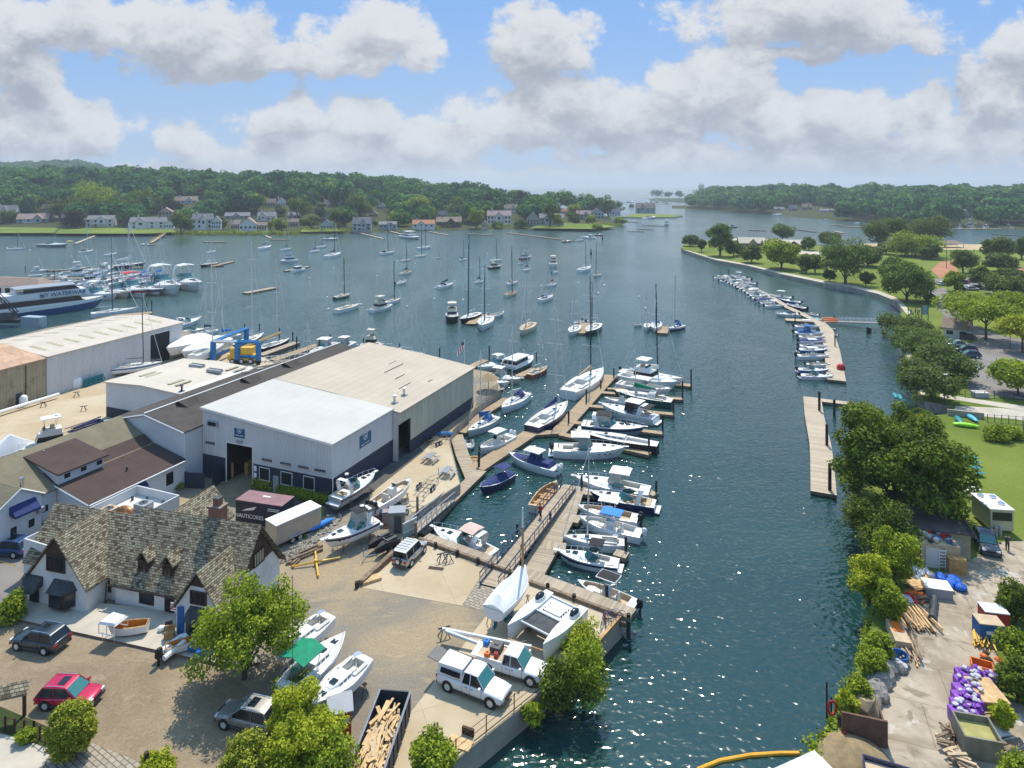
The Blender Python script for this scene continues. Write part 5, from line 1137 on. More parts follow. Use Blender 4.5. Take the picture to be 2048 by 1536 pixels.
# ---------------- docks, pilings, gangways
DZ = [0]
def dock(label,v,ps,w,z=.55,mt=DOCKM,name='floating_dock',cat='dock',grp=None,th=.45,taper=None,fas=WOODB):
    """planked walkway through pixel points given along its centre line; one mesh per straight run is joined in one deck"""
    DZ[0] = (DZ[0]+1) % 9; z += DZ[0]*.006
    q = [P(x,y,z,v) for x,y in ps]; rz = math.atan2(q[1].y - q[0].y,q[1].x - q[0].x)
    t = thing(name,label,cat,(q[0].x,q[0].y,0),rz,grp); Mi = (Matrix.Translation((q[0].x,q[0].y,0)) @ Matrix.Rotation(rz,4,'Z')).inverted()
    l = [Mi @ p for p in q]; L,Rr = [],[]
    for i,p in enumerate(l):
        d = (l[min(i+1,len(l) - 1)] - l[max(i - 1,0)]).normalized(); n_ = Vector((-d.y,d.x,0)); ww = (w if not taper else w+(taper - w)*i/(len(l) - 1))/2
        L.append(p+n_*ww); Rr.append(p - n_*ww)
    m = MB(); m.grid([[Rr[i],L[i]] for i in range(len(l))][::-1],mt); m.build('deck',t)
    m = MB(); dn = Vector((0,0,-th)); up = Vector((0,0,-.004))
    for S in (L,Rr): m.grid([[p+up,p+dn] for p in S],fas)
    for i in (0,-1): m.poly([L[i]+up,Rr[i]+up,Rr[i]+dn,L[i]+dn],fas)
    m.build('fascia',t); return t
def pile(v,x,y,yt,z=0.,r=.165,lab=None,grp='pilings along the docks',mt=PILE):
    p = P(x,y,z,v); h = max(.6,ztop(p,yt,v) - z) ; m = MB(); m.tube((0,0,-1.5),(0,0,h),r,mt,r*.92,8)
    tag(m.build('piling',loc=p),lab or 'dark round timber piling standing by the docks','piling',grp)
dock('long brown floating main dock running away from the navy bowrider to the racing sloop','A7',[(215,1215),(655,925),(890,915),(1320,450)],2.6,mt=DOCKM)
for lab,(a,c),w in (('finger dock under the white flybridge yacht',((1840,520),(1975,535)),1.8),('finger dock beyond the green sloop',((1240,590),(1905,645)),1.3),('finger dock below the sports cruiser',((1130,700),(1835,770)),1.3),('finger dock below the grey express cruiser',((960,830),(1745,925)),1.3),('finger dock below the white express with twin outboards',((900,930),(1640,1095)),1.3),('short finger dock north of the green sloop',((1290,560),(1450,565)),1.0)):
    dock('narrow brown '+lab,'A7',[a,c],w,grp='finger docks of the main dock')
dock('grey walkway from the gangway foot past the navy bowrider','A4',[(1015,900),(1240,660),(1470,440)],1.7,mt=DOCKG)
dock('weathered walkway along the bulkhead from the canoe to the yellow skiff','A4',[(1290,180),(1335,330),(1410,500)],2.0,mt=DOCKG)
dock('brown dock leading from the boat corner to the thatched umbrella','A7',[(90,920),(300,745),(470,640)],1.8)
dock('brown dock behind the pilothouse launch','A7',[(150,390),(290,325)],2.0); dock('brown dock between the daysailer and the launch','A7',[(560,460),(700,395)],2.0)
dock('fixed timber boardwalk on the quay edge by the boat ramp','P',[(845,1076),(1165,1193),(1262,1232)],2.4,z=G - .05,mt=DOCKG,name='boardwalk')
dock('timber dock on the right of the gangway','A6',[(205,1020),(450,600),(510,430)],2.7,taper=2.7,mt=DOCKG,z=.7)
for lab,(a,c),w in (('timber finger at the gangway head',((430,400),(700,440)),2.0),('timber finger below the blue top boat',((420,595),(560,625)),1.8),('timber finger below the small white sloop',((300,800),(460,815)),1.6),('timber finger at the sterns of the cuddy cruiser',((800,850),(890,875)),1.3),('timber finger end behind the express cruiser',((1040,430),(1090,450)),1.2)):
    dock('short '+lab,'A6',[a,c],w,mt=DOCKG,z=.7,grp='fingers of the timber dock')
for i,(x,y,yt) in enumerate([(1975,570,405),(1905,660,500),(1830,790,650),(1742,940,780),(1630,1110,930),(1342,490,395),(1235,580,495),(1117,700,570),(972,870,745),(322,330,210),(708,330,265),(383,380,320),(240,1170,1030)]):
    pile('A7',x,y,yt)
for x,y,yt in [(1090,470,352),(570,440,315),(878,880,745),(120,700,655),(350,690,570),(152,930,800),(745,1270,1085),(505,480,435),(443,690,655),(297,880,845)]: pile('A6',x,y,yt,r=.16,lab='timber piling beside the finger dock boats',grp='pilings along the timber dock')
for x,y,yt in [(463,625,478),(563,645,530),(513,860,695),(533,1165,960)]: pile('A8',x,y,yt,lab='black steel piling holding the park dock',grp='pilings of the park dock',r=.24)
for x,y,yt in [(1385,590,510),(1450,640,560)]: pass
for x,y,yt in [(635,455,385),(742,520,415),(773,570,452),(1042,480,432),(955,590,478),(1597,560,508),(1917,630,545),(98,370,315),(357,400,350),(475,400,350),(1307,490,463)]: pile('B4',x,y,yt,lab='tall black piling at the service piers',grp='pilings of the service piers')
# gangways
def gangway(label,v,a,c,w,z0,z1,rm=NAVY,h=1.05,mt=DOCKG,truss=False,n=14,name='gangway'):
    p,q = P(*a,z0,v),P(*c,z1,v); d = q - p; L = d.xy.length; rz = math.atan2(d.y,d.x); t = thing(name,label,'gangway',(p.x,p.y,0),rz)
    m = MB(); m.grid([[(0,-w/2,z0),(0,w/2,z0)],[(L,-w/2,z1),(L,w/2,z1)]][::-1],mt); m.grid([[(0,-w/2,z0 - .15),(0,w/2,z0 - .15)],[(L,-w/2,z1 - .15),(L,w/2,z1 - .15)]],WOODB); m.build('deck',t)
    for s in (1,-1):
        m = MB(); y = s*w/2; zz = lambda f: z0+(z1 - z0)*f
        for o_ in (0,h*.5,h): m.tube((0,y,z0+o_),(L,y,z1+o_),.07 if o_ != h*.5 else .035,rm,n=5)
        for i in range(n+1):
            f = i/n; m.tube((L*f,y,zz(f)),(L*f,y,zz(f)+h),.04,rm,n=4)
            if truss and i<n: m.tube((L*f,y,zz(f)),(L*(f+1/n),y,zz(f+1/n)+h),.03,rm,n=4)
        m.build('handrail',t)
    return t
gangway('long wooden gangway with navy handrails rising from the timber dock','A4',(1530,1285),(2110,560),2.0,G+.15,.9,n=18)
gangway('aluminium truss gangway from the bulkhead to the grey walkway','A4',(955,900),(1245,655),1.3,G+.1,.7,rm=GRY,mt=DOCKG,truss=True,n=8)
gangway('slim white gangway joining the park wall to the small boat dock','B8',(1190,398),(870,388),1.6,G+.2,.9,rm=ALU,mt=DOCKP,truss=True,n=12)
# park docks
dock('curved pale park dock floating below the big tree','A8',[(415,515),(430,640),(470,830),(480,930),(492,1155)],3.1,mt=DOCKP)
dock('pale dock arm reaching from the park dock toward the big tree','A8',[(440,530),(700,560)],1.9,mt=DOCKP)
dock('lower run of the small boat dock','B8',[(752,390),(800,440),(835,570),(862,760)],3.2,mt=DOCKP,taper=3.6)
dock('upper run of the small boat dock','B8',[(150,105),(420,215),(560,300),(752,392)],2.2,mt=DOCKP)
dock('square end float of the small boat dock','B8',[(540,375),(740,385)],3.4,mt=DOCKP)
for x,y,yt in [(182,98,58),(361,180,138),(518,255,215),(601,400,325),(853,560,470),(850,385,350)]: pile('B8',x,y,yt,lab='dark piling of the small boat dock',grp='pilings of the small boat dock')
for x,y,yt in [(1060,465,425),(1075,460,430),(1160,470,440),(1172,465,442)]: pile('B8',x,y,yt,lab='stubby old piling below the park gangway',grp='old pilings under the park gangway',r=.35)
# mooring-field floats
dock('mooring float beside the dark sloop pair','C3',[(545,1010),(680,905)],3.0,mt=DOCKM); dock('mooring float between the two sloops','C3',[(1715,1110),(1790,1000)],3.2,mt=DOCKM)
dock('mooring float beside the blue covered sloop','C1',[(1390,860),(1430,770)],3.0,mt=DOCKM); dock('empty grey mooring float in open water','B3',[(360,903),(600,858)],3.2,mt=DOCKG)
dock('small float carrying a cabin boat','B3',[(680,725),(870,690)],2.0,mt=DOCKG); dock('float beside the dark hulled sloop','B1',[(1690,690),(1865,650)],2.2)
for i,((a,c),l) in enumerate(((((600,508),(790,432)),'angled private dock on the far shore'),(((1165,515),(1240,515)),'tan private float on the far shore'),(((1625,493),(1805,493)),'tan T shaped private dock on the far shore'))): dock(l,'B1',[a,c],2.2,mt=DOCKP)
gangway('yellow ramp down from the far lawn to a float','B1',(1320,428),(1210,500),1.6,2.0,.8,rm=YEL,mt=DOCKP,n=6)
for (a,c),l in ((((560,475),(725,475)),'tan angled private dock on the far shore'),(((465,415),(570,465)),'grey walkway to the tan angled dock'),(((1270,420),(1470,470)),'dark private dock before the long grey house'),(((1470,395),(1740,465)),'long white private dock with motor yacht'),(((1830,410),(1990,440)),'private dock right of the motor yacht')): dock(l,'B3',[a,c],1.8,mt=DOCKP)
for (a,c),l in ((((330,425),(530,440)),'private dock under the shore trees'),(((650,420),(1100,475)),'very long club dock reaching into the harbor'),(((1090,485),(1270,480)),'end float of the long club dock'),(((1620,405),(1755,410)),'small float off the far point'),(((1740,360),(1920,365)),'low pier off the far point'),(((1700,388),(1825,395)),'second float off the far point'),(((1600,330),(1700,335)),'short pier below the point house')): dock(l,'B5',[a,c],2.0,mt=DOCKG)
for (a,c),l in ((((205,240),(455,240)),'long low pier off the far right shore'),(((560,255),(720,270)),'far right pier with white boats'),(((900,320),(985,322)),'far right jetty with tall posts'),(((965,327),(1100,334)),'pale far right float'),(((1600,345),(1900,345)),'marina dock on the far right shore'),(((1865,375),(2048,385)),'dark pier at the right edge'),(((430,352),(535,355)),'dark raft of floats in the right channel'),(((710,347),(822,362)),'pair of dark floats in the right channel'),(((935,358),(990,368)),'small pale float in the right channel')): dock(l,'B7',[a,c],4,mt=DOCKG if 'dark' not in l else mat('dark_float',(.07,.07,.07),.8))
for (a,c),l in ((((1100,372),(1330,402)),'grey breakwater by the distant island'),(((1180,450),(1500,470)),'long pier before the distant island')): dock(l,'D1',[a,c],6,mt=DOCKG)
# timber wharf and piers by the travel lift
dock('service pier beside the black sloop','B4',[(480,600),(770,497)],2.2,z=G,mt=DOCKG,name='pier',th=1.0); dock('long timber ramp pier behind the sheds','B4',[(580,640),(950,515)],2.6,z=G,mt=DOCKM,name='pier',th=1.0)
dock('pier behind the big white shed','B2',[(930,285),(1215,258)],3.5,z=G,mt=DOCKM,name='pier',th=1.0)
# timber kerbs on the quay, ramp wall and bollards
def beam(label,v,a,c,z,s,mt=WOODB,name='timber_beam',cat='timber',s2=None,z2=None,grp=None):
    p,q = P(*a,z,v),P(*c,z if z2 is None else z2,v); m = MB(); d = q - p; L = d.length; m.box(0,0,0,L,s,s2 or s,mt)
    o = m.build(name,loc=(p+q)/2,rz=math.atan2(d.y,d.x)); o.rotation_euler[1] = -math.asin(d.z/L); return tag(o,label,cat,grp)
beam('long tarred timber along the landward edge of the boardwalk','P',(838,1081),(1050,1158),G,.35); beam('tarred timber along the boardwalk behind the catamaran','P',(1060,1168),(1262,1243),G,.35)
beam('heavy squared timber kerb left of the boat ramp','A4',(590,1285),(880,1020),G,.5); beam('heavy squared timber kerb beside the truck like car','A4',(885,1016),(985,940),G,.5)
beam('timber coping on the stone bulkhead nearest the water','C7',(1440,820),(1675,555),G,.3,TANW)
m = MB(); m.box(0,0,0,1.9,.9,.3,WOODL); tag(m.build('lumber_stack',loc=P(665,1250,G,'A4'),rz=.55),'pale stack of planks beside the ramp kerb','lumber')
for v,x,y in (('A4',563,1300),): pile(v,x,y,1258,G,.22,'single dark timber bollard at the foot of the ramp kerb','bollards')
for v,x,y,yt in (('A4',1138,1010,985),('A4',1298,1068,1043),('A4',1447,1125,1100),('A4',1958,1318,1292),('A6',333,1120,1090),('A6',517,1190,1160),('A6',897,1330,1297)): pile(v,x,y,yt,G,.2,'short dark bollard standing in line along the boardwalk','bollards along the boardwalk')
pile('A4',1005,750,632,G,.16,'tall brown post beside the concrete yard gate','gate posts',WOODB); pile('A4',993,945,820,G,.18,'tall brown post at the head of the truss gangway','gate posts',WOODB); pile('A4',1455,440,300,0,.18)
# ---------------- moored boats out in the harbor
GM = 'boats moored in the harbor'
DGN = mat('dark_green_canvas',(.01,.06,.045),.8)
for lab,v,st,bw,o in [
    ('white sloop with dark green boom cover alone at mid harbor','C3',(195,605),(365,570),dict(cover=DGN,dodger=NAVC,top=480)),
    ('small white daysailer left of the dark green covered sloop','C3',(172,300),(232,298),dict(top=472)),
    ('white sloop with blue dodger near the far private docks','C3',(425,318),(505,305),dict(dodger=BLUC,top=480)),
    ('small white sloop with dark furled sail at mid harbor','C3',(590,560),(688,545),dict(cover=BLKC,top=493)),
    ('white twin masted ketch behind the dark motor cruiser','C3',(750,325),(885,315),dict(top=477)),
    ('white sloop with brown dodger between wooden sloop and ketch','C3',(940,575),(1058,550),dict(dodger=TANC,top=525)),
    ('tan decked wooden sloop with green mooring ball','C3',(918,695),(1048,660),dict(d=TANW,h=CREAM,s=CREAM,mast=DGRY,top=481)),
    ('small white catboat in front of the red trimmed trawler','C3',(1052,360),(1120,355),dict(top=480)),
    ('small white sloop with blue sail bundle below the catboat','C3',(1118,430),(1190,415),dict(cover=NAVC,top=484)),
    ('white sloop with red boom cover behind the blue canvas sloop','C3',(1365,595),(1475,575),dict(cover=RED,top=533)),
    ('white sloop with blue cockpit canvas at mid harbor','C3',(1290,745),(1435,700),dict(dodger=BLUC,top=535)),
    ('white sloop farther right, second from the harbor mouth','C3',(1718,425),(1838,390),dict(top=482)),
    ('white sloop with tan cockpit at the right of the moorings','C3',(1940,470),(1865,490),dict(top=487,d=TANC)),
    ('black hulled sloop with very tall mast at the twin float','C3',(635,885),(430,965),dict(h=BLK,s=BLK,bot=BLK,top=470)),
    ('white sloop moored bow out at the right of the twin float','C3',(745,920),(655,1035),dict(top=530)),
    ('lone cream sloop with a brown deck cover','C3',(1215,990),(1085,1090),dict(d=TANC,h=CREAM,s=CREAM,top=552)),
    ('white sloop with bow toward camera left of the plank float','C3',(1700,1020),(1620,1110),dict(top=578)),
    ('green hulled sloop with tan deck right of the plank float','C3',(1920,1000),(1800,1100),dict(h=GRNH,s=GRNH,bot=GRNH,d=OFFW,mast=BLKM,top=563)),
    ('small white sloop second from the left of the blue float row','C1',(1195,715),(1180,805),dict(top=583,L=7)),
    ('white sloop with blue sail bundle beside the short float','C1',(1330,700),(1290,805),dict(cover=BLUC,dodger=BLUC,top=592)),
    ('navy hulled sloop with bright blue canvas at the short float','C1',(1685,750),(1475,800),dict(h=NAVY,s=WHITE,bot=BLK,dodger=BLUC,cover=BLUC,top=532)),
    ('white sloop with teal canvas nearest the tan angled dock','B3',(475,543),(568,525),dict(cover=BLUC,top=455)),
    ('white sloop with teal sail cover above the trawler','B3',(645,555),(733,545),dict(cover=BLUC,top=450)),
    ('white sloop with blue cover, lower of the far pair','B3',(880,570),(955,560),dict(cover=BLUC,top=470)),
    ('white sloop with blue cover, upper of the far pair','B3',(930,535),(1012,525),dict(cover=BLUC,top=455)),
    ('white sloop with dark cover and tall mast right of the far pair','B3',(1008,605),(1125,580),dict(cover=BLKC,top=438)),
    ('white sloop with black canvas dodger below the white private dock','B3',(1435,583),(1555,572),dict(dodger=BLKC,top=438)),
    ('white double masted sloop pair member by the shore','B3',(1730,540),(1860,528),dict(top=448,L=12)),
    ('cream sloop just below the twin masted boat','B3',(1720,607),(1812,597),dict(d=CREAM,top=450)),
    ('white yawl with cream deck above the green canvas sloop','B3',(1605,642),(1688,632),dict(d=CREAM,top=483)),
    ('cream sloop with dark green sail bundle','B3',(1600,745),(1697,728),dict(d=TANC,cover=DGN,top=500)),
    ('green hulled cream sloop, left of the harbor center','B3',(1075,935),(1212,905),dict(h=GRNH,s=CREAM,d=CREAM,mast=BLKM,top=516)),
    ('long cream sloop below the green hulled one','B3',(1085,1035),(1280,990),dict(d=CREAM,bot=BLK,top=530)),
    ('white sloop with dark mast behind the cream cabin cruiser','B3',(1480,975),(1608,945),dict(mast=BLKM,top=522,d=CREAM)),
    ('white sloop at the far left edge of the harbor','B1',(70,548),(188,545),dict(top=462,L=10)),
    ('white sloop with dark canvas near the far left dock','B1',(632,575),(745,560),dict(dodger=BLKC,top=445)),
    ('white sloop right of the dark canvas one','B1',(835,597),(935,583),dict(top=470)),
    ('dark hulled sloop tied to the piled float','B1',(1735,660),(1598,680),dict(h=BLK,s=BLK,top=482)),
    ('small white sloop behind the piled float','B1',(1653,577),(1727,565),dict(top=480)),
    ('long white sloop moored off the ferry bow','D5',(885,710),(1350,660),dict(top=506,mx=-.05)),
]: boat('sail',lab,v,st,bw,far=1,grp=GM,**o)
for k,lab,v,st,bw,o in [
    ('fly','dark hulled cream motor cruiser in front of the ketch','C3',(745,400),(875,385),dict(h=BLK,bot=BLK,cabin=CREAM)),
    ('fly','dark topped trawler with red trim above the catboat','C3',(1085,300),(1195,285),dict(h=REDB,bt=BLUC)),
    ('fly','cream motor yacht seen bow on at the center of the moorings','C3',(1440,330),(1430,395),dict(bt=CREAM,cabin=CREAM,L=11,B=4.2)),
    ('cc','small white motorboat below the cream motor yacht','C3',(1422,455),(1492,445),dict(top=None)),
    ('fly','black hulled motor yacht with cream top, bow toward camera','C3',(345,870),(345,975),dict(h=BLK,bot=BLK,s=BLK,cabin=CREAM,bt=CREAM,L=10,B=4)),
    ('skiff','white open launch beside the twin float','C3',(745,925),(905,880),dict(eng=1)),
    ('skiff','white open launch left of the plank float','C3',(1745,975),(1655,1005),dict(eng=1)),
    ('cc','cream center console behind the green hulled sloop','C3',(1800,985),(1900,985),dict(top=None,eng=1)),
    ('skiff','small round cream launch at the left of the blue float row','C1',(1105,735),(1005,745),dict(l=TANC,fb=.7)),
    ('fly','white trawler with teal canvas top off the private docks','B3',(770,635),(635,650),dict(bt=BLUC)),
    ('pilot','white cabin boat with grey top tied to the small float','B3',(735,725),(845,710),dict()),
    ('cruiser','blue and white motor cruiser beside the shore lawn','B3',(980,465),(1105,470),dict(s=NAVY)),
    ('cc','white motorboat with dinghy among the cream sloops','B3',(1565,825),(1652,805),dict(top=None)),
    ('fly','cream cabin cruiser in front of the dark masted sloop','B3',(1370,1035),(1540,1000),dict(cabin=CREAM,bt=CREAM)),
    ('fly','white motor yacht at the long white private dock','B3',(1625,440),(1745,460),dict(bt=WHITE)),
    ('cruiser','grey motor yacht at the far left shore','B1',(320,510),(545,515),dict(h=GRY)),
    ('covered','yellow covered launch beside the far left dock','B1',(530,492),(592,490),dict(c=YEL)),
    ('cruiser','white motorboat at the tan float with a yellow ramp','B1',(1180,508),(1118,516),dict()),
    ('skiff','brown hulled launch tied to the piled float','B1',(1715,685),(1795,680),dict(h=REDB,d=REDB)),
    ('cruiser','white motor yacht at the end of the club dock','B5',(1365,458),(1255,455),dict(bim=WHITE)),
    ('cruiser','dark blue launch at the club dock float','B5',(1095,488),(1170,488),dict(h=NAVY,s=NAVY)),
    ('cc','white launch at the club dock float','B5',(1190,482),(1270,478),dict(top=None)),
    ('cruiser','dark launch behind the club dock yacht','B5',(1355,435),(1425,435),dict(h=BLK)),
    ('fly','white sportfisher moored beyond the far point','B5',(1925,330),(1940,372),dict(L=14,B=5,bt=WHITE)),
    ('cruiser','white launch off the point house','B5',(1760,300),(1840,292),dict()),
    ('fly','dark hulled cabin cruiser in the right channel','D8',(475,425),(388,420),dict(h=NAVY,s=NAVY,bot=NAVY)),
    ('cruiser','white motor yacht against the far right shore','D8',(1690,385),(1740,390),dict()),
    ('cruiser','small white cruiser against the far right shore','D8',(1335,357),(1410,357),dict()),
    ('cruiser','white launch at the far right jetty','D8',(870,295),(935,305),dict()),
    ('cruiser','distant white motor yacht off the island pier','D1',(880,435),(1010,430),dict()),
]: boat('fly' if k=='pilot' else k,lab,v,st,bw,grp=GM,**dict(o,**({'bridge': 0,'dome': 0} if k=='pilot' else {})))
# prototypes shared by the crowded docks: every boat is its own copy
def proto(i): t,loc,rz,L,B = i; return t,L
BYLAB = {t['label']: (t,L) for t,loc,rz,L,B in NB}
def pr(kind,**o):
    t = thing('motorboat' if kind != 'sail' else 'sailboat','x','motorboat' if kind != 'sail' else 'sailboat')
    KB[kind](t,7.0 if kind != 'sail' else 10.5,2.4 if kind != 'sail' else 3.2,.9 if kind != 'sail' else 1.15,o,Vector((0,200,0))); return [t,7.0 if kind != 'sail' else 10.5,0]
PR = dict(wc=pr('cc',top=WHITE,eng=1),wo=pr('cc',top=None,eng=1,l=TANC),bc=pr('cc',top=BLUC,eng=1,h=WHITE,canvas=BLUC),dk=pr('cc',top=None,eng=1,h=NAVY,s=NAVY,d=OFFW),cu=pr('cruiser',eng=1,pulpit=0),nc=pr('covered',c=NAVC,em=BLK),tl=pr('covered',c=TEAL,em=BLK),gc=pr('cruiser',eng=1,h=BLUC,s=BLUC,bim=None),
          cr=pr('cruiser',bim=WHITE,arch=WHITE),cn=pr('cruiser',bim=NAVC,s=NAVY),rd=pr('cruiser',bim=RED,h=WHITE,s=RED),fl=pr('fly',bt=WHITE),cm=pr('cruiser',h=CREAM,l=TANC),s1=pr('sail',far=1),s2=pr('sail',far=1,h=NAVY,s=NAVY,cover=WHITE),s3=pr('sail',far=1,cover=BLUB,dodger=BLUC))
def put(k,label,v,st,bw,grp,base=0):
    t,L0,n = PR[k]; loc,rz,L,fb = place(v,st,bw,0,base,.7); PR[k][2] += 1
    s = max(.35,L/L0)*(1.38 if v=='D5' else 1.12 if v=='C2' else 1)
    return dup(t,loc,rz,label,s,grp) if n else first(t,loc,rz,label,s,grp)
def first(t,loc,rz,label,s,grp): t.location = loc; t.rotation_euler = (0,0,rz); t.scale = (s,s,s); t['label'] = label; t['group'] = grp; return t
DESC = dict(wc='white center console with hardtop',wo='open white runabout',bc='white runabout with blue canvas',dk='dark hulled open runabout',cu='white cuddy with windshield',nc='runabout under a navy cover',tl='runabout under a teal cover',gc='blue hulled white cuddy',
            cr='white cruiser with white bimini',cn='white cruiser with navy bimini',rd='white cruiser with red bimini',fl='white flybridge cruiser',cm='cream cruiser',s1='white sloop',s2='navy hulled sloop',s3='white sloop with bright blue boom cover')
ORDS = 'first second third fourth fifth sixth seventh eighth ninth tenth eleventh twelfth thirteenth fourteenth fifteenth sixteenth seventeenth eighteenth nineteenth twentieth'.split()
def ordw(i): return ORDS[i] if i<20 else ('twenty '+ORDS[i - 20] if i<29 else 'thirty '+ORDS[i - 30] if i<39 else 'thirtieth' if i==29 else str(i+1)+'th')
GE = 'small boats on both sides of the park dock'
low = [('cu',1310,1412,1690,1430),('gc',1275,1335,1630,1350),('wo',1375,1262,1660,1268),('wc',1265,1165,1640,1170),('gc',1285,1085,1620,1090),('wc',1290,1035,1610,1042),('nc',1285,975,1600,978),('wo',1280,920,1590,925),('bc',1230,870,1570,880),('wo',1330,825,1475,828),('wc',1225,785,1520,790)]
for i,(k,a,c,d,e) in enumerate(low): put(k,f'{DESC[k]}, {ordw(i)} from the near end of the lower dock','C2',(a,c),(d,e),GE)
up = [('cu',1240,632,975,630),('wc',840,522,1070,520),('wo',775,488,960,475),('nc',725,458,930,445),('wo',675,425,900,425),('cu',640,393,860,393),('wc',600,363,830,368),('wo',560,333,790,348),('cm',520,306,740,322),('dk',480,287,700,302),('wo',440,266,660,280),('wc',400,246,620,258),('cu',360,226,560,238),('wo',320,206,520,218),('wc',260,208,440,200),('wo',190,165,380,172),('cm',235,135,340,130)]
for i,(k,a,c,d,e) in enumerate(up): put(k,f'{DESC[k]}, {ordw(i)} up from the square float, left side','C2',(a,c),(d,e),GE)
ri = [('wo',1510,630,1330,612),('dk',1350,560,1120,515),('gc',1280,480,1040,450),('wc',1160,425,900,395),('wo',710,240,540,215),('wo',640,190,440,165),('wc',580,160,400,140),('tl',1560,690,1410,670),('dk',1730,800,1600,790)]
for i,(k,a,c,d,e) in enumerate(ri): put(k,f'{DESC[k]}, {ordw(i)} down the right side of the small boat dock','C2',(a,c),(d,e),GE)
put('wo','small grey white rowing launch right of the lower dock','C2',(1760,880),(1640,860),GE)
m = MB(); m.blob((0,0,.9),(.9,.9,1.0),RED,12,8); tag(m.build('mooring_buoy',loc=P(1805,1370,0,'C2'),smooth=True),'big red mooring ball by the near end of the small boat dock','buoy')
for i,(x,y,c,w_) in enumerate([(1650,695,ORG,'upper orange'),(1670,715,mat('deep_orange_plastic',(.6,.08,.01),.5),'middle red orange'),(1680,738,ORG,'lower orange')]):
    m = MB(); m.blob((0,0,.3),(2.4,.42,.22),c,12,6); tag(m.build('kayak',loc=P(x,y,.9,'C2'),smooth=True),f'{w_} kayak stacked at the foot of the park gangway','kayak','orange kayaks on the park dock')
# crowded marina at the left
GA = 'boats in the crowded left marina'
mar = [('s2',700,285,860,272),('s1',880,295,985,280),('s2',1090,275,1370,250),('cr',990,300,1085,280),('cn',440,355,560,352),('cr',560,365,660,352),('fl',680,345,850,328),('s1',870,340,975,322),('cr',1000,335,1100,325),('cm',1110,350,1215,335),('s1',1200,365,1350,340),('s3',1350,385,1480,355),('s3',1480,390,1625,355),
       ('bc',430,435,560,425),('fl',540,462,700,450),('cr',700,435,800,425),('fl',820,415,965,395),('cn',970,405,1090,388),('cr',1100,415,1200,400),('s1',1000,372,1130,360),('cm',760,392,850,382),('cr',600,405,720,395),('cr',860,485,1000,465),('cn',905,505,1060,492),('rd',1090,500,1240,482),('rd',1245,440,1370,420),('fl',1370,440,1490,425),('dk',1540,405,1645,400),
       ('cr',1000,440,1100,425),('s1',1120,455,1240,440),('cr',860,545,1100,562),('cm',1090,512,1230,545),('rd',1215,500,1395,540),('cn',1390,490,1540,520),('cr',1510,462,1700,512),('cr',1760,430,1910,475),('s1',300,345,430,335),('cr',330,300,450,295),('cm',480,400,570,392)]+[(['s1','s2','s3','s1'][i % 4],x_,y_,x_+125,y_ - 10) for i,(x_,y_) in enumerate([(620,310),(760,318),(900,358),(1030,322),(1190,312),(560,392),(1230,398),(800,452),(640,430),(1110,392),(470,470),(1330,330),(1290,470),(960,470)])]
for i,(k,a,c,d,e) in enumerate(sorted(mar,key=lambda q: q[1])): put(k,f'{DESC[k]}, {ordw(i)} from the left in the crowded marina','D5',(a,c),(d,e),GA)
for lab,a,c in (('back',(330,300),(1380,262)),('second',(320,370),(1560,372)),('third',(320,452),(1740,450)),('front',(860,520),(1540,525))): dock(f'long {lab} dock of the crowded left marina','D5',[a,c],2.4,mt=DOCKG)
dock('brown end float behind the last marina cruiser','D5',[(1680,445),(1800,465)],4)
for x,y,yt in [(248,310,252),(530,400,292),(633,280,240),(873,345,290),(980,270,232),(1288,255,212),(1268,550,430),(968,560,520),(1555,530,425),(1797,470,392),(745,440,400),(1465,310,262),(325,460,435),(1430,690,615),(1480,690,590)]: pile('D5',x,y,yt,lab='dark piling of the crowded marina',grp='pilings of the crowded marina')
GR = 'boats in the far right marina'
R.seed(5)
far = [('cr' if i % 3 else 'fl',1605+i*19,322+(i % 4)*6) for i in range(20)]
for i,(k,x,y) in enumerate(far): put(k,f'{DESC[k]}, {ordw(i)} from the left in the far right marina','B7',(x,y),(x+26,y+R.uniform(-3,3)),GR)
for i,(x,y) in enumerate([(1060,465),(1165,455),(1220,448),(1300,440),(1390,440),(1430,452),(1740,490),(1790,470)]): put('cr' if i % 2 else 'fl',f'distant white boat, {ordw(i)} from the left off the island','D1',(x,y),(x+60,y+R.uniform(-2,2)),'boats off the distant island')
# mooring balls
for i,(v,x,y) in enumerate([('C3',165,628),('C3',152,747),('C3',675,425),('C3',728,257),('C3',590,573),('C3',372,558),('C3',945,720),('C3',1308,608),('C3',1128,1112),('C3',1985,602),('C3',1925,686),('C3',1700,573),('C1',243,180),('C1',601,213),('C1',523,320),('C1',1080,372),('C1',1170,532),('B3',1017,943),('B3',1027,1037),('B3',1287,1000),('B3',1342,1048),('B3',1655,1018),('B3',1068,708),('B3',875,790),('B3',1415,770),('B3',1720,670),('B3',1578,648),('B1',238,560),('B1',55,543),('B1',1300,663)]):
    m = MB(); m.blob((0,0,.12),(.42,.42,.42),LAMPM,8,6); tag(m.build('mooring_buoy',loc=P(x,y,0,v),smooth=True),'small white mooring ball','buoy','mooring balls')
for v,x,y,h in (('C3',1843,262,3.2),('B5',1420,475,3)): m = MB(); m.lathe([(.7,0),(.7,.5),(.35,1.2),(.25,h)],(0,0,0),BLK,8); tag(m.build('channel_buoy',loc=P(x,y,0,v)),'black channel buoy '+('right of the moorings' if v=='C3' else 'beside the club dock yacht'),'buoy')

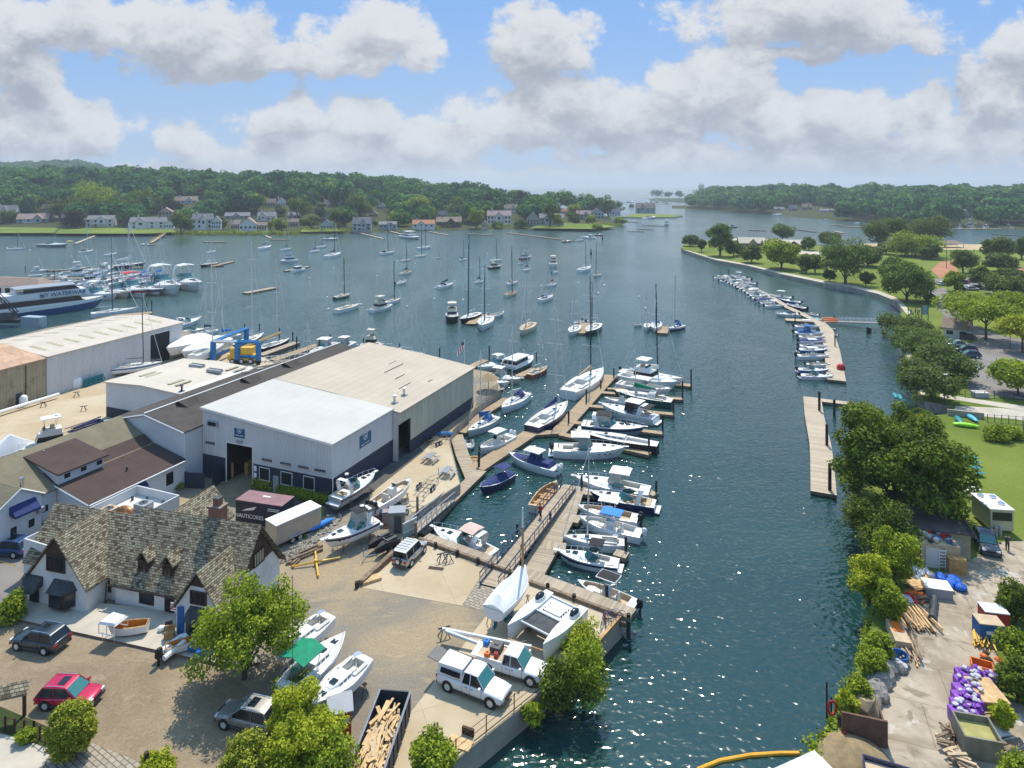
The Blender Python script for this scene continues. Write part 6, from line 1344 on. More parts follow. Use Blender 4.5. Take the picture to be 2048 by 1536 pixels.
# ferry at the left pier
def ferry():
    bowp = P(1000,640,0,'D5'); d = Vector((.65,.76,0)).normalized(); L = 34; c = bowp - d*L/2
    t = thing('ferry','white and blue passenger ferry lettered NY WATERWAY at the left pier','ferry',(c.x,c.y,0),math.atan2(d.y,d.x)); B = 9
    FB = mat('ferry_blue',(.01,.07,.2),.35,var=.1)
    m = MB(); us = [0,.3,.6,.75,.85,.93,1]; hw = [1,1,1,.9,.68,.4,.05]
    sec = [[(-L/2+L*u,B/2*w,2.5+u*u*.9),(-L/2+L*u,B/2*w,1.5+u*u*.9),(-L/2+L*u - 2*u ** 4,B/2*w*.9,-.3),(-L/2+L*u - 2*u ** 4,-B/2*w*.9,-.3),(-L/2+L*u,-B/2*w,1.5+u*u*.9),(-L/2+L*u,-B/2*w,2.5+u*u*.9)] for u,w in zip(us,hw)]
    for j,mt_ in enumerate((WHITE,FB,FB,FB,WHITE)): m.grid([[r[j],r[j+1]] for r in sec][::-1],mt_)
    m.poly(sec[0],FB); m.grid([[r[5],r[0]] for r in sec][::-1],OFFW); m.build('hull',t)
    m = MB(); m.frus(-L/2+.3,L*.32,B - .3,2.5,5.2,WHITE,2.0,0,.1,(.28,.9),GLASS); m.build('main_cabin',t)
    m = MB(); m.frus(-L/2+.3,L*.36,B - .2,5.2,7.0,WHITE,1.2,0,.1); m.build('upper_bulwark',t)
    m = MB(); m.frus(-6,9.5,B - .9,7.05,8.6,WHITE,2.0,0,.1,(.08,.86),GLASS); m.build('upper_cabin',t)
    m = MB(); m.grid([[(x,-B/2+.3,8.62),(x,0,8.85),(x,B/2 - .3,8.62),(x,B/2 - .3,8.76),(x,0,9.0),(x,-B/2+.3,8.76)] for x in (-8,8)],GRY,True,True); m.build('canopy',t)
    m = MB(); m.lathe([(1.0,0),(1.0,2.2),(.8,2.3)],(-L*.38,-2,7.0),WHITE,10); m.build('funnel',t)
    cu = bpy.data.curves.new('lettering','FONT'); cu.body = 'NY WATERWAY'; cu.size = 1.7; cu.extrude = .03; cu.align_x = 'CENTER'; cu.materials.append(mat('navy_letters',(.01,.09,.17),.5,var=0)); cu.offset = .02
    o = bpy.data.objects.new('lettering',cu); COL.objects.link(o); o.parent = t; o.location = (4.4,-B/2+.0,5.6); o.rotation_euler = (PI/2,0,0); o.scale = (1.0,1.05,1)
    m = MB()
    for x in (-1.3,10.1):
        for k in range(3): m.box(x,-B/2+.0,5.6+k*.3,.9,.05,.18,FB)
    m.build('emblem',t)
ferry()
# crawler crane boom and float at the left edge
t = thing('crane','black lattice crane boom reaching down over the ferry stern','crane',(*P(-40,640,0).xy,0))
q0,q1 = P(300,700,3,'D5') - t.location,P(-60,470,12,'D5') - t.location; q0.y -= 6; q1 = Vector((q0.x - 16,q0.y - 2,20.5)); m = MB()
for dx_,dz_ in ((0,0),(0,1.1),(.9,0),(.9,1.1)): m.tube(q0+Vector((dx_,0,dz_)),q1+Vector((dx_,0,dz_)),.13,BLK,n=5)
for i in range(14):
    a_,b_ = q0.lerp(q1,i/14),q0.lerp(q1,(i+1)/14); m.tube(a_,b_+Vector((0,0,1.1)),.06,BLK,n=4); m.tube(a_+Vector((0,0,1.1)),b_,.06,BLK,n=4)
m.build('boom',t); m = MB(); m.box(q0.x - 4,q0.y,1.2,12,3.2,.9,BLK); m.box(q0.x - 2,q0.y,2.1,3,2.6,2.0,DGRY); m.build('base',t)
m = MB(); m.box(0,0,0,6.0,2.4,2.9,mat('pale_blue_steel',(.28,.38,.44),.6,var=.12,dirt=((.25,.14,.08),.5))); 
for i in range(14): m.box(-2.8+i*.43,-1.23,.15,.1,.06,2.6,GRY)
tag(m.build('shipping_container',loc=P(330,848,G,'D5'),rz=-.2),'pale blue container at the water edge below the crane boom','container')

# ---------------- vehicles
HL_ = mat('headlight_glass',(.7,.72,.75),.1,var=0,spec=1); TL_ = mat('tail_light_red',(.5,.01,.01),.2,var=0)
def paint(name,col): return mat(name,col,.25,.25,var=.02,spec=.6,coat=.6)
def wheel(t,x,y,r=.36):
    s = 1 if y>0 else -1; m = MB(); m.tube((x,y - s*.13,r),(x,y+s*.11,r),r,BLK,n=16); o = m.build('wheel',t,True)
    m = MB(); m.tube((x,y+s*.1,r),(x,y+s*.125,r),r*.62,ALU,n=12); m.build('rim',o); return o
def car(label,col,fw,rw,v='P',kind='suv',near=-1,L=4.65,W=1.88,H=1.68,wb=2.75,cat='car',grp=None,roofm_=None,sc=1,flip=False):
    """fw, rw: pixels of the near front and near rear wheel contact"""
    a,c_ = P(*fw,G,v),P(*rw,G,v); d = (a - c_).normalized(); nrm = Vector((-d.y,d.x,0)); mid = (a+c_)/2
    if nrm.y<0: nrm = -nrm
    c = mid+nrm*W*.45 if near else mid
    t = thing('parked_car' if kind != 'pickup' else 'pickup_truck',label,cat if kind != 'pickup' else 'pickup truck',(c.x,c.y,G+.02),math.atan2(d.y,d.x),grp,sc)
    carbody(t,col,kind,L,W,H,wb,roofm_); return t
def carbody(t,col,kind,L,W,H,wb,roofm_=None):
    w = W/2; zb = .3; hz_ = H*.6; f,r_ = L/2,-L/2
    pick = kind in ('pickup','cap'); 
    if kind=='suv': hood,ws,rf0,rf1,rw = L*.22,L*.22,L*.04,-L*.36,-L*.47
    elif kind=='sedan': hood,ws,rf0,rf1,rw = L*.2,L*.2,L*.03,-L*.2,-L*.36; hz_ = H*.6
    elif kind=='box': hood,ws,rf0,rf1,rw = L*.2,L*.19,L*.12,-L*.44,-L*.46
    else: hood,ws,rf0,rf1,rw = L*.24,L*.23,L*.12,-L*.07,-L*.1
    st = [(r_,.86,hz_*.93),(r_+.12,.95,hz_),(rw if not pick else r_+.3,.99,hz_),(0,1,hz_*.99),(ws,1,hz_*.98),(f - .55,.97,hz_*.9),(f - .15,.9,hz_*.82),(f,.78,hz_*.66)]
    m = MB(); rg = []
    for x,k,z in st: rg.append([(x,-w*k*.93,zb),(x,-w*k,zb+.22),(x,-w*k,z*.8),(x,-w*k*.95,z),(x,0,z+.035),(x,w*k*.95,z),(x,w*k,z*.8),(x,w*k,zb+.22),(x,w*k*.93,zb)])
    m.grid(rg,col,True,True); bo = m.build('body',t,True); ss = bo.modifiers.new('sub','SUBSURF'); ss.levels = ss.render_levels = 2
    m = MB()
    for s in (1,-1):
        for x_ in ((rf1+rf0)/2,ws - .15,rw+.35 if not pick else rf1 - .1): m.box(x_,s*(w - .005),.42,.018,.02,hz_*.5,BLK)
        m.box(0,s*(w - .02),.3,wb - .9,.05,.12,DGRY)
        for x_ in (rf1+.25,(rf1+rf0)/2+.2): m.box(x_,s*(w+.0),hz_*.78,.2,.03,.035,DGRY)
    m.build('door_seam',t)
    g_ = MB(); A = [(rw,hz_ - .02,.93),(rf1,H - .07,.74),(rf0,H - .07,.74),(ws,hz_ - .02,.9)]
    g_.grid([[(x,-w*k,z),(x,w*k,z)] for x,z,k in A],GLASS)
    for s in (1,-1): g_.poly([(x,s*w*k,z) for x,z,k in A][::s],GLASS)
    g_.build('window_glass',t)
    wsg = MB(); p0,p1 = A[3],A[2]; wsg.poly([(p0[0]+.015,-w*.84,p0[1]+.03),(p0[0]+.015,w*.84,p0[1]+.03),(p1[0]+.03,w*.7,p1[1] - .02),(p1[0]+.03,-w*.7,p1[1] - .02)],TGLASS); wsg.build('windshield',t)
    m = MB(); m.grid([[(x,y*w,z) for y in (-.77,-.6,0,.6,.77)] for x,z in ((rf1 - .08,H - .1),(rf1+.1,H - .02),((rf0+rf1)/2,H+.01),(rf0 - .1,H - .02),(rf0+.06,H - .09))],roofm_ or col)
    xs = [rw+.02,(rf1*.75+rf0*.25),(rf1+rf0)/2+.1,ws - .02]
    for s in (1,-1):
        m.tube((rw+.02,s*w*.93,hz_),(rf1,s*w*.77,H - .06),.05,col,n=4); m.tube((ws,s*w*.9,hz_),(rf0,s*w*.77,H - .06),.045,col,n=4)
        m.tube(((rf0+rf1)/2,s*w*.93,hz_),((rf0+rf1)/2,s*w*.775,H - .05),.04,col,n=4); m.tube((rf1,s*w*.775,H - .045),(rf0,s*w*.775,H - .045),.035,col,n=4)
    m.build('roof',t,True)
    if kind=='suv':
        m = MB(); m.box((rf0+rf1)/2+L*.06,0,H+.005,L*.13,w*.95,.012,GLASS); m.build('sunroof',t)
        for s in (1,-1): m = MB(); m.tube((rf1+.1,s*w*.7,H+.05),(rf0 - .05,s*w*.7,H+.05),.022,STEEL if col is not RED else DGRY,n=4); m.build('roof_rail',t)
    if kind=='box':
        for i in range(5): m = MB(); m.tube((rf1+.2+i*.45,-w*.68,H+.12),(rf1+.2+i*.45,w*.68,H+.12),.035,DGRY,n=5); m.build('rack_bar',t)
        m = MB(); m.tube((r_ - .02,-.0,.95),(r_ - .25,0,.95),.36,BLK,n=14); o = m.build('spare_wheel',t,True); m = MB(); m.tube((r_ - .25,0,.95),(r_ - .27,0,.95),.22,ALU,n=12); m.build('rim',o)
    for s in (1,-1):
        m = MB(); m.box(f - .14,s*w*.66,hz_*.62,.2,.36,.15,HL_); m.build('headlight',t); m = MB(); m.box(r_+.04,s*w*.76,hz_*.68,.12,.28,.2,TL_); m.build('tail_light',t)
        m = MB(); m.box(ws - .25,s*(w+.12),hz_+.02,.16,.22,.15,col if kind != 'box' else BLK); m.build('mirror',t)
        for x in (wb/2,-wb/2):
            wr = .36 if not pick else .41; wheel(t,x+.05,s*(w - .1),wr); m = MB(); m.tube((x+.05,s*(w - .3),wr),(x+.05,s*(w+.006),wr),wr*1.2,BLK,n=16); m.build('wheel_arch',t)
    m = MB(); m.box(f - .03,0,.32,.12,W*.82,.22,DGRY); m.build('bumper',t); m = MB(); m.box(r_+.03,0,.34,.12,W*.84,.2,DGRY if kind != 'pickup' else STEEL); m.build('bumper',t)
    m = MB(); m.box(f+.01,0,.55,.05,W*.4,.2,BLK); m.build('grille',t)
    if pick:
        x0,x1 = r_+.08,rf1 - .18
        if kind=='cap':
            m = MB(); m.frus(x0,x1,W*.95,hz_,H+.02,col,.02,.12,.12); o = m.build('truck_cap',t,True)
            for s in (1,-1): m = MB(); m.poly([(x0+.3,s*w*.93,hz_+.16),(x1 - .15,s*w*.93,hz_+.16),(x1 - .15,s*w*.86,H - .22),(x0+.35,s*w*.86,H - .22)],GLASS); m.build('window',o)
            m = MB(); m.box(r_ - .45,0,H*.97,1.0,W*.7,.05,DGRY,tilt=.15); m.build('rear_hatch',t)
        else:
            m = MB(); m.box((x0+x1)/2,0,hz_+.04,x1 - x0,W*.82,.02,TANC)
            for s in (1,-1): m.box((x0+x1)/2,s*w*.93,hz_ - .02,x1 - x0,.12,.16,col)
            m.build('bed',t); m = MB(); m.box(r_ - .22,0,hz_ - .05,.5,W*.85,.05,col); m.build('tailgate',t)
CG = 'cars parked before the slate roofed house'
car('dark grey SUV parked facing left on the brown lot',paint('dark_slate_paint',(.03,.045,.06)),(32,1301),(93,1312),grp=CG)
car('bright red hatchback SUV half hidden by the round thuja',paint('crimson_paint',(.55,.0,.045)),(171,1425),(77,1421),L=4.4,H=1.62,wb=2.65,grp=CG)
car('silver grey SUV parked at the foot of the leafy tree',paint('warm_grey_paint',(.23,.22,.2)),(444,1458),(522,1477),grp=CG,roofm_=paint('champagne_paint',(.5,.46,.4)))
car('white and silver boxy off roader with roof rack on the concrete ramp',paint('silver_paint',(.42,.4,.37)),(846,1109),(823,1133),kind='box',roofm_=WHITE,L=4.5,H=1.85,W=1.9,wb=2.65,near=1)
NB_T = car('white pickup truck with a windowed cap on its bed',WHITE,(980,1417),(894,1383),kind='cap',L=5.75,W=2.0,H=1.92,wb=3.7)
car('white pickup truck with open bed behind the capped one',WHITE,(1055,1372),(979,1349),kind='pickup',L=5.7,W=2.0,H=1.88,wb=3.6)
car('blue SUV at the left edge in the side parking',paint('royal_blue_paint',(.02,.07,.2)),(-22,1114),(32,1118))
car('silver sedan half hidden behind the slate roof',paint('light_silver_paint',(.5,.5,.5)),(62,1075),(112,1066),kind='sedan',L=4.7,H=1.42)
# pickup load
tk = [o for o in COL.objects if o.get('label','').startswith('white pickup truck with open bed')][0]
Mx = Matrix.Translation(tk.location) @ Matrix.Rotation(tk.rotation_euler[2],4,'Z')
def on(M_,x,y,z): p = M_ @ Vector((x,y,z)); return (p.x,p.y,p.z)
for (x,y,z,sx,sy,sz,mt_,nm,lab) in ((-2.55,.6,1.1,.45,.45,.45,BLUB,'cooler','blue plastic bin on the tailgate of the open pickup'),(-1.5,.3,1.16,.9,1.0,.5,DGRY,'tool_box','dark tool box in the bed of the open pickup'),(-1.9,-.7,1.16,.4,.4,.4,ORG,'gas_can','orange fuel can at the side of the open pickup bed'),(-1.2,-.55,1.16,.3,.3,.45,RED,'gas_can','red fuel can in the open pickup bed')):
    m = MB(); m.box(0,0,0,sx,sy,sz,mt_); m.box(0,0,sz,sx*.4,sy*.25,.07,DGRY); tag(m.build(nm,loc=on(Mx,x,y,z),rz=tk.rotation_euler[2],bevel=.03),lab,nm.replace('_',' '))
# far parked cars, sharing a few bodies
cp = {}
for nm,col,k in (('white',WHITE,'suv'),('black',paint('black_paint',(.012,.012,.014)),'suv'),('silver',paint('far_silver_paint',(.4,.41,.42)),'sedan'),('blue',paint('far_blue_paint',(.03,.07,.15)),'suv'),('red',paint('far_red_paint',(.3,.02,.02)),'sedan')):
    cp[nm] = [col,k,None]
lotc = [('white','D7',1035,830,0.05,'alone beside the lawn strip'),('black','D7',1245,808,.0,'behind the young yellow green tree'),('black','D7',1220,880,.0,'left in the island row'),('white','D7',1340,880,.0,'middle in the island row'),('black','D7',1410,870,.0,'right in the island row'),('red','D7',1350,795,.0,'beyond the island row'),('black','D7',1530,780,.0,'far side of the park lot'),('silver','D7',1600,778,.0,'far side of the park lot beside a black car'),('white','D7',1640,772,.0,'last on the far side of the park lot'),
        ('silver','B8',1625,548,2.9,'first beside the shrub row'),('black','B8',1680,580,2.9,'second beside the shrub row'),('blue','B8',1700,615,2.9,'third beside the shrub row'),('black','B8',1590,535,2.9,'behind the first car by the shrub row')]
for i,(nm,v,x,y,rz_,w_) in enumerate(lotc):
    col,k,t0 = cp[nm]; p = P(x,y,G,v); lab = f'{nm} {"sedan" if k == "sedan" else "SUV"} {w_}'
    if t0 is None:
        t0 = thing('parked_car',lab,'car',p,rz_,'cars in the park lots'); carbody(t0,col,k,4.6,1.85,1.6,2.7); cp[nm][2] = t0
    else: dup(t0,p,rz_,lab,None,'cars in the park lots')
# ---------------- vegetation near the camera
def tr(label,m,v,x,y,ty,wpx,z=G,n=4000,size=.4,seed=1,name='tree',cat='tree',**k):
    p = P(x,y,z,v); s = VW[v][2]; h = ztop(p,ty,v) - z; rx = wpx/s/2*p.y/F
    return tree(label,p,rx,h,m,n,size,seed,name,cat,**k)
tr('huge dark green tree overhanging the water by the curved park dock',LF_OAK,'P',1802,1035,792,312,n=42000,size=.42,seed=3,nc=110,cbase=.03,cr=1.6,base=-.85,trunk_r=.5,jit=.28)
tr('broad leafy tree between the brown lot and the hauled out sailboats',LF_BRI,'P',488,1357,1158,248,n=21000,size=.25,seed=5,nc=80,cbase=.08,cr=.95,base=-.75,trunk_r=.2,lean=(.3,0),jit=.3)
for i,(lab,m_,x,y,ty,w_,n_) in enumerate([('bright yellow green shrub mass behind the red kiosk',LF_YEL,592,1480,1352,112,9000),('bright shrub nearest the red sailboat bow',LF_YEL,628,1560,1400,128,11000),('tall bright shrub at the bottom edge beside the kiosk',LF_BRI,665,1600,1470,120,6000),('bright shrub mass between the cedar and the kiosk',LF_YEL,568,1580,1440,90,7000),('dark shrub under the leafy tree beside the sailboats',LF_BRI,590,1415,1345,90,4000)]): tr(lab,m_,'P',x,y,ty,w_,n=n_,size=.2,seed=20+i,name='shrub',cat='shrub',cbase=.0,base=-.95,nc=55,cr=.6,jit=.3,crown='foliage')
for i,(lab,m_,x,y,ty,w_,n_) in enumerate([('round clipped thuja standing in front of the red car',LF_CED,142,1516,1398,92,14000),('conical cedar at the bottom edge below the silver grey SUV',LF_CED,487,1600,1452,96,9000)]): tr(lab,m_,'P',x,y,ty,w_,n=n_,size=.17,seed=30+i,name='conifer',cat='conifer',cbase=.0,base=-.95,nc=90,cr=.42,jit=.01 if i==0 else .2,crown='foliage')
for i,(lab,m_,v,x,y,ty,w_,n_,z_) in enumerate([('low green shrub left of the slate house door',LF_BRI,'P',22,1243,1187,66,2500,G),('green bush growing by the fence at the bottom edge',LF_BRI,'P',866,1560,1462,98,6000,G),('small grassy bush beside the thin post at the bottom edge',LF_YEL,'P',312,1550,1510,70,2500,G),('weedy plant behind the wire fence',LF_BRI,'C8',320,1140,990,200,1500,G),
    ('feathery green tree rooted in the stone bulkhead',LF_BRI,'P',1168,1408,1258,110,2600,.6),('dense green tree leaning over the bulkhead by the trucks',LF_OAK,'P',1112,1425,1318,80,3200,.6),('light green branch tree reaching over the catamaran',LF_YEL,'P',1165,1325,1235,96,1800,.8),('round little bush on the bulkhead below the pickup',LF_BRI,'P',1065,1450,1405,46,1800,.6),
    ('leafy tree on the right bank just below the huge tree',LF_BRI,'P',1790,1170,1045,92,6500,G),('bright lime tree overhanging the water on the right bank',LF_YEL,'P',1738,1205,1098,84,6500,G),('dark shrub mass at the foot of the huge tree',LF_OAK,'P',1775,1110,1000,130,7000,G),('dark leafy bank shrub at the waterline left of the huge tree',LF_OAK,'P',1716,985,900,92,5000,G),('dark leafy bank shrub just above the lime tree',LF_OAK,'P',1728,1075,990,84,5000,G),('green bank tree beside the timber stacks',LF_BRI,'P',1778,1245,1155,62,4500,G),('bank shrub left of the yellow planks',LF_BRI,'P',1762,1320,1258,50,3000,G),('small bank shrub above the boulders',LF_BRI,'P',1745,1350,1292,58,3000,G),('low bank shrub beside the boulders',LF_BRI,'P',1722,1410,1352,52,2800,G),('lowest bank shrub near the thin black poles',LF_YEL,'P',1695,1440,1382,46,2500,G),
    ('tall green shrub above the red bin at the right edge',LF_OAK,'P',2032,1245,1155,76,4500,G),('green shrub behind the blue bin at the right edge',LF_BRI,'P',2035,1330,1265,70,4500,G),('dark green shrub above the purple sacks',LF_OAK,'P',2036,1405,1310,70,5000,G),('yellow green weeds beside the purple sacks',LF_YEL,'P',2005,1465,1395,46,2500,G),('weedy shrub in the bottom right corner',LF_BRI,'P',2040,1600,1505,90,2500,G),
    ('round clump grass bush left in the park corner',LF_BRI,'A8',1650,800,705,190,2500,G),('low clump grass bush right in the park corner',LF_BRI,'A8',1760,790,720,130,1800,G)]): tr(lab,m_,v,x,y,ty,w_,z=z_,n=int(n_*1.4),size=.23 if v=='P' else .3,jit=.3,seed=40+i,name='tree' if 'tree' in lab else 'shrub',cat='tree' if 'tree' in lab else 'shrub',cbase=.02,base=-.9,nc=46,crown='crown' if 'tree' in lab else 'foliage')
for i,(lab,x0,y0,x1,y1,h) in enumerate([('long clipped hedge below the warehouse windows',560,990,655,1009,1.3),('short clipped hedge right of the warehouse bay door',510,976,540,981,1.3),('low shrubs along the white office wall',332,985,358,978,.9),('shrub row below the white cottage',8,1080,66,1050,1.0)]):
    a,c_ = P(x0,y0),P(x1,y1); t = thing('hedge',lab,'hedge',a); k_ = max(3,int((c_ - a).length/.7)); cl = [((*((c_ - a)*(j/k_)).xy,h*.5),(.65,.6,h*.55)) for j in range(k_+1)]
    leaves(cl,700*k_,.16,LF_BRI,'foliage',t,60+i); m = MB()
    for c,r in cl: m.tube((c[0],c[1],0),(c[0],c[1],h*.6),.05,BARK,n=4)
    m.build('stem',t)
# seawall shrubs and flat-crowned trees by the car parks
for i,(x,y,ty,w_,m_) in enumerate([(1800,664,632,84,0),(1828,700,655,92,0),(1856,722,668,100,0),(1880,752,690,108,0),(1908,762,705,84,0),(1862,800,735,110,0),(1840,770,722,80,0),(1850,690,650,70,0)]): tr(f'greyish green spreading tree, {ordw(i)} of the row beside the sea wall from the gangway',LF_LIGHT,'P',x,y,ty,w_,n=4200,size=.55,seed=80+i,cbase=.08,base=-.6,nc=26,group='tree row beside the sea wall')
for i,(lab,x,y,ty,w_,m_) in enumerate([('flat crowned tree, leftmost by the park lots',1935,656,590,110,LF_BRI),('flat crowned tree over the park restroom drive',1972,680,604,130,LF_BRI),('flat crowned tree at the right edge by the lots',2030,655,590,110,LF_BRI),('bright lime tree at the right edge of the car park',2045,705,638,90,LF_YEL),('small park tree leaning over the near car park',2036,790,732,84,LF_BRI)]): tr(lab,m_,'P',x,y,ty,w_,n=6500,size=.6,seed=90+i,cbase=.45,base=-.3,nc=30,cr=2.2)
PT = [(265,505,305,150),(155,482,410,42),(92,447,390,90),(345,507,420,72),(450,545,450,100),(375,500,440,60),(625,582,405,200),(630,412,325,108),(770,605,500,100),(822,607,505,90),(1000,668,390,225),(785,472,398,72),(905,442,375,120),(1130,565,455,150),(1240,492,430,80),(1195,452,280,150),(1292,452,265,135),(1430,425,290,125),(1522,428,280,160),(1410,505,392,260),(1500,525,440,100),(1360,768,540,250),(1290,655,505,150),
      (1135,662,605,60),(1690,605,460,132),(1890,562,392,150),(1912,595,495,130),(1640,712,590,92),(1790,692,560,112),(1965,645,588,120),(1960,735,640,210),(2035,525,400,95),(1247,702,640,50),(1500,785,738,60),(905,655,590,62),(1120,690,600,50),(1660,480,440,0)]
PT = [q for q in PT if q[3]]; PT.sort()
for i,(x,y,ty,w_) in enumerate(PT): tr(f'park tree on the lawn point, {ordw(i)} from the left',LF_BRI if (x,ty) in ((1410,392),(1640,590),(625,405)) else LF_PARK,'B7',x,y,ty - 6,w_*1.22,n=int(1300+w_*30),size=1.0 if y<600 else .75,seed=100+i,cbase=.1 if w_>60 else .22,base=-.85,nc=26,group='trees on the park point')

# ---------------- wooded shores
def gsolve(x,y,hf,sy):
    D0 = P(x,sy(x),1.2).y; D = D0+4
    while D<3000:
        z = hf(x,D,D0)
        if CAMZ - (y - HOR)*D/F <= z: return Vector(((x - 1024)/F*D,D,z - .3))
        D += 4
    return Vector(((x - 1024)/F*900,900,hf(x,900,D0)))
def wood(name,label,trees,nl,size,m,seed):
    rg = np.random.default_rng(seed); T = np.array(trees); N = len(T)
    nb = 9; off = rg.normal(size=(N,nb,3)); off /= np.linalg.norm(off,axis=2)[...,None]; off[...,2] = np.abs(off[...,2])*.9 - .25; off *= .62
    bi = rg.integers(0,nb,(N,nl)); c = np.take_along_axis(off,bi[...,None].repeat(3,2),1)
    d = rg.normal(size=(N,nl,3)); d /= np.linalg.norm(d,axis=2)[...,None]
    p = c+d*.46*rg.uniform(.8,1.1,(N,nl,1)); s3 = np.stack([T[:,3],T[:,3],T[:,4]*.5],1)[:,None,:]
    ctr = (T[:,:3]+np.stack([0*T[:,4],0*T[:,4],T[:,4]*.52],1))[:,None,:]; p = ctr+p*s3
    nrm = d+rg.normal(size=d.shape)*.5; nrm[...,2] += .4; nrm /= np.linalg.norm(nrm,axis=2)[...,None]
    t = np.cross(nrm,rg.normal(size=d.shape)); t /= np.linalg.norm(t,axis=2)[...,None]; b_ = np.cross(nrm,t)
    s = (size*rg.uniform(.6,1.3,(N,nl,1)))*(T[:,3]/7)[:,None,None]
    v = np.stack([p - t*s*.5,p+b_*s*.4,p+t*s*.5,p - b_*s*.4],2).reshape(-1,3); n = N*nl
    me = bpy.data.meshes.new(name); me.vertices.add(4*n); me.loops.add(4*n); me.polygons.add(n)
    me.vertices.foreach_set('co',v.ravel()); me.loops.foreach_set('vertex_index',np.arange(4*n)); me.polygons.foreach_set('loop_start',np.arange(n)*4); me.update(calc_edges=True); me.materials.append(m)
    o = bpy.data.objects.new(name,me); COL.objects.link(o); return tag(o,label,'woodland',kind='stuff')
# ---------------- houses of the far shores
HW = dict(w=mat('house_white',(.62,.62,.6),.8,var=.04),g=mat('house_grey',(.32,.34,.35),.8,var=.06),b=mat('house_blue_grey',(.3,.38,.42),.8,var=.06),t=mat('house_tan',(.42,.34,.26),.8,var=.06),d=mat('house_brown',(.12,.08,.06),.8,var=.1))
HR_ = dict(g=mat('grey_shingles',(.2,.19,.2),.9,var=.12,scale=.6),b=mat('brown_roof_shingles',(.26,.19,.15),.9,var=.12,scale=.6),p=mat('pinkish_shingles',(.34,.24,.22),.9,var=.1,scale=.6),r=mat('terracotta_tiles',(.4,.18,.1),.9,var=.1,scale=.6),t=mat('tan_metal',(.5,.44,.34),.8,var=.05),d=mat('dark_shingles',(.07,.065,.07),.9,var=.12,scale=.6))
HS = []
def house(label,v,x0,x1,yb,ye,yr,wm='w',rm='g',style='side',hill=False,chim=1,porch=0,zb=2.4,D=None,nw=4,rz=0.,hs=None):
    X0,Yb = px(v,x0,yb); X1 = px(v,x1,yb)[0]; xc = (X0+X1)/2
    if D: p = Vector(((xc - 1024)/F*D,D,CAMZ - (Yb - HOR)*D/F))
    else: p = gsolve(xc,Yb,*hs) if hs else gsolve(xc,Yb,hl,syl) if hill else P(xc,Yb,zb)
    w = (X1 - X0)*p.y/F; he = ztop(p,ye,v) - p.z; hr2 = ztop(p,yr,v) - p.z; he = max(2.2,he); hr2 = max(he+.8,hr2); dp = min(11,max(6,w*.6))
    if not D: HS.append((xc,(X1 - X0)/2,p.y,Yb))
    t = thing('house',label,'house',p,rz - math.atan2(p.x,p.y)*.5); wmt,rmt = HW[wm],HR_[rm]; m = MB()
    if style=='side':
        m.grid([[(x,0,-3),(x,0,he),(x,dp/2,hr2 - .1),(x,dp,he),(x,dp,-3)] for x in (-w/2,w/2)],wmt,True,True); m.build('wall',t)
        m = MB(); m.grid([[(x,-.5,he - .2),(x,dp/2,hr2),(x,dp+.5,he - .2),(x,dp+.5,he),(x,dp/2,hr2+.25),(x,-.5,he)] for x in (-w/2 - .4,w/2+.4)],rmt,True,True); ro = m.build('roof',t)
    else:
        m.grid([[(-w/2,y,-3),(-w/2,y,he),(0,y,hr2 - .1),(w/2,y,he),(w/2,y,-3)] for y in (0,dp)],wmt,True,True); m.build('wall',t)
        m = MB(); m.grid([[(-w/2 - .5,y,he - .2),(0,y,hr2),(w/2+.5,y,he - .2),(w/2+.5,y,he),(0,y,hr2+.25),(-w/2 - .5,y,he)] for y in (-.5,dp+.4)],rmt,True,True); ro = m.build('roof',t)
    if style=='side' and w>11:
        k_ = (len(HS)*37 % 5 - 2)*.09; xa,xb,g_ = w*(k_ - .15),w*(k_+.15),min(hr2,he+(hr2 - he)*.85); m = MB()
        m.grid([[(xa,y,-2),(xa,y,he),((xa+xb)/2,y,g_),(xb,y,he),(xb,y,-2)] for y in (-1.4,1)],wmt,True,True); fg = m.build('front_gable',t); m = MB()
        m.grid([[(xa - .4,y,he - .25),((xa+xb)/2,y,g_+.1),(xb+.4,y,he - .25),(xb+.4,y,he),((xa+xb)/2,y,g_+.35),(xa - .4,y,he)] for y in (-1.9,dp/2)],rmt,True,True); m.build('roof',fg)
        m = MB(); m.box((xa+xb)/2,-1.46,he*.55,w*.1,.1,he*.35,GLASS); m.build('window',fg)
    for i in range(chim): m = MB(); m.box(-w*.3+i*w*.6,dp*.5,he,1.1,1.0,hr2 - he+1.6,BRICK if wm != 'w' or i else wmt); m.build('chimney',t)
    fl = 2 if he>5.2 else 1
    for k in range(fl):
        for i in range(nw): m = MB(); xx = -w/2+w*(i+.5)/nw; m.box(xx,-.06,he*(.16+.48*k) if fl==2 else he*.3,min(1.8,w/nw*.5),.1,he*(.27 if fl==2 else .4),GLASS); m.build('window',t)
    if porch: m = MB(); m.box(0,-1.6,he*.42,w*.5,3.2,.25,HW['w']); [m.box(s*w*.22,-2.9,-.5,.25,.25,he*.42+.5,HW['w']) for s in (-1,0,1)]; m.build('porch',t)
    return t
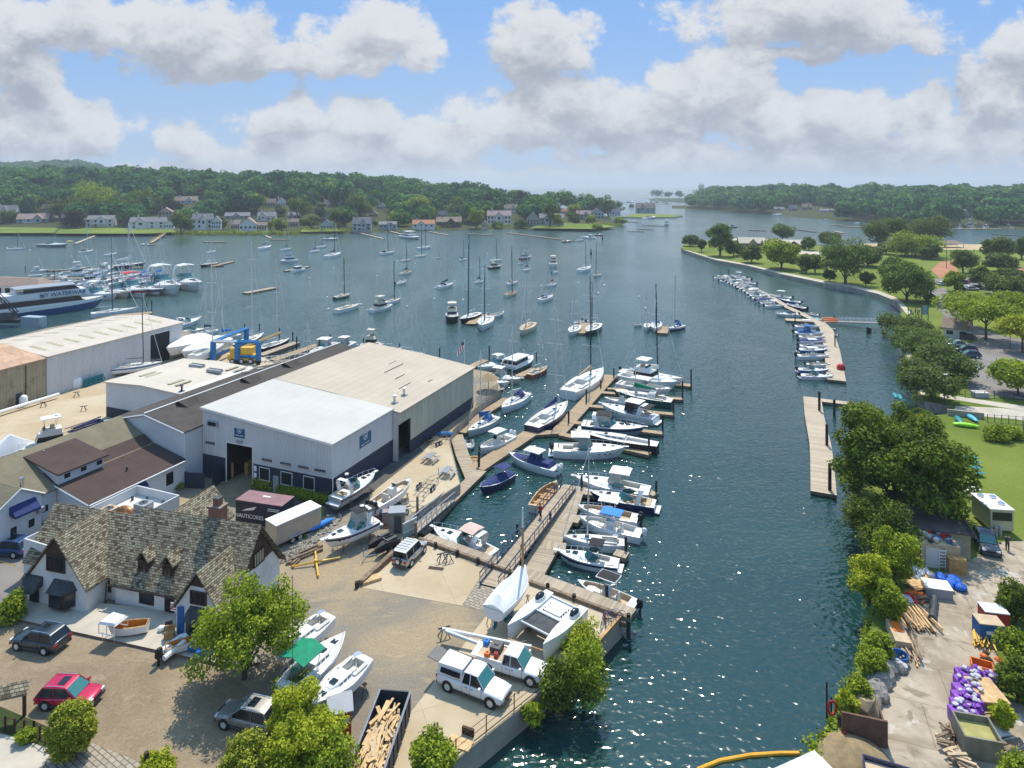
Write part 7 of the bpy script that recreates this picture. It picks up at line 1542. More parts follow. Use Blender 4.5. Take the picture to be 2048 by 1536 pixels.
for a in [('white and blue gabled house at the left edge','B1',-40,112,335,255,205,'w','g','side',True),('grey house with pinkish roof and white porch','B1',150,368,362,312,272,'g','p','side',False,0,1),('grey green square house left of the copper beech','B1',372,512,352,302,266,'b','g'),('long white house with awnings right of the copper beech','B1',690,895,378,315,286,'w','g','side',False,0,1),
    ('large white shore villa with twin chimneys','B1',1048,1310,388,335,300,'w','g','side',False,2),('small wing of the white shore villa','B1',1312,1385,388,350,330,'w','g','front',False,0),('white gabled house high on the wooded slope','B1',1400,1568,192,165,132,'w','b','side',True,1),('pinkish house behind the pale round tree','B1',1272,1372,312,255,222,'t','p','front',True),('white two storey house with tall windows','B1',1538,1690,392,318,272,'w','g','side',False,1),('white wing right of the tall windowed house','B1',1692,1762,392,330,290,'w','g','front',False,0),
    ('grey long house behind the gabled beach house','B1',1802,1988,312,288,262,'g','g','side',True,1),('tan beach house with a big white gable','B1',1848,1915,402,355,322,'t','p'),('white gable front of the tan beach house','B1',1916,2050,402,358,303,'w','p','front',False,0),('small grey house in the trees far left','B1',342,432,255,228,196,'g','g','side',True),('white house with dormers above the yellow bush','B3',462,600,332,290,258,'w','g','side',True),('tan wing beside the yellow bush','B3',452,532,400,362,340,'t','b','side',False,0),
    ('brownish house in the trees on the slope','B3',520,600,218,182,150,'t','b','side',True),('white gabled cottage on the slope','B3',612,680,215,178,142,'w','g','front',True),('tiny white house between tall trees','B3',985,1035,205,185,160,'w','b','front',True),('grey house behind the shore trees','B3',705,800,312,282,258,'g','g','side',True),('cream cottage behind the bright shrub','B3',700,785,375,335,312,'t','b','side',True),('blue grey shingled house with a glass gable','B3',965,1052,392,355,320,'b','g','front'),('grey roofed house behind the glass gabled one','B3',950,1030,330,300,250,'g','g','side',True),
    ('grey house with a white terrace canopy','B3',1222,1365,402,350,300,'g','g','side',False,1,1),('pinkish gabled house above the white canopy house','B3',1355,1418,300,272,246,'t','p','front',True),('white cottage high between the big trees','B3',1418,1480,235,208,182,'w','g','front',True),('long low grey house behind the white dock','B3',1432,1570,388,355,335,'g','g','side',False,0),('white house with terracotta roof','B3',1700,1875,382,352,322,'w','r','side',False,1),
    ('brown house with broad tan roof','B5',92,290,370,335,298,'d','b','side',False,1),('cream house behind the brown one','B5',105,176,322,280,246,'t','g','side',True,2),('big white clubhouse with rows of windows','B5',497,688,355,285,248,'w','p','side',False,1,0,2.4,None,7),('brown roofed house above the big white clubhouse','B5',632,738,262,228,196,'w','b','side',True,2),('small tan house left of the clubhouse','B5',455,500,378,350,322,'t','p','front',False,0),
    ('grey gabled shore house','B5',815,915,362,318,252,'g','g','front',False,0),('grey wing of the gabled shore house','B5',916,1110,362,305,272,'g','g','side',False,1),('small red roofed house by the point','B5',1078,1150,272,252,230,'w','r','side',True),('grey house behind the lawn of the point','B5',1212,1322,318,275,246,'g','p','side',True,1),('blue grey towered house on the point','B5',1332,1430,310,262,225,'b','g','front',True),('white house at the tip of the point','B5',1476,1562,300,258,222,'w','g','side',True),
    ('large shingled boathouse on its own spit','D1',1042,1300,572,520,455,'g','b','side',False,0,0,1.3)]: house(*a)
for lab,x0,x1,yb,ye,yr,wm,rm,D in [('huge tan mansion rising from the far right wood',565,905,140,62,42,'t','p',1250),('grey shore house in the far right wood',1022,1095,268,240,206,'g','g',0),('white house in the far right wood',1342,1470,278,262,246,'w','g',0),('low tan house on the far right shore',865,965,262,246,228,'t','g',0),('brown house beside the grey shore house',1155,1245,256,226,196,'t','b',0)]: house(lab,'D8',x0,x1,yb,ye,yr,wm,rm,D=D or None,hs=(hr,syr),chim=1)
house('grey gabled house above the far right marina','B7',1685,1735,285,262,232,'g','g','front',hs=(hr,syr))
house('park pavilion with broad tan roof and dark cupola','D8',512,770,632,600,545,'t','t','side',zb=G,chim=0,nw=5); house('long flat tan roofed park building','D8',775,1180,655,612,570,'d','t','side',zb=G,chim=0,nw=8); house('low white roofed kiosk left of the pavilion','D8',385,515,600,580,562,'w','t','side',zb=G,chim=0,nw=2)
house('small white brick restroom building with a grey brown roof','D7',1045,1290,1400,1300,1215,'w','b','side',zb=G,chim=0,nw=2,rz=-.35)
def free(x,D,z,h,r):
    yt = HOR+(CAMZ - z - h)*F/D; return not any((D<d_+9+r and abs(x - xc)<hw+r*F/D*.8 and yt<yb - 1) or (abs(D - d_ - 5)<8+r and abs(x - xc)<hw+4) for xc,hw,d_,yb in HS)
TL = []
def wl(x,D,hf,sy,r,h): D0 = P(x,sy(x),1.2).y; return ((x - 1024)/F*D,D,hf(x,D,D0) - .5,r,h)
R.seed(3); D = 585
while D<1010:
    st = 17.5*F/D; x = -120+R.uniform(0,st)
    while x<1236:
        D0 = P(x,syl(x),1.2).y; mn = D0+(48 if x<1000 else 30)
        if D>mn and D<D0+430*(1 if x<950 else .6):
            r = R.choice([R.uniform(7,10),R.uniform(10,17)]); q = wl(x+R.uniform(-.3,.3)*st,D+R.uniform(-5,5),hl,syl,r,6+r*R.uniform(1.1,1.6)); TL += [q] if free(q[0]/q[1]*F+1024,q[1],q[2],q[4],r) else []
        x += st*R.uniform(.75,1.3)
    D += 16
wood('woodland','dense green wood covering the slopes behind the far left shore houses',TL,420,1.9,LF_FAR,1)
TL = []; D = 1150
while D<2400:
    st = 34*F/D; x = -200
    while x<470: TL.append(wl(x+R.uniform(-.4,.4)*st,D,hl,syl,R.uniform(11,17),R.uniform(20,28))); x += st
    D += 42
wood('distant_woodland','hazy wooded ridge at the left of the skyline',TL,70,8,LF_FAR,2)
TL = []; D = 640
while D<1750:
    st = 22*F/D; x = 1385+R.uniform(0,st)
    while x<2260:
        D0 = P(x,syr(x),1.2).y; mn = D0+22
        if D>mn and D<D0+520: r = R.uniform(8,18); q = wl(x+R.uniform(-.3,.3)*st,D+R.uniform(-6,6),hr,syr,r,6+r*R.uniform(1.0,1.5)); TL += [q] if free(q[0]/q[1]*F+1024,q[1],q[2],q[4],r) else []
        x += st*R.uniform(.75,1.3)
    D += 21
wood('far_woodland','hazy wood covering the far right shore',TL,260,2.4,LF_FAR,3)
# shore trees one can tell apart
LT = [('P',58,428,378,54,LF_PARK),('P',180,432,366,96,LF_BRI),('P',293,430,371,62,LF_PARK),('P',150,458,421,50,LF_RED),('P',362,469,419,46,LF_LIGHT),('P',250,440,385,50,LF_PARK),('P',20,446,420,46,LF_PARK),('P',120,440,395,44,LF_PARK),('P',345,425,400,40,LF_RED),('P',405,440,415,30,LF_RED),
      ('B3',650,405,300,130,LF_BRI),('B3',890,395,270,170,LF_PARK),('B3',1110,395,190,185,LF_PARK),('B3',1590,372,235,190,LF_BRI),('B3',1265,300,100,240,LF_PARK),('B3',1740,330,120,260,LF_BRI),('B3',1405,375,318,45,LF_PARK),('B3',790,340,80,190,LF_PARK),('B3',300,250,60,150,LF_PARK),('B3',450,260,90,180,LF_BRI),('B3',180,395,300,70,LF_PARK),('B3',1060,150,20,200,LF_BRI),('B3',960,330,150,110,LF_PARK),('B3',1830,330,265,110,LF_PARK),('B3',565,395,320,60,LF_YEL),('B3',640,290,200,120,LF_PARK),
      ('B5',240,310,130,200,LF_PARK),('B5',410,385,215,145,LF_BRI),('B5',560,230,100,180,LF_PARK),('B5',1000,382,130,130,LF_PARK),('B5',1065,380,260,90,LF_BRI),('B5',1205,300,185,140,LF_BRI),('B5',1250,250,98,180,LF_PARK),('B5',1320,260,110,110,LF_BRI),('B5',1465,300,110,130,LF_PARK),('B5',1540,290,150,110,LF_PARK),('B5',1190,350,250,120,LF_PARK),('B5',1335,350,280,100,LF_BRI),('B5',780,240,80,150,LF_RED),('B5',770,380,320,110,LF_PARK),('B5',580,380,335,90,LF_PARK),('B5',860,300,180,120,LF_PARK),('B5',1650,240,190,50,LF_PARK),('B5',1560,350,300,120,LF_BRI),('B5',1380,395,355,90,LF_BRI)]
LT.sort(key=lambda q: px(q[0],q[1],0)[0])
for i,(v,x,y,ty,w_,m_) in enumerate(LT):
    X_,Y_ = px(v,x,y); p = gsolve(X_,Y_,hl,syl); s = VW[v][2]; h = max(5,ztop(p,ty,v) - p.z); rx = w_/s/2*p.y/F
    kind_ = 'copper beech' if m_ is LF_RED else 'bright green tree' if m_ in (LF_BRI,LF_YEL) else 'dark green tree'
    tree(f'{kind_} among the far shore houses, {ordw(i)} tree from the left',p,rx,h,m_,int(700+rx*150),1.5,200+i,nc=18,cbase=.06,base=-.85,group='trees among the far shore houses')
IS = [('D1',1330,372,262,240),('D1',1480,385,290,120),('D1',1625,385,288,150),('D1',1930,405,195,210),('D1',1860,405,300,90),('D8',270,190,40,120),('D8',370,200,60,110),('D8',600,90,-5,90),('D8',740,90,5,110),('D8',975,130,12,110),('D8',450,210,60,130)]
for i,(v,x,y,ty,w_) in enumerate(IS):
    X_,Y_ = px(v,x,y); D = CAMZ*F/(max(Y_,396) - HOR) if v=='D1' else 1250; p = Vector(((X_ - 1024)/F*D,D,max(1,CAMZ - (Y_ - HOR)*D/F))); s = VW[v][2]
    tree(f'distant hazy tree, {ordw(i)} from the left on the island and far point',p,w_/s/2*D/F,ztop(p,ty,v) - p.z,LF_FAR,900,3.2,300+i,nc=16,cbase=.1,base=-.7,group='trees of the island and far point')
land('far_point',[(1380,404),(1395,399.5),(1440,400),(1440,412),(1400,412)],DIRT,STONE,z=1.2)
# reeds and low shore growth as one mass
rg = random.Random(8); cl = []
for x0,x1,y in ((350,512,467),(512,600,468),(600,700,464),(840,900,456),(960,1060,454),(1180,1245,452)):
    x = x0
    while x<x1: p = P(x,y - rg.uniform(0,4),2); r = rg.uniform(1.2,2.6); cl.append(((p.x,p.y,2.2),(r*1.3,r,r*rg.uniform(.5,1)))); x += rg.uniform(3,6)
tag(leaves(cl,len(cl)*90,.9,LF_BRI,'shore_growth',None,9),'low green shrubs and reeds along the far left shore','undergrowth',kind='stuff')
rg = random.Random(18); cl = []
for a_,b_ in (((1744,1225),(1727,1314)),((1727,1314),(1700,1390)),((1700,1390),(1660,1470)),((1700,960),(1748,1130)),((1748,1130),(1752,1225)),((1085,1388),(1190,1290)),((1655,1470),(1625,1530)),((1838,800),(1800,700))):
    for i in range(11): f = i/11; p = P(a_[0]+(b_[0] - a_[0])*f,a_[1]+(b_[1] - a_[1])*f,1.6); r = rg.uniform(.5,1.1); cl.append(((p.x+rg.uniform(-.3,.8),p.y,1.3),(r,r,r*.7)))
tag(leaves(cl,len(cl)*130,.26,LF_BRI,'bank_growth',None,10),'weeds and brambles along the banks','undergrowth',kind='stuff')

# park surfaces
sheet('park_drive',[(1850,572),(1895,568),(1960,580),(2010,590),(2300,600),(2300,560),(1960,552),(1852,560),(1846,566)],ASPH,.02); sheet('car_park',[(1895,690),(1960,684),(2060,700),(2400,740),(2400,860),(2048,800),(1945,785),(1932,770),(1950,735),(1920,710)],ASPH,.02)
sheet('drive',[(1855,582),(1890,575),(1925,640),(1990,668),(2100,690),(2100,705),(1960,684),(1905,645),(1870,612)],ASPH,.025)
for i in range(9):
    for k in (0,1):
        y = 716+i*9.5; x = (1946+i*1.0 if k==0 else 2018 - i*.0); a_,c_ = P(x,y),P(x+34,y+3+k*4); m = MB(); m.tube(a_+Vector((0,0,.03)),c_+Vector((0,0,.03)),.07,LINE,n=4); tag(m.build('parking_line'),kind='structure')
sheet('path',[(1372,500),(1432,517),(1495,528),(1558,543),(1653,562),(1704,570),(1760,583),(1790,594),(1806,606),(1822,626),(1815,630),(1796,607),(1784,599),(1757,588),(1704,575),(1653,567),(1558,547),(1495,531),(1432,520),(1368,500)],PATH,.02)
sheet('wall_walk',[(1794,668),(1803,668),(1841,748),(1850,790),(1842,790),(1832,750)],PATH,.02); sheet('beach',[(1726,487),(2400,492),(2400,504),(2048,501),(1726,497)],SAND,.02)
sheet('ball_field',[(1862,540),(1882,523),(1905,522),(1918,545),(1880,556)],CLAY,.02); sheet('infield',[(1985,560),(2020,535),(2100,535),(2100,560),(2030,556)],CLAY,.02); sheet('path_loop',[(1592,500),(1640,503),(1665,510),(1600,508)],PATH,.02)
sheet('launch_ramp',[(1905,828),(1912,812),(2000,816),(2300,850),(2300,890),(2030,838)],SIDE,.02); sheet('service_path',[(1880,788),(2048,812),(2300,850),(2300,862),(2048,822),(1880,795)],SIDE,.024)
sheet('service_yard',[(1925,1130),(2000,1085),(2070,1080),(2070,1130),(2055,1180),(2000,1165),(1985,1250),(2010,1400),(2300,1480),(2300,1640),(1600,1640),(1640,1520),(1690,1440),(1740,1390),(1765,1320),(1800,1250),(1810,1180)],MOTT,.02)
# ---------------- yard objects
def one(name,cat,label,v,x,y,fn,rz=0.,z=G,grp=None,smooth=False,sc=1):
    m = MB(); fn(m); o = m.build(name,loc=P(x,y,z,v),rz=rz,smooth=smooth); o.scale = (sc,sc,sc); return tag(o,label,cat,grp)
def multi(name,cat,label,v,x,y,parts,rz=0.,z=G,grp=None,sc=1):
    t = thing(name,label,cat,P(x,y,z,v),rz,grp,sc)
    for nm,fn in parts:
        m = MB(); fn(m); m.build(nm,t)
    return t
def picnic(label,v,x,y,rz,mt=OFFW,sc=1.):
    return multi('picnic_table','picnic table',label,v,x,y,[('table_top',lambda m: [m.box(0,(i - 2)*.17,.72,1.8,.14,.05,mt) for i in range(5)])]+[('seat',(lambda s: lambda m: m.box(0,s*.75,.42,1.8,.28,.05,mt))(s)) for s in (1,-1)]+[('leg',(lambda x_: lambda m: (m.tube((x_,-.75,0),(x_,.3,.72),.04,mt,n=4),m.tube((x_,.75,0),(x_,-.3,.72),.04,mt,n=4),m.tube((x_,-.8,.4),(x_,.8,.4),.04,mt,n=4)))(x_)) for x_ in (-.7,.7)],rz,sc=sc)
picnic('grey picnic table nearer the warehouse side door','A4',1100,375,1.2,GRY,1.15); picnic('grey picnic table near the bulkhead corner','A4',1222,480,1.3,GRY,1.15)
picnic('white picnic table on the park lawn','A8',1488,1175,.2,OFFW,1.2); picnic('green picnic table under the huge tree','A8',1465,960,.1,TEAL,1.2); picnic('second green picnic table under the huge tree','A8',1485,1030,.1,TEAL,1.2)
def trailer(label,v,x,y,rz,L=6,mt=GRY,sc=1):
    def fr(m):
        for s in (1,-1): m.tube((-L*.45,s*.8,.5),(L*.2,s*.8,.5),.05,mt,n=4); m.tube((L*.2,s*.8,.5),(L*.5,0,.5),.05,mt,n=4); m.tube((-L*.4,s*.35,.62),(L*.1,s*.35,.62),.06,WOODB,n=4)
        for i in range(4): m.tube((-L*.42+i*L*.18,-.8,.5),(-L*.42+i*L*.18,.8,.5),.04,mt,n=4)
        m.tube((L*.48,0,.5),(L*.48,0,1.3),.05,mt,n=5)
    t = multi('boat_trailer','boat trailer',label,v,x,y,[('frame',fr)],rz,sc=sc)
    for s in (1,-1):
        for dx in (-.35,.35): wheel(t,-L*.15+dx,s*1.0,.33)
    return t
trailer('empty rusty boat trailer on the concrete yard','A4',1090,560,1.25); trailer('grey boat trailer beside the gate shed','A4',920,735,.6,5); trailer('bare trailer frame near the warehouse corner','A4',1150,240,.9,4.5,WOODB)
tj = trailer('double trailer carrying two black jet skis','A4',740,1040,-2.3,4.6)
for s in (1,-1):
    M_ = Matrix.Translation(tj.location) @ Matrix.Rotation(tj.rotation_euler[2],4,'Z'); t = thing('jet_ski','black jet ski on the double trailer, '+('nearer the ramp kerb' if s>0 else 'nearer the gravel yard'),'jet ski',on(M_,-.4,s*.62,.55),tj.rotation_euler[2])
    m = MB(); m.grid([[(x,w_*.5,.3),(x,w_*.3,0),(x,-w_*.3,0),(x,-w_*.5,.3),(x,-w_*.35,.5+h_),(x,w_*.35,.5+h_)] for x,w_,h_ in ((-1.4,.9,0),(-.4,1.05,.15),(.5,1.0,.3),(1.1,.7,.15),(1.55,.15,0))][::-1],BLK,True,True); m.build('hull',t,True)
    m = MB(); m.box(-.5,0,.62,1.3,.36,.22,DGRY); m.build('seat',t); m = MB(); m.tube((.35,-.38,1.05),(.35,.38,1.05),.03,STEEL); m.tube((.35,0,.7),(.35,0,1.05),.06,BLK); m.build('handlebar',t)
one('kayak','kayak','bright blue kayak propped beside the silver cargo trailer','A4',295,870,lambda m: m.blob((0,0,.5),(1.9,.42,.3),BLUB,12,7),.9,smooth=True)
one('canoe','canoe','small blue dinghy by the canoe landing','A4',1205,190,lambda m: m.blob((0,0,.35),(1.3,.6,.35),BLUC,12,6),.1,smooth=True)
def cross(m):
    for a in (.45,1.9,-1.2,3.4): m.tube((0,0,.35),(2.4*math.cos(a),2.4*math.sin(a),.22),.1,YEL,n=5)
    m.tube((0,0,.1),(0,0,.6),.22,YEL,n=8)
one('boat_dolly','steel dolly','yellow steel cross shaped dolly on the gravel','A4',265,1135,cross)
for i,(x,y,rz_,l_) in enumerate(((215,1040,.8,3),(180,1080,.75,4),(115,1130,1.3,1.2))): one('timber_beam','timber',['old beam pile beside the yellow dolly','long split beam beside the rubble strip','short cut timber below the rubble strip'][i],'A4',x,y,lambda m: (m.box(0,0,0,l_,.3,.25,WOODB),m.box(.2,.35,0,l_*.8,.2,.2,WOODB),m.box(0,.1,.26,l_*.7,.2,.15,WOODB)),rz_)
cl = MB(); rg = random.Random(4)
for i in range(420):
    f = rg.random(); p = P(575+95*f,1120 - 82*f,G); p += Vector((rg.uniform(-.9,.9),rg.uniform(-1,1),0)); s = rg.uniform(.08,.3); cl.blob((p.x,p.y,G+s*.3),(s,s*.8,s*.6),STONE,5,3,jit=.3)
tag(cl.build('rubble_strip'),'strip of loose rubble stones between trailer and gravel yard','rubble',kind='stuff')
# container, cargo trailer, kiosk, dumpster
def container(m):
    mt = mat('dark_plum_steel',(.03,.03,.05),.6,var=.1); m.box(0,0,.15,6.1,2.45,2.45,mt)
    for i in range(20): m.box(-2.9+i*.305,-1.235,.3,.1,.05,2.1,mt)
t = thing('shipping_container','dark shipping container with plum roof and white lettering','container',P(A_ := 493,1054)+Vector((1.6,1.4,0)),RT+.0); m = MB(); container(m); m.build('box',t)
m = MB(); m.box(0,0,2.6,6.15,2.5,.06,mat('plum_roof',(.25,.14,.15),.8,var=.12)); m.box(0,.3,2.665,1.0,.25,.02,LAMPM); m.build('roof',t)
def letters(t,s,size,loc,rot,m_,name='lettering'):
    cu = bpy.data.curves.new(name,'FONT'); cu.body = s; cu.size = size; cu.extrude = .01; cu.align_x = 'CENTER'; tmp = bpy.data.objects.new(name,cu); COL.objects.link(tmp); bpy.context.view_layer.update()
    me = bpy.data.meshes.new_from_object(tmp.evaluated_get(bpy.context.evaluated_depsgraph_get())); bpy.data.objects.remove(tmp); o = bpy.data.objects.new(name,me); COL.objects.link(o); me.materials.clear(); me.materials.append(m_); o.parent = t; o.location = loc; o.rotation_euler = rot; return o
letters(t,'NAUTICORES',.62,(-1.2,-1.28,.75),(PI/2,0,0),LAMPM); m = MB(); m.poly([(-2.2,-1.28,1.5),(-.6,-1.28,1.75),(-.2,-1.28,2.2),(-.9,-1.28,2.0),(-1.6,-1.28,1.8)],LAMPM); m.build('emblem',t)
for z_ in (1.9,2.1): m = MB(); m.box(2.0,-1.28,z_,1.5,.02,.08,LAMPM); m.build('lettering_line',t)
t = thing('cargo_trailer','silver enclosed cargo trailer parked behind the slate house','cargo trailer',P(575,1085)+Vector((.3,1.2,0)),.88); cs = mat('brushed_trailer_skin',(.42,.4,.36),.35,.5,var=.08)
m = MB(); m.box(0,0,.5,5.6,2.2,2.1,cs); m.build('body',t,bevel=.06); m = MB(); m.box(0,0,2.6,5.65,2.25,.08,LAMPM); m.build('roof',t)
for dx in (-.45,.45):
    for s in (1,-1): wheel(t,dx - .4,s*1.08,.36)
m = MB(); m.box(-.4,-1.2,.75,1.9,.25,.08,STEEL); m.build('fender',t); m = MB(); m.tube((2.8,0,.5),(4.0,0,.5),.08,DGRY); m.build('hitch',t)
t = thing('storage_kiosk','small red storage kiosk with grey metal roof below the red bottomed sloop','kiosk',P(675,1478)+Vector((0,.6,0)),.3); m = MB(); m.box(0,0,0,1.5,1.7,2.0,RED); m.build('wall',t)
m = MB(); m.grid([[(x,-1,2.0),(x,0,2.35),(x,1,2.0),(x,1,2.08),(x,0,2.45),(x,-1,2.08)] for x in (-.9,.9)],GRY,True,True); m.build('roof',t); m = MB(); m.box(.2,-.87,1.2,.8,.03,.35,LAMPM); m.build('notice',t)
def pln(label,v,near,far,wn,h,fill):
    a,c = P(*near,G,v),P(*far,G,v); d = c - a; L = d.length; t = thing('dumpster',label,'dumpster',((a+c)/2).to_tuple(),math.atan2(d.y,d.x)); steel = mat('dark_dumpster_steel',(.04,.045,.06),.6,var=.3); w = wn/2; m = MB()
    for q in ((0,w,L,.1),(0,-w,L,.1)): m.box(q[0],q[1],.1,q[2],q[3],h,steel)
    m.box(L/2,0,.1,.1,wn,h,steel); m.box(-L/2,0,.1,.1,wn,h,steel); m.box(0,0,.1,L,wn,.1,steel); m.build('box',t)
    m = MB()
    for s in (1,-1): m.tube((-L/2,s*w,h+.1),(L/2,s*w,h+.1),.08,GRY,n=4); [m.box(-L/2+.5+i*1.0,s*(w+.07),.15,.12,.1,h - .1,steel) for i in range(int(L))]
    m.build('rib',t); return t,L,w
t,L_d,w_d = pln('long dark open dumpster filled with scrap lumber at the bottom edge','P',(728,1600),(790,1424),2.3,1.5,1); rg = random.Random(6); m = MB()
for i in range(170):
    x = rg.uniform(-L_d/2+.8,L_d/2 - 1.6); y = rg.uniform(-w_d+.3,w_d - .3); a = rg.gauss(0,.35) if rg.random()<.75 else rg.uniform(-1.5,1.5); l_ = rg.uniform(.8,2.4)*(1 if abs(a)<.6 else .5)
    m.box(x,y,.5+rg.uniform(0,1.0)*(1 - (abs(y)/w_d) ** 2)+.2,l_,rg.uniform(.08,.28),.04,WOODL if i % 5 else TANC,rz=a,tilt=rg.uniform(-.12,.12))
q = m.build('scrap_lumber',loc=t.location,rz=t.rotation_euler[2]); tag(q,'heap of broken scrap lumber inside the long dumpster','scrap wood',kind='stuff')
# masts on the quay, gate shed, stands
for lab,a,c,r_,m_ in (('long silver mast lying on stands, upper of the pair',('A2',1040,505),('A2',1610,620),.16,ALU),('long silver mast lying on stands, lower of the pair',('A2',1060,520),('A2',1410,650),.15,ALU),('brown spar lying beyond the white pickups',('A2',1310,580),('A2',1610,680),.1,BROWNW),('thin bronze spar lying beyond the white pickups',('A2',1460,570),('A2',1700,650),.08,TANW)):
    p,q = P(a[1],a[2],G+1.0,'A2'),P(c[1],c[2],G+1.0,'A2'); m = MB(); m.tube((0,0,0),q - p,r_,m_,n=8); tag(m.build('mast_spar',loc=p,smooth=True),lab,'mast')
def horse(m): [m.tube((x,s*.4,0),(x*.2,0,.85),.05,DGRY,n=4) for x in (-.45,.45) for s in (1,-1)]; m.box(0,0,.82,1.1,.1,.1,DGRY)
for lab,v,x,y in (('dark sawhorse under the left end of the long masts','A2',1050,560),('sawhorse under the middle of the long masts','A2',1340,640),('sawhorse under the right end of the long masts','A2',1540,660),('iron stand near the drain on the ramp','A4',1185,1110),('second iron stand beside the drain on the ramp','A4',1232,1115),('sawhorse left on the sandy hardstand','A3',278,365),('sawhorse in the middle of the sandy hardstand','A3',535,392),('sawhorse far out on the sandy hardstand','A3',490,300)): one('sawhorse','sawhorse',lab,v,x,y,horse,.4)
one('drain_grate','drain','rusty drain grate set in the boat ramp','A4',1142,1160,lambda m: [m.box(0,0,0,1.6,.55,.03,BROWNW)]+[m.box(-.7+i*.2,0,.03,.05,.5,.01,BLK) for i in range(8)],-.2)
t = multi('gate_shed','shed','grey weathered timber utility shed by the gangway gate','A4',858,880,[('wall',lambda m: m.box(0,0,0,1.7,1.5,2.3,mat('silvered_boards',(.27,.24,.2),.9,var=.2,scale=3))),('roof',lambda m: m.box(0,0,2.3,1.9,1.7,.1,GRY)),('door',lambda m: m.box(.1,-.77,.1,.8,.05,1.9,DGRY))],.1)
multi('cabinet','cabinet','pinkish blue equipment cabinet left of the gate shed','A4',788,830,[('case',lambda m: m.box(0,0,0,1.2,.9,1.5,mat('faded_plum_panel',(.3,.22,.22),.7,var=.1))),('side_panel',lambda m: m.box(-.75,.1,0,.35,.8,1.4,NAVY)),('door',lambda m: m.box(.1,-.47,.1,.8,.04,1.2,mat('faded_plum_door',(.36,.28,.27),.7,var=.1)))],.1)
one('gate','gate','white framed glass gate panel at the gangway head','A4',948,945,lambda m: (m.box(0,0,.1,1.9,.08,1.9,mat('pale_green_panel',(.3,.36,.33),.4,var=.1)),m.box(0,-.05,1.0,1.9,.05,.08,TRIMW),m.box(0,-.05,2.0,2.0,.08,.1,TRIMW)),.85)
sheet('flower_bed',[(745,1030),(775,1035),(790,1062),(742,1048)],CLAY,.03)
multi('patio_umbrella','umbrella','thatched tiki umbrella on the little pier','A7',315,575,[('canopy',lambda m: m.lathe([(2.1,2.2),(1.2,2.7),(.05,3.3)],(0,0,0),mat('thatch',(.33,.24,.13),.95,var=.35,scale=4,bump=.8),14)),('pole',lambda m: m.tube((0,0,0),(0,0,3.2),.06,WOODB))],z=G)
t = multi('flagpole','flagpole','white flagpole with a drooping American flag behind the cream roof','A7',118,420,[('pole',lambda m: m.tube((0,0,0),(0,0,6.6),.06,WHITE)),('flag',lambda m: [m.poly([(-.05 - 1.5*i/7,.02,6.2 - .28*i),(-.05 - 1.5*(i+1)/7,.02,6.2 - .28*(i+1)),(-.05 - 1.5*(i+1)/7,.02,5.0 - .28*(i+1)),(-.05 - 1.5*i/7,.02,5.0 - .28*i)],RED if i % 2 else LAMPM) for i in range(7)] and m.poly([(-.05,0,6.2),(-.6,0,6.08),(-.6,0,5.4),(-.05,0,5.5)],NAVY))],z=G)
# travel lift and yellow crane behind the workshop
def lift():
    p = P(600,655,G,'D6'); q = P(895,655,G,'D6'); r_ = P(1110,660,G,'D6'); blue = mat('lift_blue',(.01,.16,.4),.5,var=.1); t = thing('travel_lift','blue travel lift gantry straddling a hauled sloop','boat lift',q); H = ztop(q,425,'D6') - G
    a,b_ = p - q+Vector((1,0,0)),r_ - q; far = Vector((a.x+b_.x,a.y+b_.y+1,0)); far = Vector((b_.x - 1,14,0)); a2 = Vector((a.x+2,13,0)); L0 = Vector((0,0,0))
    for c in (a,L0,b_,a2): m = MB(); m.box(c.x,c.y,.9,.9,.9,H - .9,blue); o = m.build('leg',t); m = MB(); m.tube((c.x,c.y - .35,.55),(c.x,c.y+.35,.55),.55,BLK,n=12); m.build('wheel',o)
    for u,w_,m_ in ((L0,b_,blue),(a,a2,blue),(a,L0,ALU)): m = MB(); m.tube(u+Vector((0,0,H)),w_+Vector((0,0,H)),.4,m_,n=4); m.build('top_beam',t)
    m = MB(); m.tube(L0+Vector((0,0,1.6)),b_+Vector((0,0,1.6)),.35,blue,n=4); m.tube(a+Vector((0,0,1.6)),a2+Vector((0,0,1.6)),.35,blue,n=4); m.build('lower_beam',t)
lift()
t = thing('mobile_crane','yellow mobile crane with a raised boom inside the travel lift area','crane',P(960,640,G,'D6')); m = MB(); m.box(0,0,.8,6,2.6,1.2,YEL); m.box(1.0,0,2.0,2.6,2.2,1.5,YEL); m.box(-1.8,-.6,2.0,1.5,1.2,1.4,YEL); m.build('body',t)
m = MB(); m.tube((-1,0,3.0),(6.5,4.5,5.6),.38,mat('boom_yellow',(.5,.36,.14),.6),r2=.28,n=4); m.build('boom',t)
for x_ in (-2,0,2):
    for s in (1,-1): wheel(t,x_,s*1.3,.6)
one('stair_rack','rack','row of grey steel trestles on the wharf edge','D6',1370,625,lambda m: [m.tube((-4+i,0,0),(-3.4+i,.5,1.4),.1,ALU,n=4) for i in range(9)]+[m.tube((-4,.3,1.2),(5,.3,1.2),.08,ALU,n=4)],.35)
for i,(x,y,c) in enumerate([(475,245,LAMPM),(503,240,LAMPM),(150,360,LAMPM)]): one('tank','tank',['white water tank, left of the pair by the shed','white water tank, right of the pair by the shed','white tank by the rusty roofed shed'][i],'A3',x,y,lambda m: m.lathe([(.6,0),(.65,.3),(.65,1.5),(.4,1.9),(.1,2.0)],(0,0,0),c,12),smooth=True)
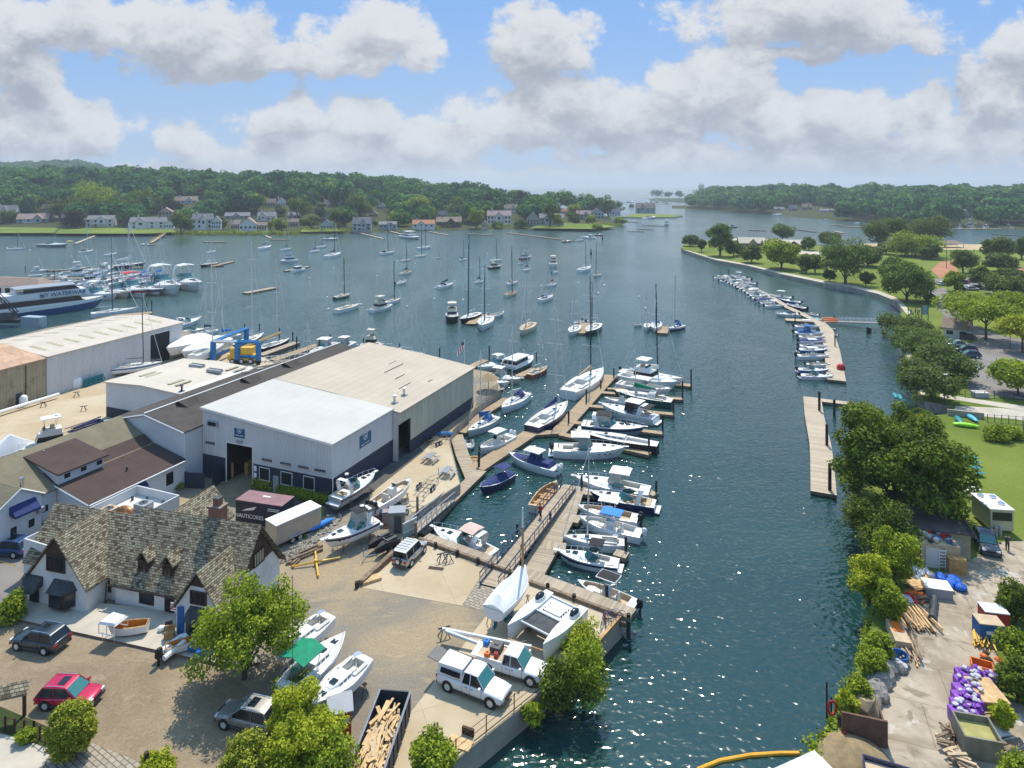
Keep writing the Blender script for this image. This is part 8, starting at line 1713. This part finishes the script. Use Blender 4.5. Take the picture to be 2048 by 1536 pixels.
for i in range(14): one('boat_stand','boat stand',f'teal folded boat stand, {ordw(i)} from the left along the white shed','A3',540+i*9,240 - i*3,lambda m: [m.tube((.5*math.cos(a),.5*math.sin(a),0),(0,0,1.6),.08,mat('teal_stand',(.02,.2,.24),.6),n=4) for a in (0,2.1,4.2)],i*.7,grp='teal boat stands along the white shed')
one('mast_spar','mast','long white wrapped mast lying on the sandy hardstand','A3',190,365,lambda m: m.tube((-5.2,0,.7),(5.2,0,.7),.3,LAMPM,n=8),1.23,smooth=True)
one('fence','fence','dark gate fence screen in front of the warehouse bay','A3',1245,885,lambda m: (m.box(0,0,0,2.7,.08,2.0,BAND),m.box(-2.0,.5,0,1.4,.08,1.9,TANW),m.box(2.4,1.6,0,.08,3.0,2.0,BAND),m.box(2.9,3.2,0,1.2,.08,2.1,TANW)),RZ*.3)
# patio clutter before the slate house
multi('boat_canopy','canopy frame','white fibreglass boat hardtop displayed on thin legs','C5',228,765,[('hardtop',lambda m: m.frus(-.85,.85,1.5,1.55,1.75,WHITE,.15,.15,.1)),('side_frame',lambda m: [m.tube((x,y,.8),(x*1.0,y,1.6),.05,WHITE,n=4) for x in (-.8,0,.8) for y in (-.7,.7)]+[m.tube((-.8,y,.8),(.8,y,.8),.05,WHITE,n=4) for y in (-.7,.7)]),('leg',lambda m: [m.tube((x,y,0),(x,y,.8),.025,ALU,n=4) for x in (-.6,.6) for y in (-.5,.5)])],-.25,z=G+.22)
t = thing('display_boat','orange brown wooden boat standing on the patio','boat',P(370,700,G+.45,'C5'),-2.9); hull(t,3.2,1.3,.65,WHITE,TANW,mat('orange_wood',(.48,.2,.03),.5,var=.2),n=8,draft=.15,cock=((.03,.92,.5),))
t = thing('display_boat','small orange brown dinghy under the leafy tree','boat',P(905,860,G+.4,'C5'),.4); hull(t,2.6,1.1,.55,WHITE,TANW,MT['orange_wood'],n=8,draft=.12,cock=((.03,.92,.4),))
t = thing('display_boat','grey white inflatable dinghy leaning on the patio edge','dinghy',P(815,880,G+.3,'C5'),1.2); k_rib(t,2.6,1.3,.4,dict(h=LAMPM),None)
one('surfboard','surfboard','blue and white paddle board leaning on the gable wall','C5',885,715,lambda m: m.box(0,0,0,.55,.12,2.3,BLUC),.1,z=G+.25)
one('flag','flag','small American flag hung beside the shop door','C5',815,640,lambda m: [m.box(0,-.1*0,1.3+i*.1,.6,.04,.1,RED if i % 2 else LAMPM) for i in range(7)]+[m.box(.15,-.03,1.7,.3,.03,.3,NAVY)],RT,z=G+.25)
for i,(x,y,c,s_,lab) in enumerate([(700,690,LAMPM,.35,'white buoy ball by the shop door'),(765,690,DGRY,.45,'dark crate by the shop door'),(775,760,TANW,.6,'wooden bench with white cushion on the patio'),(1020,880,BLUC,.6,'blue tarp bundle under the leafy tree'),(1080,930,BLUB,.5,'blue bin under the leafy tree'),(1015,860,LAMPM,.4,'white barrel under the leafy tree')]): one('patio_item','patio item',lab,'C5',x,y,(lambda m: m.blob((0,0,s_*.6),(s_,s_*.8,s_*.7),c,8,6)) if i in (0,3) else (lambda m: (m.box(0,0,0,s_*1.3,s_,s_,c),m.box(0,s_*.4,s_,s_*1.3,s_*.2,s_*.6,c))),.3,z=G+.22)
# sign shelter, wire fence, posts and lamp at the lower left
multi('sign_shelter','sign shelter','brown notice shelter with shingled roof at the lower left','C8',120,860,[('roof',lambda m: m.grid([[(x,-.8,2.0),(x,.0,2.55),(x,.35,2.3),(x,.35,2.36),(x,0,2.62),(x,-.8,2.08)] for x in (-1.4,1.3)],SLX,True,True)),('post',lambda m: m.box(-1.0,0,0,.2,.2,2.3,BROWNW)),('post',lambda m: m.box(.9,0,0,.2,.2,2.3,BROWNW)),('crossbar',lambda m: m.box(0,0,1.5,2.0,.12,.18,BROWNW))],.35)
def wfence(label,v,pts,h,n,mt=BROWNW,z=G,post=.06):
    q = [P(x,y,z,v) for x,y in pts]; t = thing('wire_fence',label,'fence',q[0]); m = MB()
    for zz in (.05,h*.5,h): m.path([p - q[0]+Vector((0,0,zz)) for p in q],.025,mt,4)
    m.build('rail',t)
    for a,c in zip(q,q[1:]):
        for i in range(n+1): p = a.lerp(c,i/n) - q[0]; m = MB(); m.tube(p,p+Vector((0,0,h+.1)),post,mt,n=5); m.build('post',t)
wfence('low brown wire fence behind the sidewalk at the lower left','C8',[(60,1010),(420,1070),(640,1220)],.95,3,post=.08)
wfence('rusty pipe fence along the quay edge beside the pickups','P',[(832,1590),(912,1512),(1080,1378)],1.1,3,post=.045); wfence('thin dark fence around the park gate','P',[(1930,795),(2048,800)],1.2,6,DGRY); wfence('thin dark fence above the launch ramp','P',[(1975,845),(2046,850),(2048,880)],1.3,5,DGRY)
wfence('small white balustrade fence on the pier beside the ribbed wall','A7',[(215,700),(300,640),(390,580)],1.3,8,GRY)
pile('P',585,1500,1150,G,.022,'thin dark pole rising in front of the hauled out sailboats','thin pole',DGRY); pile('P',293,1552,1504,G,.16,'single brown post at the bottom edge by the paver walk','lone posts',BROWNW)
one('manhole','debris','scrap boards beside the bush at the bottom edge','A2',1150,1240,lambda m: (m.box(0,0,0,1.8,.9,.1,WOODL),m.box(-.5,-.8,0,1.2,.7,.1,WOODL),m.box(.2,.9,0,.9,.2,.5,BROWNW)),-.4)
for i in range(7): one('bicycle','bicycle',f'bicycle in the heap at the quay corner, {ordw(i)} from the left','C7',1490+i*22,640 - i*12,lambda m: ([m.path([(dx+.33*math.cos(a*PI/6),0,.34+.33*math.sin(a*PI/6)) for a in range(13)],.025,DGRY,4) for dx in (-.5,.5)],m.path([(-.5,0,.34),(-.1,0,.85),(.35,0,.85),(.5,0,.34)],.025,[BLUC,RED,GRY][i % 3],4)),1.2+i*.35,grp='bicycles heaped at the quay corner')
# person on the gangway
def person(label,v,x,y,z,shirt,rz,h=1.72):
    p = P(x,y,z,v); t = thing('person',label,'person',p,rz); sk = mat('skin',(.45,.27,.18),.6,var=.03); tr_ = mat('dark_trousers',(.03,.035,.05),.8); V = [(0,0,.93),(0,0,1.2),(.01,0,1.42),(.02,0,1.5),(.03,0,1.62),(-.0,.09,.9),(.06,.1,.5),(-.04,.11,.08),(.1,.11,.04),(0,-.09,.9),(-.05,-.1,.5),(-.12,-.11,.08),(.02,-.11,.04),(0,.2,1.4),(-.03,.26,1.12),(.14,.24,.95),(0,-.2,1.4),(.02,-.27,1.12),(.2,-.24,.98)]
    E_ = [(0,1),(1,2),(2,3),(3,4),(0,5),(5,6),(6,7),(7,8),(0,9),(9,10),(10,11),(11,12),(2,13),(13,14),(14,15),(2,16),(16,17),(17,18)]; rad = [.15,.14,.13,.06,.1,.09,.065,.045,.04,.09,.065,.045,.04,.065,.045,.035,.065,.045,.035]
    me = bpy.data.meshes.new('body'); me.from_pydata(V,E_,[]); o = bpy.data.objects.new('body',me); COL.objects.link(o); o.parent = t; sm_ = o.modifiers.new('skin','SKIN')
    for i,r in enumerate(rad): me.skin_vertices[0].data[i].radius = (r,r)
    me.skin_vertices[0].data[0].use_root = True; ss = o.modifiers.new('sub','SUBSURF'); ss.levels = ss.render_levels = 1; me.materials.append(sk)
    m = MB(); m.lathe([(.17,.88),(.175,1.1),(.19,1.35),(.1,1.47)],(0,0,0),shirt,10); m.tube((0,.17,1.4),(-.02,.25,1.15),.075,shirt); m.tube((0,-.17,1.4),(.01,-.26,1.15),.075,shirt); m.build('shirt',t,True)
    m = MB(); m.tube((0,.09,.95),(.06,.1,.5),.11,tr_,.08); m.tube((.06,.1,.5),(-.04,.11,.1),.08,tr_,.065); m.tube((0,-.09,.95),(-.05,-.1,.5),.11,tr_,.08); m.tube((-.05,-.1,.5),(-.12,-.11,.1),.08,tr_,.065); m.build('trousers',t,True); m = MB(); m.blob((.01,0,1.68),(.1,.09,.08),BLK,8,5); m.build('hair',t,True)
person('person in a red shirt walking down the long gangway','A4',1905,790,1.3,RED,4.2)
for i,(x,y,c) in enumerate([(640,1130,RED),(668,1150,NAVC),(690,1155,LAMPM),(720,1135,ORG),(745,1150,REDB),(765,1130,LAMPM),(755,1210,TANC),(725,1215,DGRY)]): person(f'person {["in red", "in navy", "in white", "in orange", "in maroon", "in pale shirt", "in tan", "in grey"][i]} in the group on the park sea wall path','D7',x,y,G,c,i*1.3)
for i,(x,y) in enumerate([(1395,250),(1475,290)]): person(f'person in dark clothes standing near the food trailer, {["left", "right"][i]} one','A5',x,y,G,DGRY,i)
# ---------------- right bank: sheds, timber, sacks, bins, boulders
TB = mat('tan_board_wall',(.36,.31,.21),.9,var=.15,scale=.8); RBR = mat('brown_sheet_roof',(.1,.075,.07),.85,var=.35,scale=.5)
t = thing('work_shed','tan board shed with dark brown lean-to roof beside the huge tree','shed',P(1160,330,G,'A5')+Vector((-.5,3.2,0)),-.28); m = MB(); m.grid([[(x,-3,0),(x,-3,2.7),(x,3,3.6),(x,3,0)] for x in (-3,3)],TB,True,True); m.build('wall',t); m = MB(); m.grid([[(x,-3.4,2.68),(x,3.3,3.7),(x,3.3,3.82),(x,-3.4,2.8)] for x in (-3.3,3.3)],RBR,True,True); m.build('roof',t); window(t,'f',-2.2,-1.2,1.4,2.2,-3,BROWNW,DARKIN); m = MB(); m.box(1.6,-3.05,0,1.2,.06,2.1,GRY); m.build('door',t); m = MB(); m.tube((3.1,-3.6,3.0),(2.6,3,4.0),.12,BROWNW,n=4); m.build('beam',t)
t = thing('dark_shed','dark domed shed shaded by the huge tree','shed',P(1265,1215,G,'A8')+Vector((0,2,0)),-.2); m = MB(); m.box(0,0,0,4.2,3.6,1.9,DGRY); m.build('wall',t); m = MB(); m.grid([[(2.2*math.cos(a*PI/8),y,1.85+1.0*math.sin(a*PI/8)) for a in range(9)] for y in (-1.9,1.9)],BLKC,False); m.poly([(2.2*math.cos(a*PI/8),-1.9,1.85+1.0*math.sin(a*PI/8)) for a in range(8,-1,-1)],BLKC); m.build('roof',t)
t = thing('material_bin','open topped plywood bin heaped with red and blue gear','storage bin',P(1110,400,G,'A5')+Vector((0,1.2,0)),-.2); m = MB(); m.box(0,0,0,3.6,2.2,2.4,TANC); m.build('box',t); m = MB(); m.box(-.8,-1.15,.1,1.2,.1,2.0,OFFW); m.build('panel',t); m = MB(); [m.box(.1,-1.25,.3+i*.32,.6,.1,.08,LAMPM) for i in range(6)]; [m.tube((x,-1.25,0),(x,-1.25,2.1),.05,LAMPM,n=4) for x in (-.2,.4)]; m.build('ladder',t); m = MB(); rg = random.Random(2)
for i in range(26): m.box(rg.uniform(-1.5,1.5),rg.uniform(-.8,.8),2.4+rg.uniform(0,.2),rg.uniform(.3,.9),rg.uniform(.2,.4),rg.uniform(.1,.3),[RED,BLUC,GRY,TANC,DGRY,OFFW][i % 6],rg.uniform(0,3))
m.build('gear',t); m = MB(); m.box(1.2,-1.6,0,1.6,.8,1.6,TANW); m.build('crate',t)
t = thing('food_trailer','white roofed boxy trailer with three roof vents on the lawn edge','trailer',P(1470,200,G,'A5')+Vector((0,2.2,0)),-.12); m = MB(); m.box(0,0,.3,2.4,3.7,2.3,mat('pale_yellow_panel',(.5,.47,.3),.6,var=.06)); m.build('body',t); m = MB(); m.box(0,0,2.6,2.6,3.9,.1,LAMPM); m.build('roof',t); m = MB(); m.box(0,-1.88,1.4,2.0,.06,.9,GLASS); m.build('window',t)
for x_,y_ in ((-.6,1.2),(.6,1.0),(.6,-.6)): m = MB(); m.lathe([(.35,0),(.37,.15),(.2,.28)],(x_,y_,2.7),STEEL,10); m.build('roof_vent',t)
one('gas_bottle','gas bottles','pale gas bottles beside the boxy trailer','A5',1410,205,lambda m: [m.lathe([(.18,0),(.2,.9),(.08,1.1)],(x_,0,0),GRY,8) for x_ in (0,.45)])
car('dark grey van hood poking out behind the tan shed',paint('dark_slate_paint',(.03,.045,.06)),(1985,1120),(1962,1075),L=4.2,near=0)
def lump(r,c): return lambda m: m.blob((0,0,r*.4),(r,r*.85,r*.7),c,8,5,jit=.16)
BLD = [(790,985,.9),(835,970,.75),(800,945,.7),(770,1025,1.0),(745,1060,.95),(715,1050,.7),(735,1100,.9),(700,1130,1.1),(665,1115,.7),(750,1140,.8),(665,1210,1.3),(700,1165,.8),(860,985,.6),(780,1075,.6)]
GRS = mat('grey_boulder_rock',(.26,.24,.21),.95,var=.3,scale=1.2,bump=.8,bs=3); RR_ = mat('tan_boulder_rock',(.34,.25,.15),.95,var=.3,scale=1.2,bump=.8,bs=3)
for i,(x,y,r) in enumerate(sorted(BLD,key=lambda q: q[1])): one('boulder','boulder',f'{"big tan" if r > 1.2 else "grey"} boulder on the right bank, {ordw(i)} going down','A5',x,y,lump(r*.9,RR_ if r>1.2 else GRS),i,grp='boulders on the right bank')
def stack(n,l,w,mt,seed,sp=.9,hh=.08,ang=.12):
    def fn(m):
        rg = random.Random(seed)
        for i in range(n): m.box(rg.uniform(-.2,.2),rg.uniform(-sp,sp),.02+hh*int(i/4)+rg.uniform(0,.04),l*rg.uniform(.7,1.1),w,.07,mt if i % 4 else WOODB,rg.gauss(0,ang))
    return fn
for lab,x,y,fn,rz_ in [('fan of yellow planks below the orange boards',945,690,stack(26,3.4,.16,WOODL,1,1.3),1.45),('bundle of grey poles beside the wooden crate',900,850,stack(22,3.6,.12,TEAK,2,.7),1.25),('loose yellow beam leaning by the blue tub',945,870,lambda m: m.box(0,0,.05,4.2,.14,.1,WOODL),1.1),('plywood sheets beside the grey chest',980,505,lambda m: (m.box(0,0,.3,2.4,1.6,.1,WOODL,.1),m.box(.1,.2,0,2.2,1.6,.3,TANW),m.box(.6,1.5,.3,2.0,1.2,.05,WOODL,.3)),.0),('orange boards heaped over the red bag',960,570,stack(14,1.6,.22,ORG,3,.6,.1,.8),.2),
    ('long wooden crate with yellow lid',850,800,lambda m: (m.box(0,0,0,3.0,1.2,.8,TANC),m.box(.5,0,.8,1.4,.8,.06,ORG)),1.3),('yellow formwork planks near the blue bin',1340,825,stack(22,1.7,.1,YEL,5,.7,.1,.2),1.0),('small yellow plank rack behind the blue bin',1415,785,stack(10,1.2,.1,YEL,6,.4,.1,.1),1.0),('stack of brown pallets below the plywood sheet',1340,1230,lambda m: [m.box(0,(i % 5 - 2)*.32,.14*(i // 5),1.9,.2,.06,TEAK) for i in range(20)],.2),('heap of grey offcuts right of the yellow weeds',1460,1390,stack(20,1.8,.3,OFFW,7,.9),.3),('tangled scrap frame beside the sand bin',1175,1360,stack(14,1.6,.1,BROWNW,8,.6,.1,.9),.4),('heap of mixed scrap at the bottom right corner',1180,1490,stack(26,1.2,.2,TANC,9,1.4,.1,1.),0),('dark pipe lying beside the grey chest',1050,640,lambda m: m.tube((-1.8,0,.35),(1.8,0,.35),.32,DGRY,n=10),.95)]: one('timber_stack','timber',lab,'A5',x,y,fn,rz_)
one('storage_chest','chest','grey white chest beside the orange plywood','A5',1070,540,lambda m: (m.box(0,0,0,2.2,1.6,.9,GRY),m.box(0,0,.9,2.3,1.7,.08,LAMPM)),-.25)
rg = random.Random(12)
def bag(c1,c2,n,sx,sy,seed,bs=.42):
    def fn(m):
        r = random.Random(seed)
        for i in range(n): m.blob((r.uniform(-sx,sx),r.uniform(-sy,sy),r.uniform(.15,.55)),(bs*r.uniform(.7,1.2),bs,bs*.6),c1 if i % 2 else c2,7,5,jit=.15)
    return fn
PURP = mat('purple_plastic_wrap',(.22,.05,.42),.35,var=.4,scale=2.5,bump=.6); SACK = mat('white_plastic_sack',(.6,.58,.62),.35,var=.2,scale=3,bump=.8)
one('tarp_heap','tarp','crumpled bright blue tarp beside the ladder bin','A5',1150,490,bag(mat('blue_tarp',(.01,.12,.55),.4,var=.4,scale=3,bump=.8),MT['blue_tarp'],14,.9,.8,1,.55),smooth=True); one('sack_heap','sacks','white plastic sacks heaped by the plywood','A5',975,440,bag(SACK,LAMPM,14,.9,.7,2),smooth=True); one('sack_heap','sacks','red and white bags among the orange boards','A5',910,590,bag(RED,SACK,8,.6,.5,3),smooth=True)
one('tub','tub','blue tub above the grey boulders','A5',855,930,lambda m: m.lathe([(.55,0),(.7,.7),(.62,.7),(.5,.1)],(0,0,0),BLUC,12)); one('sack_heap','sacks','white sack below the blue tub','A5',862,965,bag(SACK,SACK,4,.3,.3,4,.35),smooth=True)
for i,(x,y) in enumerate([(1262,1060),(1258,1105),(1250,1150),(1245,1195),(1240,1240),(1232,1285),(1350,1080)]):
    t = thing('sack_pallet',f'purple and white wrapped pallet of sacks, {ordw(i)} going down the row','pallet',P(x,y,G,'A5'),-.1,'purple wrapped pallets of sacks'); m = MB(); m.box(0,0,.12,1.9,1.25,.85,PURP); m.build('wrap',t,bevel=.12); m = MB(); bag(SACK,PURP,12,.78,.45,i,.2)(m); o = m.build('sack',t,True); o.location.z = .72; m = MB(); m.box(0,0,0,1.8,1.2,.12,TEAK); m.build('pallet',t)
one('plywood_sheet','plywood','tan plywood sheet lying over a purple pallet','A5',1355,1160,lambda m: (m.box(0,0,.9,1.9,2.6,.08,WOODL),m.box(0,0,0,1.6,2.2,.9,TEAK)),-.1)
for lab,x,y,c,lid in (('red wheeled bin with white lid at the right',1395,720,RED,LAMPM),('blue bin full of boards below the red bin',1365,790,BLUC,TANC)): multi('bin','bin',lab,'A5',x,y,[('body',(lambda c: lambda m: m.box(0,0,0,1.9,1.4,1.5,c))(c)),('lid',(lambda l: lambda m: m.box(0,0,1.5,1.95,1.45,.08,l))(lid)),('label_plate',lambda m: m.box(-.2,-.72,.7,.5,.02,.3,LAMPM))],-.2)
one('crate','crate','orange plastic crate beside the weeds','A5',1330,985,lambda m: [m.box(x_,y_,0,sx,sy,.7,ORG) for x_,y_,sx,sy in ((0,.5,1.5,.08),(0,-.5,1.5,.08),(.72,0,.08,1.0),(-.72,0,.08,1.0))]+[m.box(0,0,.05,1.4,.95,.05,DGRY)],-.5); one('bucket_pile','buckets','blue and yellow buckets above the purple sacks','A5',1375,1030,bag(BLUC,YEL,8,.7,.5,6,.3)); one('bucket_pile','machinery','rusty orange machine part in the weeds','A5',1365,925,bag(ORG,BROWNW,8,.5,.5,7,.3))
multi('sand_bin','bin','grey steel bin filled with yellow sand','A5',1300,1420,[('wall',lambda m: [m.box(x_,y_,0,sx,sy,1.5,mat('grey_green_steel',(.2,.19,.14),.8,var=.2)) for x_,y_,sx,sy in ((0,1.1,2.3,.12),(0,-1.1,2.3,.12),(1.1,0,.12,2.1),(-1.1,0,.12,2.1))]),('sand',lambda m: m.box(0,0,.1,2.1,2.1,.95,mat('yellow_sand',(.36,.33,.12),.95,var=.15)))],-.25)
one('steel_box','steel box','rust brown steel box wall beside the sand pile','A5',655,1395,lambda m: (m.box(0,0,0,2.9,.15,1.9,mat('rust_brown_steel',(.14,.07,.045),.8,var=.25)),m.box(0,1.0,0,2.8,1.8,.15,BROWNW),m.box(1.4,1.0,0,.12,1.9,1.2,MT['rust_brown_steel'])),-.3)
one('sand_pile','sand','brown sand pile at the bottom edge','A5',610,1480,lambda m: m.lathe([(2.4,-.1),(1.8,.35),(1.0,.7),(.1,.9)],(0,0,0),mat('damp_sand',(.26,.19,.1),.95,var=.25,bump=.6),16),smooth=True)
one('traffic_cone','traffic cone','red traffic cone beside the rusty box','A5',545,1390,lambda m: (m.box(0,0,0,.5,.5,.05,RED),m.lathe([(.2,.05),(.1,.6),(.04,.9)],(0,0,0),RED,10))); one('life_ring','life ring','red life ring on the thin poles','A5',470,1262,lambda m: m.path([(.3*math.cos(a*PI/6),0,.9+.5*math.sin(a*PI/6)) for a in range(13)],.08,RED,6))
for x,y,yt in ((440,1365,1040),(465,1330,1125)): pile('A5',x,y,yt,0,.07,'thin black pole standing in the water by the life ring','thin poles',BLK)
t = thing('work_truck','corner of a white roofed trailer at the bottom edge','trailer',P(1618,1612),.4); m = MB(); m.box(0,0,.3,3.4,2.3,1.6,WHITE); m.build('body',t); m = MB(); m.box(0,0,1.9,3.5,2.4,.08,OFFW); m.box(.2,-.1,1.98,.5,.5,.05,GLASS); m.build('roof',t)
t = thing('skip','blue rimmed skip with rubble at the bottom right','skip',P(1800,1592),-.4); m = MB(); [m.box(x_,y_,0,sx,sy,1.2,NAVY) for x_,y_,sx,sy in ((0,1,4,.1),(0,-1,4,.1),(2,0,.1,2),(-2,0,.1,2))]; m.build('body',t); m = MB(); m.box(0,0,.2,3.9,1.9,.7,TANC); m.build('rubble',t)
q = [P(x,y,.06) for x,y in ((1395,1540),(1440,1522),(1500,1511),(1560,1507),(1598,1507))]; m = MB(); m.path([p - q[0] for p in q],.15,mat('boom_orange',(.75,.36,.02),.5,var=.1),8); tag(m.build('floating_boom',loc=q[0],smooth=True),'orange floating containment boom at the bottom edge','floating boom')
one('grating','kayak rack','teal kayaks racked beyond the huge tree','A8',1000,640,lambda m: (m.blob((0,0,3.2),(1.5,.4,.3),TEAL,10,6),m.blob((.6,.6,3.2),(1.5,.4,.3),TEAL,10,6),m.tube((0,0,0),(0,0,3),.06,WOODB),m.tube((.8,.6,0),(.8,.6,3),.06,WOODB)),1.2)
for i,(x,y,c,lab) in enumerate(((1440,715,mat('lime_plastic',(.3,.7,.02),.5),'lime green kayak on the shore beyond the huge tree'),(1395,680,TEAL,'teal kayak standing beside the lime one'),(1480,665,mat('light_blue_plastic',(.08,.4,.55),.5),'light blue kayak leaning by the retaining wall'),(1100,655,ORG,'orange kayaks seen through the huge tree'))): one('kayak','kayak',lab,'A8',x,y,lambda m: m.blob((0,0,.35),(1.9,.5,.35),c,12,7),[-.4,1.2,1.4,.2][i],smooth=True)
# lamps, posts and park furniture
def lamp(label,v,x,y,yt,arm=0): p = P(x,y,G,v); h = ztop(p,yt,v) - G; t = thing('street_lamp',label,'street lamp',p,0); m = MB(); m.tube((0,0,0),(0,0,h),.09,DGRY,.06,8); m.build('pole',t); m = MB(); m.box(.2,0,h,.7,.3,.12,LAMPM); m.build('lamp_head',t)
lamp('tall street lamp beside the sea wall shrubs','B8',1545,915,725); lamp('street lamp at the right of the park lots','B8',1960,560,468); lamp('slim lamp post near the parked white car','D7',1000,1110,1010)
for i,(x,y,yt) in enumerate(((1105,600,435),(1058,640,440),(1360,580,430))): p = P(x,y,G,'D7'); one('light_mast','light mast',f'tall thin ball field mast, {ordw(i)} from the left','D7',x,y,lambda m: m.tube((0,0,0),(0,0,ztop(p,yt,'D7') - G),.14,DGRY,n=6))
multi('info_sign','sign','blue framed information sign on two posts by the park path','D7',822,1250,[('board',lambda m: m.box(0,0,2.6,1.5,.12,2.4,mat('sky_blue_board',(.25,.4,.5),.5))),('post',lambda m: m.tube((-.9,0,0),(-.9,0,5.2),.12,DGRY)),('post',lambda m: m.tube((.9,0,0),(.9,0,5.2),.12,DGRY))])
multi('park_shelter','shelter','brown roofed open shelter beside the beach','D7',1105,410,[('roof',lambda m: m.grid([[(-7,-4,2.6),(7,-4,2.6),(7,4,2.6),(-7,4,2.6)],[(-3,-.3,4.4),(3,-.3,4.4),(3,.3,4.4),(-3,.3,4.4)]],HR_['b'],True,True))]+[('post',(lambda x_,y_: lambda m: m.tube((x_,y_,0),(x_,y_,2.7),.15,WOODB))(x_,y_)) for x_ in (-6,6) for y_ in (-3,3)])
one('planter','planter','grey concrete block beside the park gate','A8',1535,515,lambda m: (m.box(0,0,0,2.4,1.4,.9,GRY),m.box(0,0,.9,2.5,1.5,.1,OFFW)),-.1)
one('dumpster','dumpster','dark dumpster beside the park restroom','D7',1280,1420,lambda m: (m.box(0,0,0,2.6,1.6,1.3,DGRY),m.box(0,0,1.3,2.7,1.7,.08,BLK)),-.3)
wa,wb_ = P(1895,830),P(1968,838); m = MB(); m.box(0,0,-1.2,(wb_ - wa).length,.4,2.2,CONC2); tag(m.build('retaining_wall',loc=(wa+wb_)/2,rz=math.atan2((wb_ - wa).y,(wb_ - wa).x)),'concrete retaining wall beside the launch ramp','wall')
# ---------------- unique labels by place for the look-alikes that can be told apart
def rank(grp,fmt,key=lambda o: (o.location.x/o.location.y)):
    v = sorted([o for o in COL.objects if o.get('group')==grp and o.parent is None],key=key)
    for i,o in enumerate(v): o['label'] = fmt.format(ordw(i))
for g_,f_ in (('mooring balls','small white mooring ball, {} from the left in the harbor'),('pilings along the docks','dark round timber piling, {} from the left along the main dock'),('pilings of the service piers','tall black piling, {} from the left behind the boat sheds'),('pilings along the timber dock','timber piling, {} from the left among the lower finger docks'),('pilings of the small boat dock','dark piling, {} from the left along the small boat dock'),
    ('bollards along the boardwalk','short dark bollard, {} from the left along the boardwalk'),('pilings of the crowded marina','dark piling, {} from the left in the crowded marina'),('jack stands under the hauled out boats','steel jack stand, {} from the left under the hauled out boats'),('timber blocks under the catamaran','timber block, {} from the left under the catamaran'),
    ('old pilings under the park gangway','stubby old piling, {} from the left under the park gangway'),('pilings of the park dock','black steel piling, {} from the left at the curved park dock'),('gate posts','tall brown gate post, {} from the left by the gangway'),('thin poles','thin black pole, {} from the left in the water by the life ring')): rank(g_,f_)
ft = [o for o in COL.objects if o.name.startswith('lettering') and o.type=='FONT']
for o in ft:
    bpy.context.view_layer.update(); me = bpy.data.meshes.new_from_object(o.evaluated_get(bpy.context.evaluated_depsgraph_get())); n_ = bpy.data.objects.new('lettering',me); COL.objects.link(n_); n_.parent = o.parent; n_.location = o.location; n_.rotation_euler = o.rotation_euler; n_.scale = o.scale; bpy.data.objects.remove(o)

one('timber_stack','timber','long dark bundles beside the tan roof ridge on the hardstand','A3',560,492,stack(24,5.5,.2,NAVC,15,.9,.1,.1),1.2)
hut = thing('hut','white hut with a broad brown roof behind the ferry','building',P(190,545,G,'D5')+Vector((0,0,0)),-.25); m = MB(); m.box(-6,5,-1.5,26,9,5.0,WALLW); m.build('wall',hut)
m = MB(); m.grid([[(-20,0,3.4),(8,0,3.4),(8,10.5,3.4),(-20,10.5,3.4)],[(-15,4.5,5.6),(3,4.5,5.6),(3,6,5.6),(-15,6,5.6)]],HR_['b'],True,True); m.build('roof',hut)
for x_ in (-10,-6,-1): m = MB(); m.box(x_,.46,.6,2.2,.1,1.8,DARKIN); m.build('window',hut)
land('wharf',[(-500,600),(-500,640),(0,603),(92,588),(100,575),(0,560),(-500,560)],CONCP,STONE,z=1.4)
# ---------------- haze: one closed box of thin pale air round the camera and the whole scene
hz = MB(); hz.box(0,5600,-3,14000,12400,150,None)
def hazem():
    m = bpy.data.materials.new('haze_air'); m.use_nodes = True; t = NT(m.node_tree); t.n.clear()
    v = t.add('ShaderNodeVolumePrincipled'); v.inputs['Color'].default_value = (.8,.91,1,1); v.inputs['Density'].default_value = HAZE_D
    v.inputs['Anisotropy'].default_value = .2
    o = t.add('ShaderNodeOutputMaterial'); t.l.new(v.outputs[0],o.inputs['Volume']); return m
HAZE_D = .00017
hz.mats = [hazem()]; hz.m = [0]*len(hz.m); o = hz.build('haze'); tag(o,kind='stuff')
